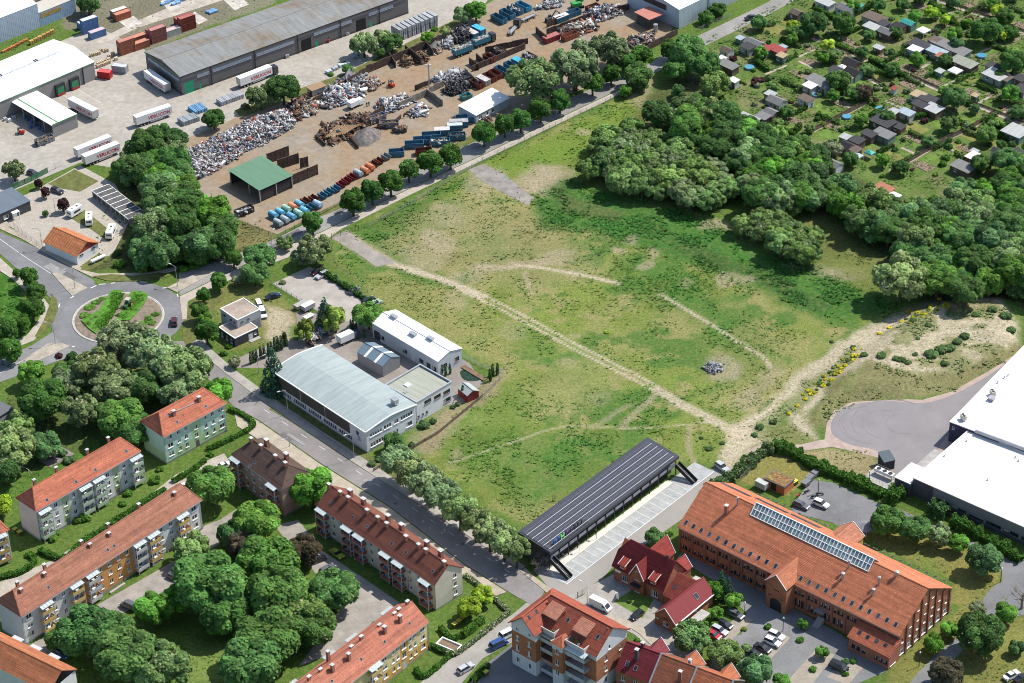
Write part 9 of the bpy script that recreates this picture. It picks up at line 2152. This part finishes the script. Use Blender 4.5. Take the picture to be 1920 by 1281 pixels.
for i,d in enumerate('830,575,9,7 700,640,8,5 480,1022,9,5 1090,960,9,6 1260,920,10,5 1500,880,8,6 1550,1010,8,8 1725,910,8,4 420,825,8,5 250,810,6,5 1330,580,5,5 1245,570,5,4 1510,595,5,4 100,940,8,5 1330,1150,8,4 1395,1090,8,4 600,750,8,4 1600,380,7,6 60,225,8,7 1325,90,7,8 1100,1195,8,5 1690,1065,6,4 290,505,6,5 1150,1100,7,4 930,1180,6,5 740,1090,5,4 1270,1200,8,4 160,170,6,5 380,60,5,4 1860,390,7,6 740,560,5,5'.split()):patch(*map(float,d.split(',')),'lawn',i)
for i,(x,y,tx,ty,lb,r_)in enumerate(((360,720,3,0,'beside the brown hut',1.3),(1780,515,2,0,'in the first plots by the road',1.5),(842,826,3,0,'in the middle plots',1.5),(590,886,3,0,'on the dry lawn',1.4),(1600,428,3,0,'with pale rim on the right lawn',1.6))):
 q=g(*tl(tx,ty,x,y));t=thing('paddling_pool','round blue garden pool '+lb,'pool',(q.x,q.y,0));part(t,'rim',MB().tube((0,0,0),(0,0,.75),r_+.1,n=20),M_obj(),(.13,.26,.34));part(t,'water',MB().tube((0,0,.751),(0,0,.77),r_-.08,n=20),mat('pool water',(.07,.25,.36),.1,var=.08))
def gpath(pts,w=1.4,i=0):sheet('garden_path',strip([p(*q)for q in pts],w),M_pave('garden path slabs',(.34,.29,.23),.6,.6,.2),.05+.003*i)
def fence(pts,h,label,kind,group=None,step=2.2):
 P=[g(*q)for q in pts];t=thing('fence',label,'fence',P[0],0,group);o=P[0];k={'wood':mat('grey brown slat',(.17,.125,.095),.9,var=.4),'wire':M_steel(),'green':mat('green board',(.05,.17,.085),.7),'dark':M_dark()}[kind];pm=MB();pm.box(-.05,.05,-.05,.05,0,h+.1);pm=pm.mesh('post',[k])
 for a,b in zip(P[:-1],P[1:]):
  d=(b-a);L=d.length;n=max(1,int(L/step));rz=ang(a,b);m=MB();s=L/n
  if kind in('wood','green'):[m.box(j*s/8,(j+.8)*s/8,-.02,.02,.08,h)for j in range(8)]
  else:[m.beam((0,0,z*h),(s,0,z*h),.025)for z in(.12,.35,.58,.8,1.0)];[m.beam((j*s/6,0,.1),(j*s/6,0,h),.02)for j in range(1,6)]
  m=m.mesh('fence_panel',[k])
  for j in range(n):q=a+d*(j/n)-o;part(t,'post',pm,None,None,q,rz);part(t,'fence_panel',m,None,None,q,rz)
 return t
for i,pts in enumerate([[(330,285),(740,460)],[(740,580),(900,680)],[(330,985),(760,760)],[(1060,580),(1470,760),(1920,935)],[(920,1290),(1310,1060),(1540,950),(1690,850)],[(1270,5),(1600,120),(1930,255)],[(1500,430),(1910,258)],[(-20,560),(140,490)],[(370,360),(230,430)],[(1095,545),(1225,468)],[(1300,655),(1460,580)],[(1555,790),(1725,690)],[(440,720),(620,812)],[(1000,1110),(1145,1175)],[(1320,1100),(1485,1175)],[(230,460),(330,510)],[(1030,80),(1180,0)],[(1240,150),(1390,85)],[(880,760),(1000,810)],[(1760,850),(1910,770)]]):
 gpath(pts,2.0 if i<6 else 1.1,i)
 if i<6:
  s=9;fence([tl(3,0,x+4,y-s)for x,y in pts],1.0,'brown slat fence on the upper side of the garden path, '+('left upper path|short middle path|left lower path|long right path|lower right path|top right path'.split('|')[i]),'wood')
  if i in(2,4):fence([tl(3,0,x-4,y+s+4)for x,y in pts],1.0,'brown slat fence on the lower side of the garden path, '+('left lower path' if i==2 else 'lower right path'),'wood')
for i,(x,y,a_,l)in enumerate(((500,340,1,9),(600,260,0,8),(430,470,0,9),(760,520,1,10),(880,470,0,9),(1000,580,1,8),(1180,590,0,8),(1000,380,1,9),(1120,470,0,8),(1420,620,0,8),(1560,640,1,9),(1690,770,0,9),(380,870,1,9),(200,860,0,8),(560,720,0,9),(680,740,1,8),(760,880,0,8),(1060,1000,1,9),(1180,880,0,8),(1380,900,1,10),(1450,980,1,9),(1600,930,0,8),(1240,1130,0,9),(1000,1230,0,8),(1400,1160,1,8),(820,1160,0,7),(1840,770,1,9),(1760,330,0,9),(1640,330,1,9),(1480,110,0,9),(1340,160,1,9),(1180,120,0,8),(1800,60,1,9),(520,130,1,8),(300,230,0,8),(100,300,1,9),(100,480,0,8),(90,610,1,9),(200,700,0,7))):
 q=g(*tl(3,0,x,y));r_=RGA if a_ else RGB;e=(q.x+l*math.cos(r_),q.y+l*math.sin(r_),0);hedge([(tl(3,0,x,y)),project(e)],1.0,1.1,((.045,.10,.018),(.03,.07,.015),(.065,.105,.03))[i%3],('bright','dark','olive')[i%3]+' plot hedge beside the '+near(*tl(3,0,x,y)),26,group='plot hedges beside the '+near(*tl(3,0,x,y)),lump=.4)
rs=random.Random(11);PG=garr([(1365,70),(1500,0),(1560,-20),(1930,-20),(1930,310),(1850,310),(1740,350),(1640,330),(1540,250),(1440,225),(1380,170)]);n=0
while n<290:
 x,y=rs.uniform(1340,1930),rs.uniform(-10,340);q=g(x,y)
 if inpoly(np.array([q.x]),np.array([q.y]),PG)[0]:
  n+=1
  if n%7==0:k=rs.choice('GBodby');tree(x,y,rs.uniform(8,13),k,'small %s garden tree beside the %s'%(KN[k],near(x,y)),'small %s trees beside the %s'%(KN[k],near(x,y)),'garden_tree');continue
  c,nm,bl=rs.choice([((.05,.11,.016),'bright green',0),((.03,.07,.016),'dark green',0),((.06,.09,.03),'olive',0),((.045,.085,.03),'blue green',0),((.1,.13,.025),'yellow green',0),((.05,.022,.022),'dark red',0),((.08,.11,.05),'pale flowering',.3)])
  bush(x,y,rs.uniform(3.0,8.5),c,nm+' shrub beside the '+near(x,y),nm+' shrubs beside the '+near(x,y),'garden_bush',bl=bl,hs=rs.uniform(.8,1.3))
  # ------------------------------------------------------------------ fences, lamps and small things
fence([(622,447),(655,437),(690,427)],1.8,'grey green barred gate across the meadow entrance drive','dark',step=3)
fence([(690,427),(760,390),(905,303),(960,277),(1065,226),(1135,193),(1195,160)],1.5,'long wire fence between meadow and scrapyard road','wire',step=2.6);fence([(510,533),(575,574),(620,600)],1.4,'wire fence on the west side of the gravel car park','wire');fence([(27,428),(50,446),(78,466)],1.9,'wire fence of the caravan yard along the north west road','wire');fence([(595,507),(705,573)],1.3,'wire fence behind the low car park hedge','wire',step=3)
fence([(22,357),(60,340),(90,324)],2.0,'tall green board fence above the caravan yard','green');fence([(90,324),(118,310)],2.0,'pale sheet fence continuing the green board fence','wire');fence([(455,424),(520,447),(600,404),(640,383),(760,322),(860,270)],1.4,'dark fence between skips and scrapyard road','dark',step=3);fence([(1240,1110),(1180,1060)],1.2,'dark fence before the brick house by the motel lane','dark');fence([(1083,1122),(1100,1112)],1.9,'short grey gate at the brick house drive','dark',step=1.5);fence([(1388,902),(1420,870)],1.6,'grey fence at the bin store lawn corner','wire');fence([(1310,58),(1345,42),(1372,30)],1.5,'wire fence before the round shrubs by the white hall','wire');fence([(522,758),(600,812),(668,860)],.9,'low pale fence along the works hall lawn','wire');fence([(700,885),(820,815),(905,745)],1.1,'rusty fence below the office wing garden','wood');fence([(905,745),(945,705)],1.3,'wire fence beside the garden pond','wire');fence([(868,670),(905,690),(945,700)],1.3,'wire fence behind the white roofed workshop','wire')
def lamp(px,py,h,rz,label,kind='arm'):
 q=g(px,py);t=thing('street_lamp',label,'lamp',(q.x,q.y,.1),rz);part(t,'pole',MB().tube((0,0,0),(0,0,h),.11,.06,8),M_steel()if kind=='arm' else M_dark())
 if kind=='arm':part(t,'arm',MB().tube((0,0,h),(1.9,0,h+.35),.05,n=6),M_steel());part(t,'lamp_head',MB().box(1.7,2.6,-.16,.16,h+.28,h+.45),mat('pale lamp head',(.5,.5,.5),.5))
 else:part(t,'lamp_head',MB().tube((0,0,h),(0,0,h+.15),.08,.26,10).tube((0,0,h+.15),(0,0,h+.5),.26,.1,10),mat('white lamp globe',(.72,.72,.7),.4))
for a in((80,467.5,6.9,2.9,'street lamp beside the orange roofed house'),(140.7,541,6.9,3.5,'street lamp on the north west splitter island'),(333,538,7,2.5,'street lamp on the eastern splitter island'),(104,645,7,3.0,'street lamp on the western splitter island'),(511,473,6.5,1.2,'street lamp by the upper gravel car park corner'),(1043,219,6.5,2.2,'street lamp on the upper scrapyard road'),(1166,141,6.5,2.2,'street lamp by the pale trees at the crossing'),(540,777,8,3.6,'pale street lamp by the left end of the works hall'),(664,859,8,3.6,'pale street lamp by the emblem corner of the works hall'),(1101,1132,6,2.5,'dark lamp post beside the white delivery van'),(104,399,5,0,'thin lamp in the caravan yard'),(543,838,3.2,4,'traffic sign post on the pavement by the pink house'),(936,1040,6.5,3.8,'street lamp among the light green trees'),(485,700,5,.5,'lamp at the modern house drive')):lamp(*a)
for a in((1723,1250,4.2,0,'globe lamp below the brick hall gable'),(1876,1092,4.2,0,'globe lamp on the lawn beside the curved footpath'),(1468,1184,4.0,0,'globe lamp by the two white cars'),(1396,1155,4.0,0,'globe lamp at the head of the car park'),(1534,924,4.0,0,'globe lamp between the motorcycles'),(1643,985,4.2,0,'globe lamp by the rear gable of the brick hall'),(1629,906,3.6,0,'globe lamp at the hedge end')):lamp(*a,'globe')
O(0,2);sheet('playground_paving',[(q.x,q.y)for q in(p(290,895),p(460,790),p(560,845),p(380,945))],M_pave('playground slabs',(.22,.19,.18),.5,.5),.05);q=p(425,862);t=thing('table_tennis_table','concrete table tennis table on the square playground paving','table',(q.x,q.y,.05),.75);part(t,'table_top',MB().box(-1.4,1.4,-.76,.76,.7,.78),M_conc());part(t,'leg',MB().box(-.9,-.7,-.5,.5,0,.7),M_conc());part(t,'leg',MB().box(.7,.9,-.5,.5,0,.7),M_conc());part(t,'net',MB().box(-.02,.02,-.8,.8,.781,.93),M_steel())
q=p(190,990);t=thing('football_goal','thin pale football goal frame on the playground lawn','goal',(q.x,q.y,0),-.7);part(t,'frame',MB().tube((-1.6,0,0),(-1.6,0,2),.05,n=6).tube((1.6,0,0),(1.6,0,2),.05,n=6).tube((-1.6,0,2),(1.6,0,2),.05,n=6).tube((-1.6,0,2),(-1.6,1,0),.04,n=5).tube((1.6,0,2),(1.6,1,0),.04,n=5),M_white())
O(1,2);px_sheet('garden_pond',[tl(1,2,*q)for q in((1530,235),(1570,215),(1680,280),(1640,300),(1560,290))],mat('pond water',(.02,.045,.022),.15,var=.6,scale=1.2),.05,3);t=thing('pond_deck','brown plank deck crossing the garden pond','deck',p(1640,245),RGA);part(t,'deck',MB().box(-5,4.5,-.8,.8,.1,.3),M_wood())
a,c=p(1590,440),p(1675,403);b=Bld('garden_shed','small red garden shed with a grey gabled roof beside the works garden',(876,743),(899,733),None,'l',2.4,.15,.15,D=5.0);b.walls([M_wall()],gable='y',zr=3.3,col=(.22,.035,.03));b.roof('y',3.5,(.34,.38,.37),m=seam('corrugated sheet',.28),course=4,step=0)
q=g(842,1213);t=thing('concrete_planter','white rimmed concrete enclosure beside the yellow house drive','planter',(q.x,q.y,0),-.6);part(t,'rim',MB().box(-3,3,-1.5,-1.2,0,.9).box(-3,3,1.2,1.5,0,.9).box(-3,-2.7,-1.2,1.2,0,.9).box(2.7,3,-1.2,1.2,0,.9),M_white());part(t,'soil',MB().box(-2.7,2.7,-1.2,1.2,0,.5),mat('bed soil'))
q=g(1622,1000);t=thing('garden_gazebo','grey round pavilion tent behind the brick hall rear gable','tent',(q.x,q.y,0));m=MB();n=8;E=[(2.6*math.cos(2*math.pi*i/n),2.6*math.sin(2*math.pi*i/n),2.3)for i in range(n)];[m.face([E[i],E[(i+1)%n],(0,0,3.3)])for i in range(n)];part(t,'canopy',m,M_obj(),(.2,.2,.21));[part(t,'pole',MB().tube((e[0]*.96,e[1]*.96,0),(e[0]*.96,e[1]*.96,2.3),.06,n=6),M_steel())for e in E]
q=g(1158,1125);t=thing('sign_post','white sign on a short post in the brick house front garden','sign',(q.x,q.y,0),-.7);part(t,'panel',MB().box(-.35,.35,-.05,.05,.3,2.2),M_white())
px_sheet('house_garden',[(1150,1128),(1180,1110),(1190,1098),(1225,1125),(1205,1160),(1180,1145)],mat('garden lawn'),.062)
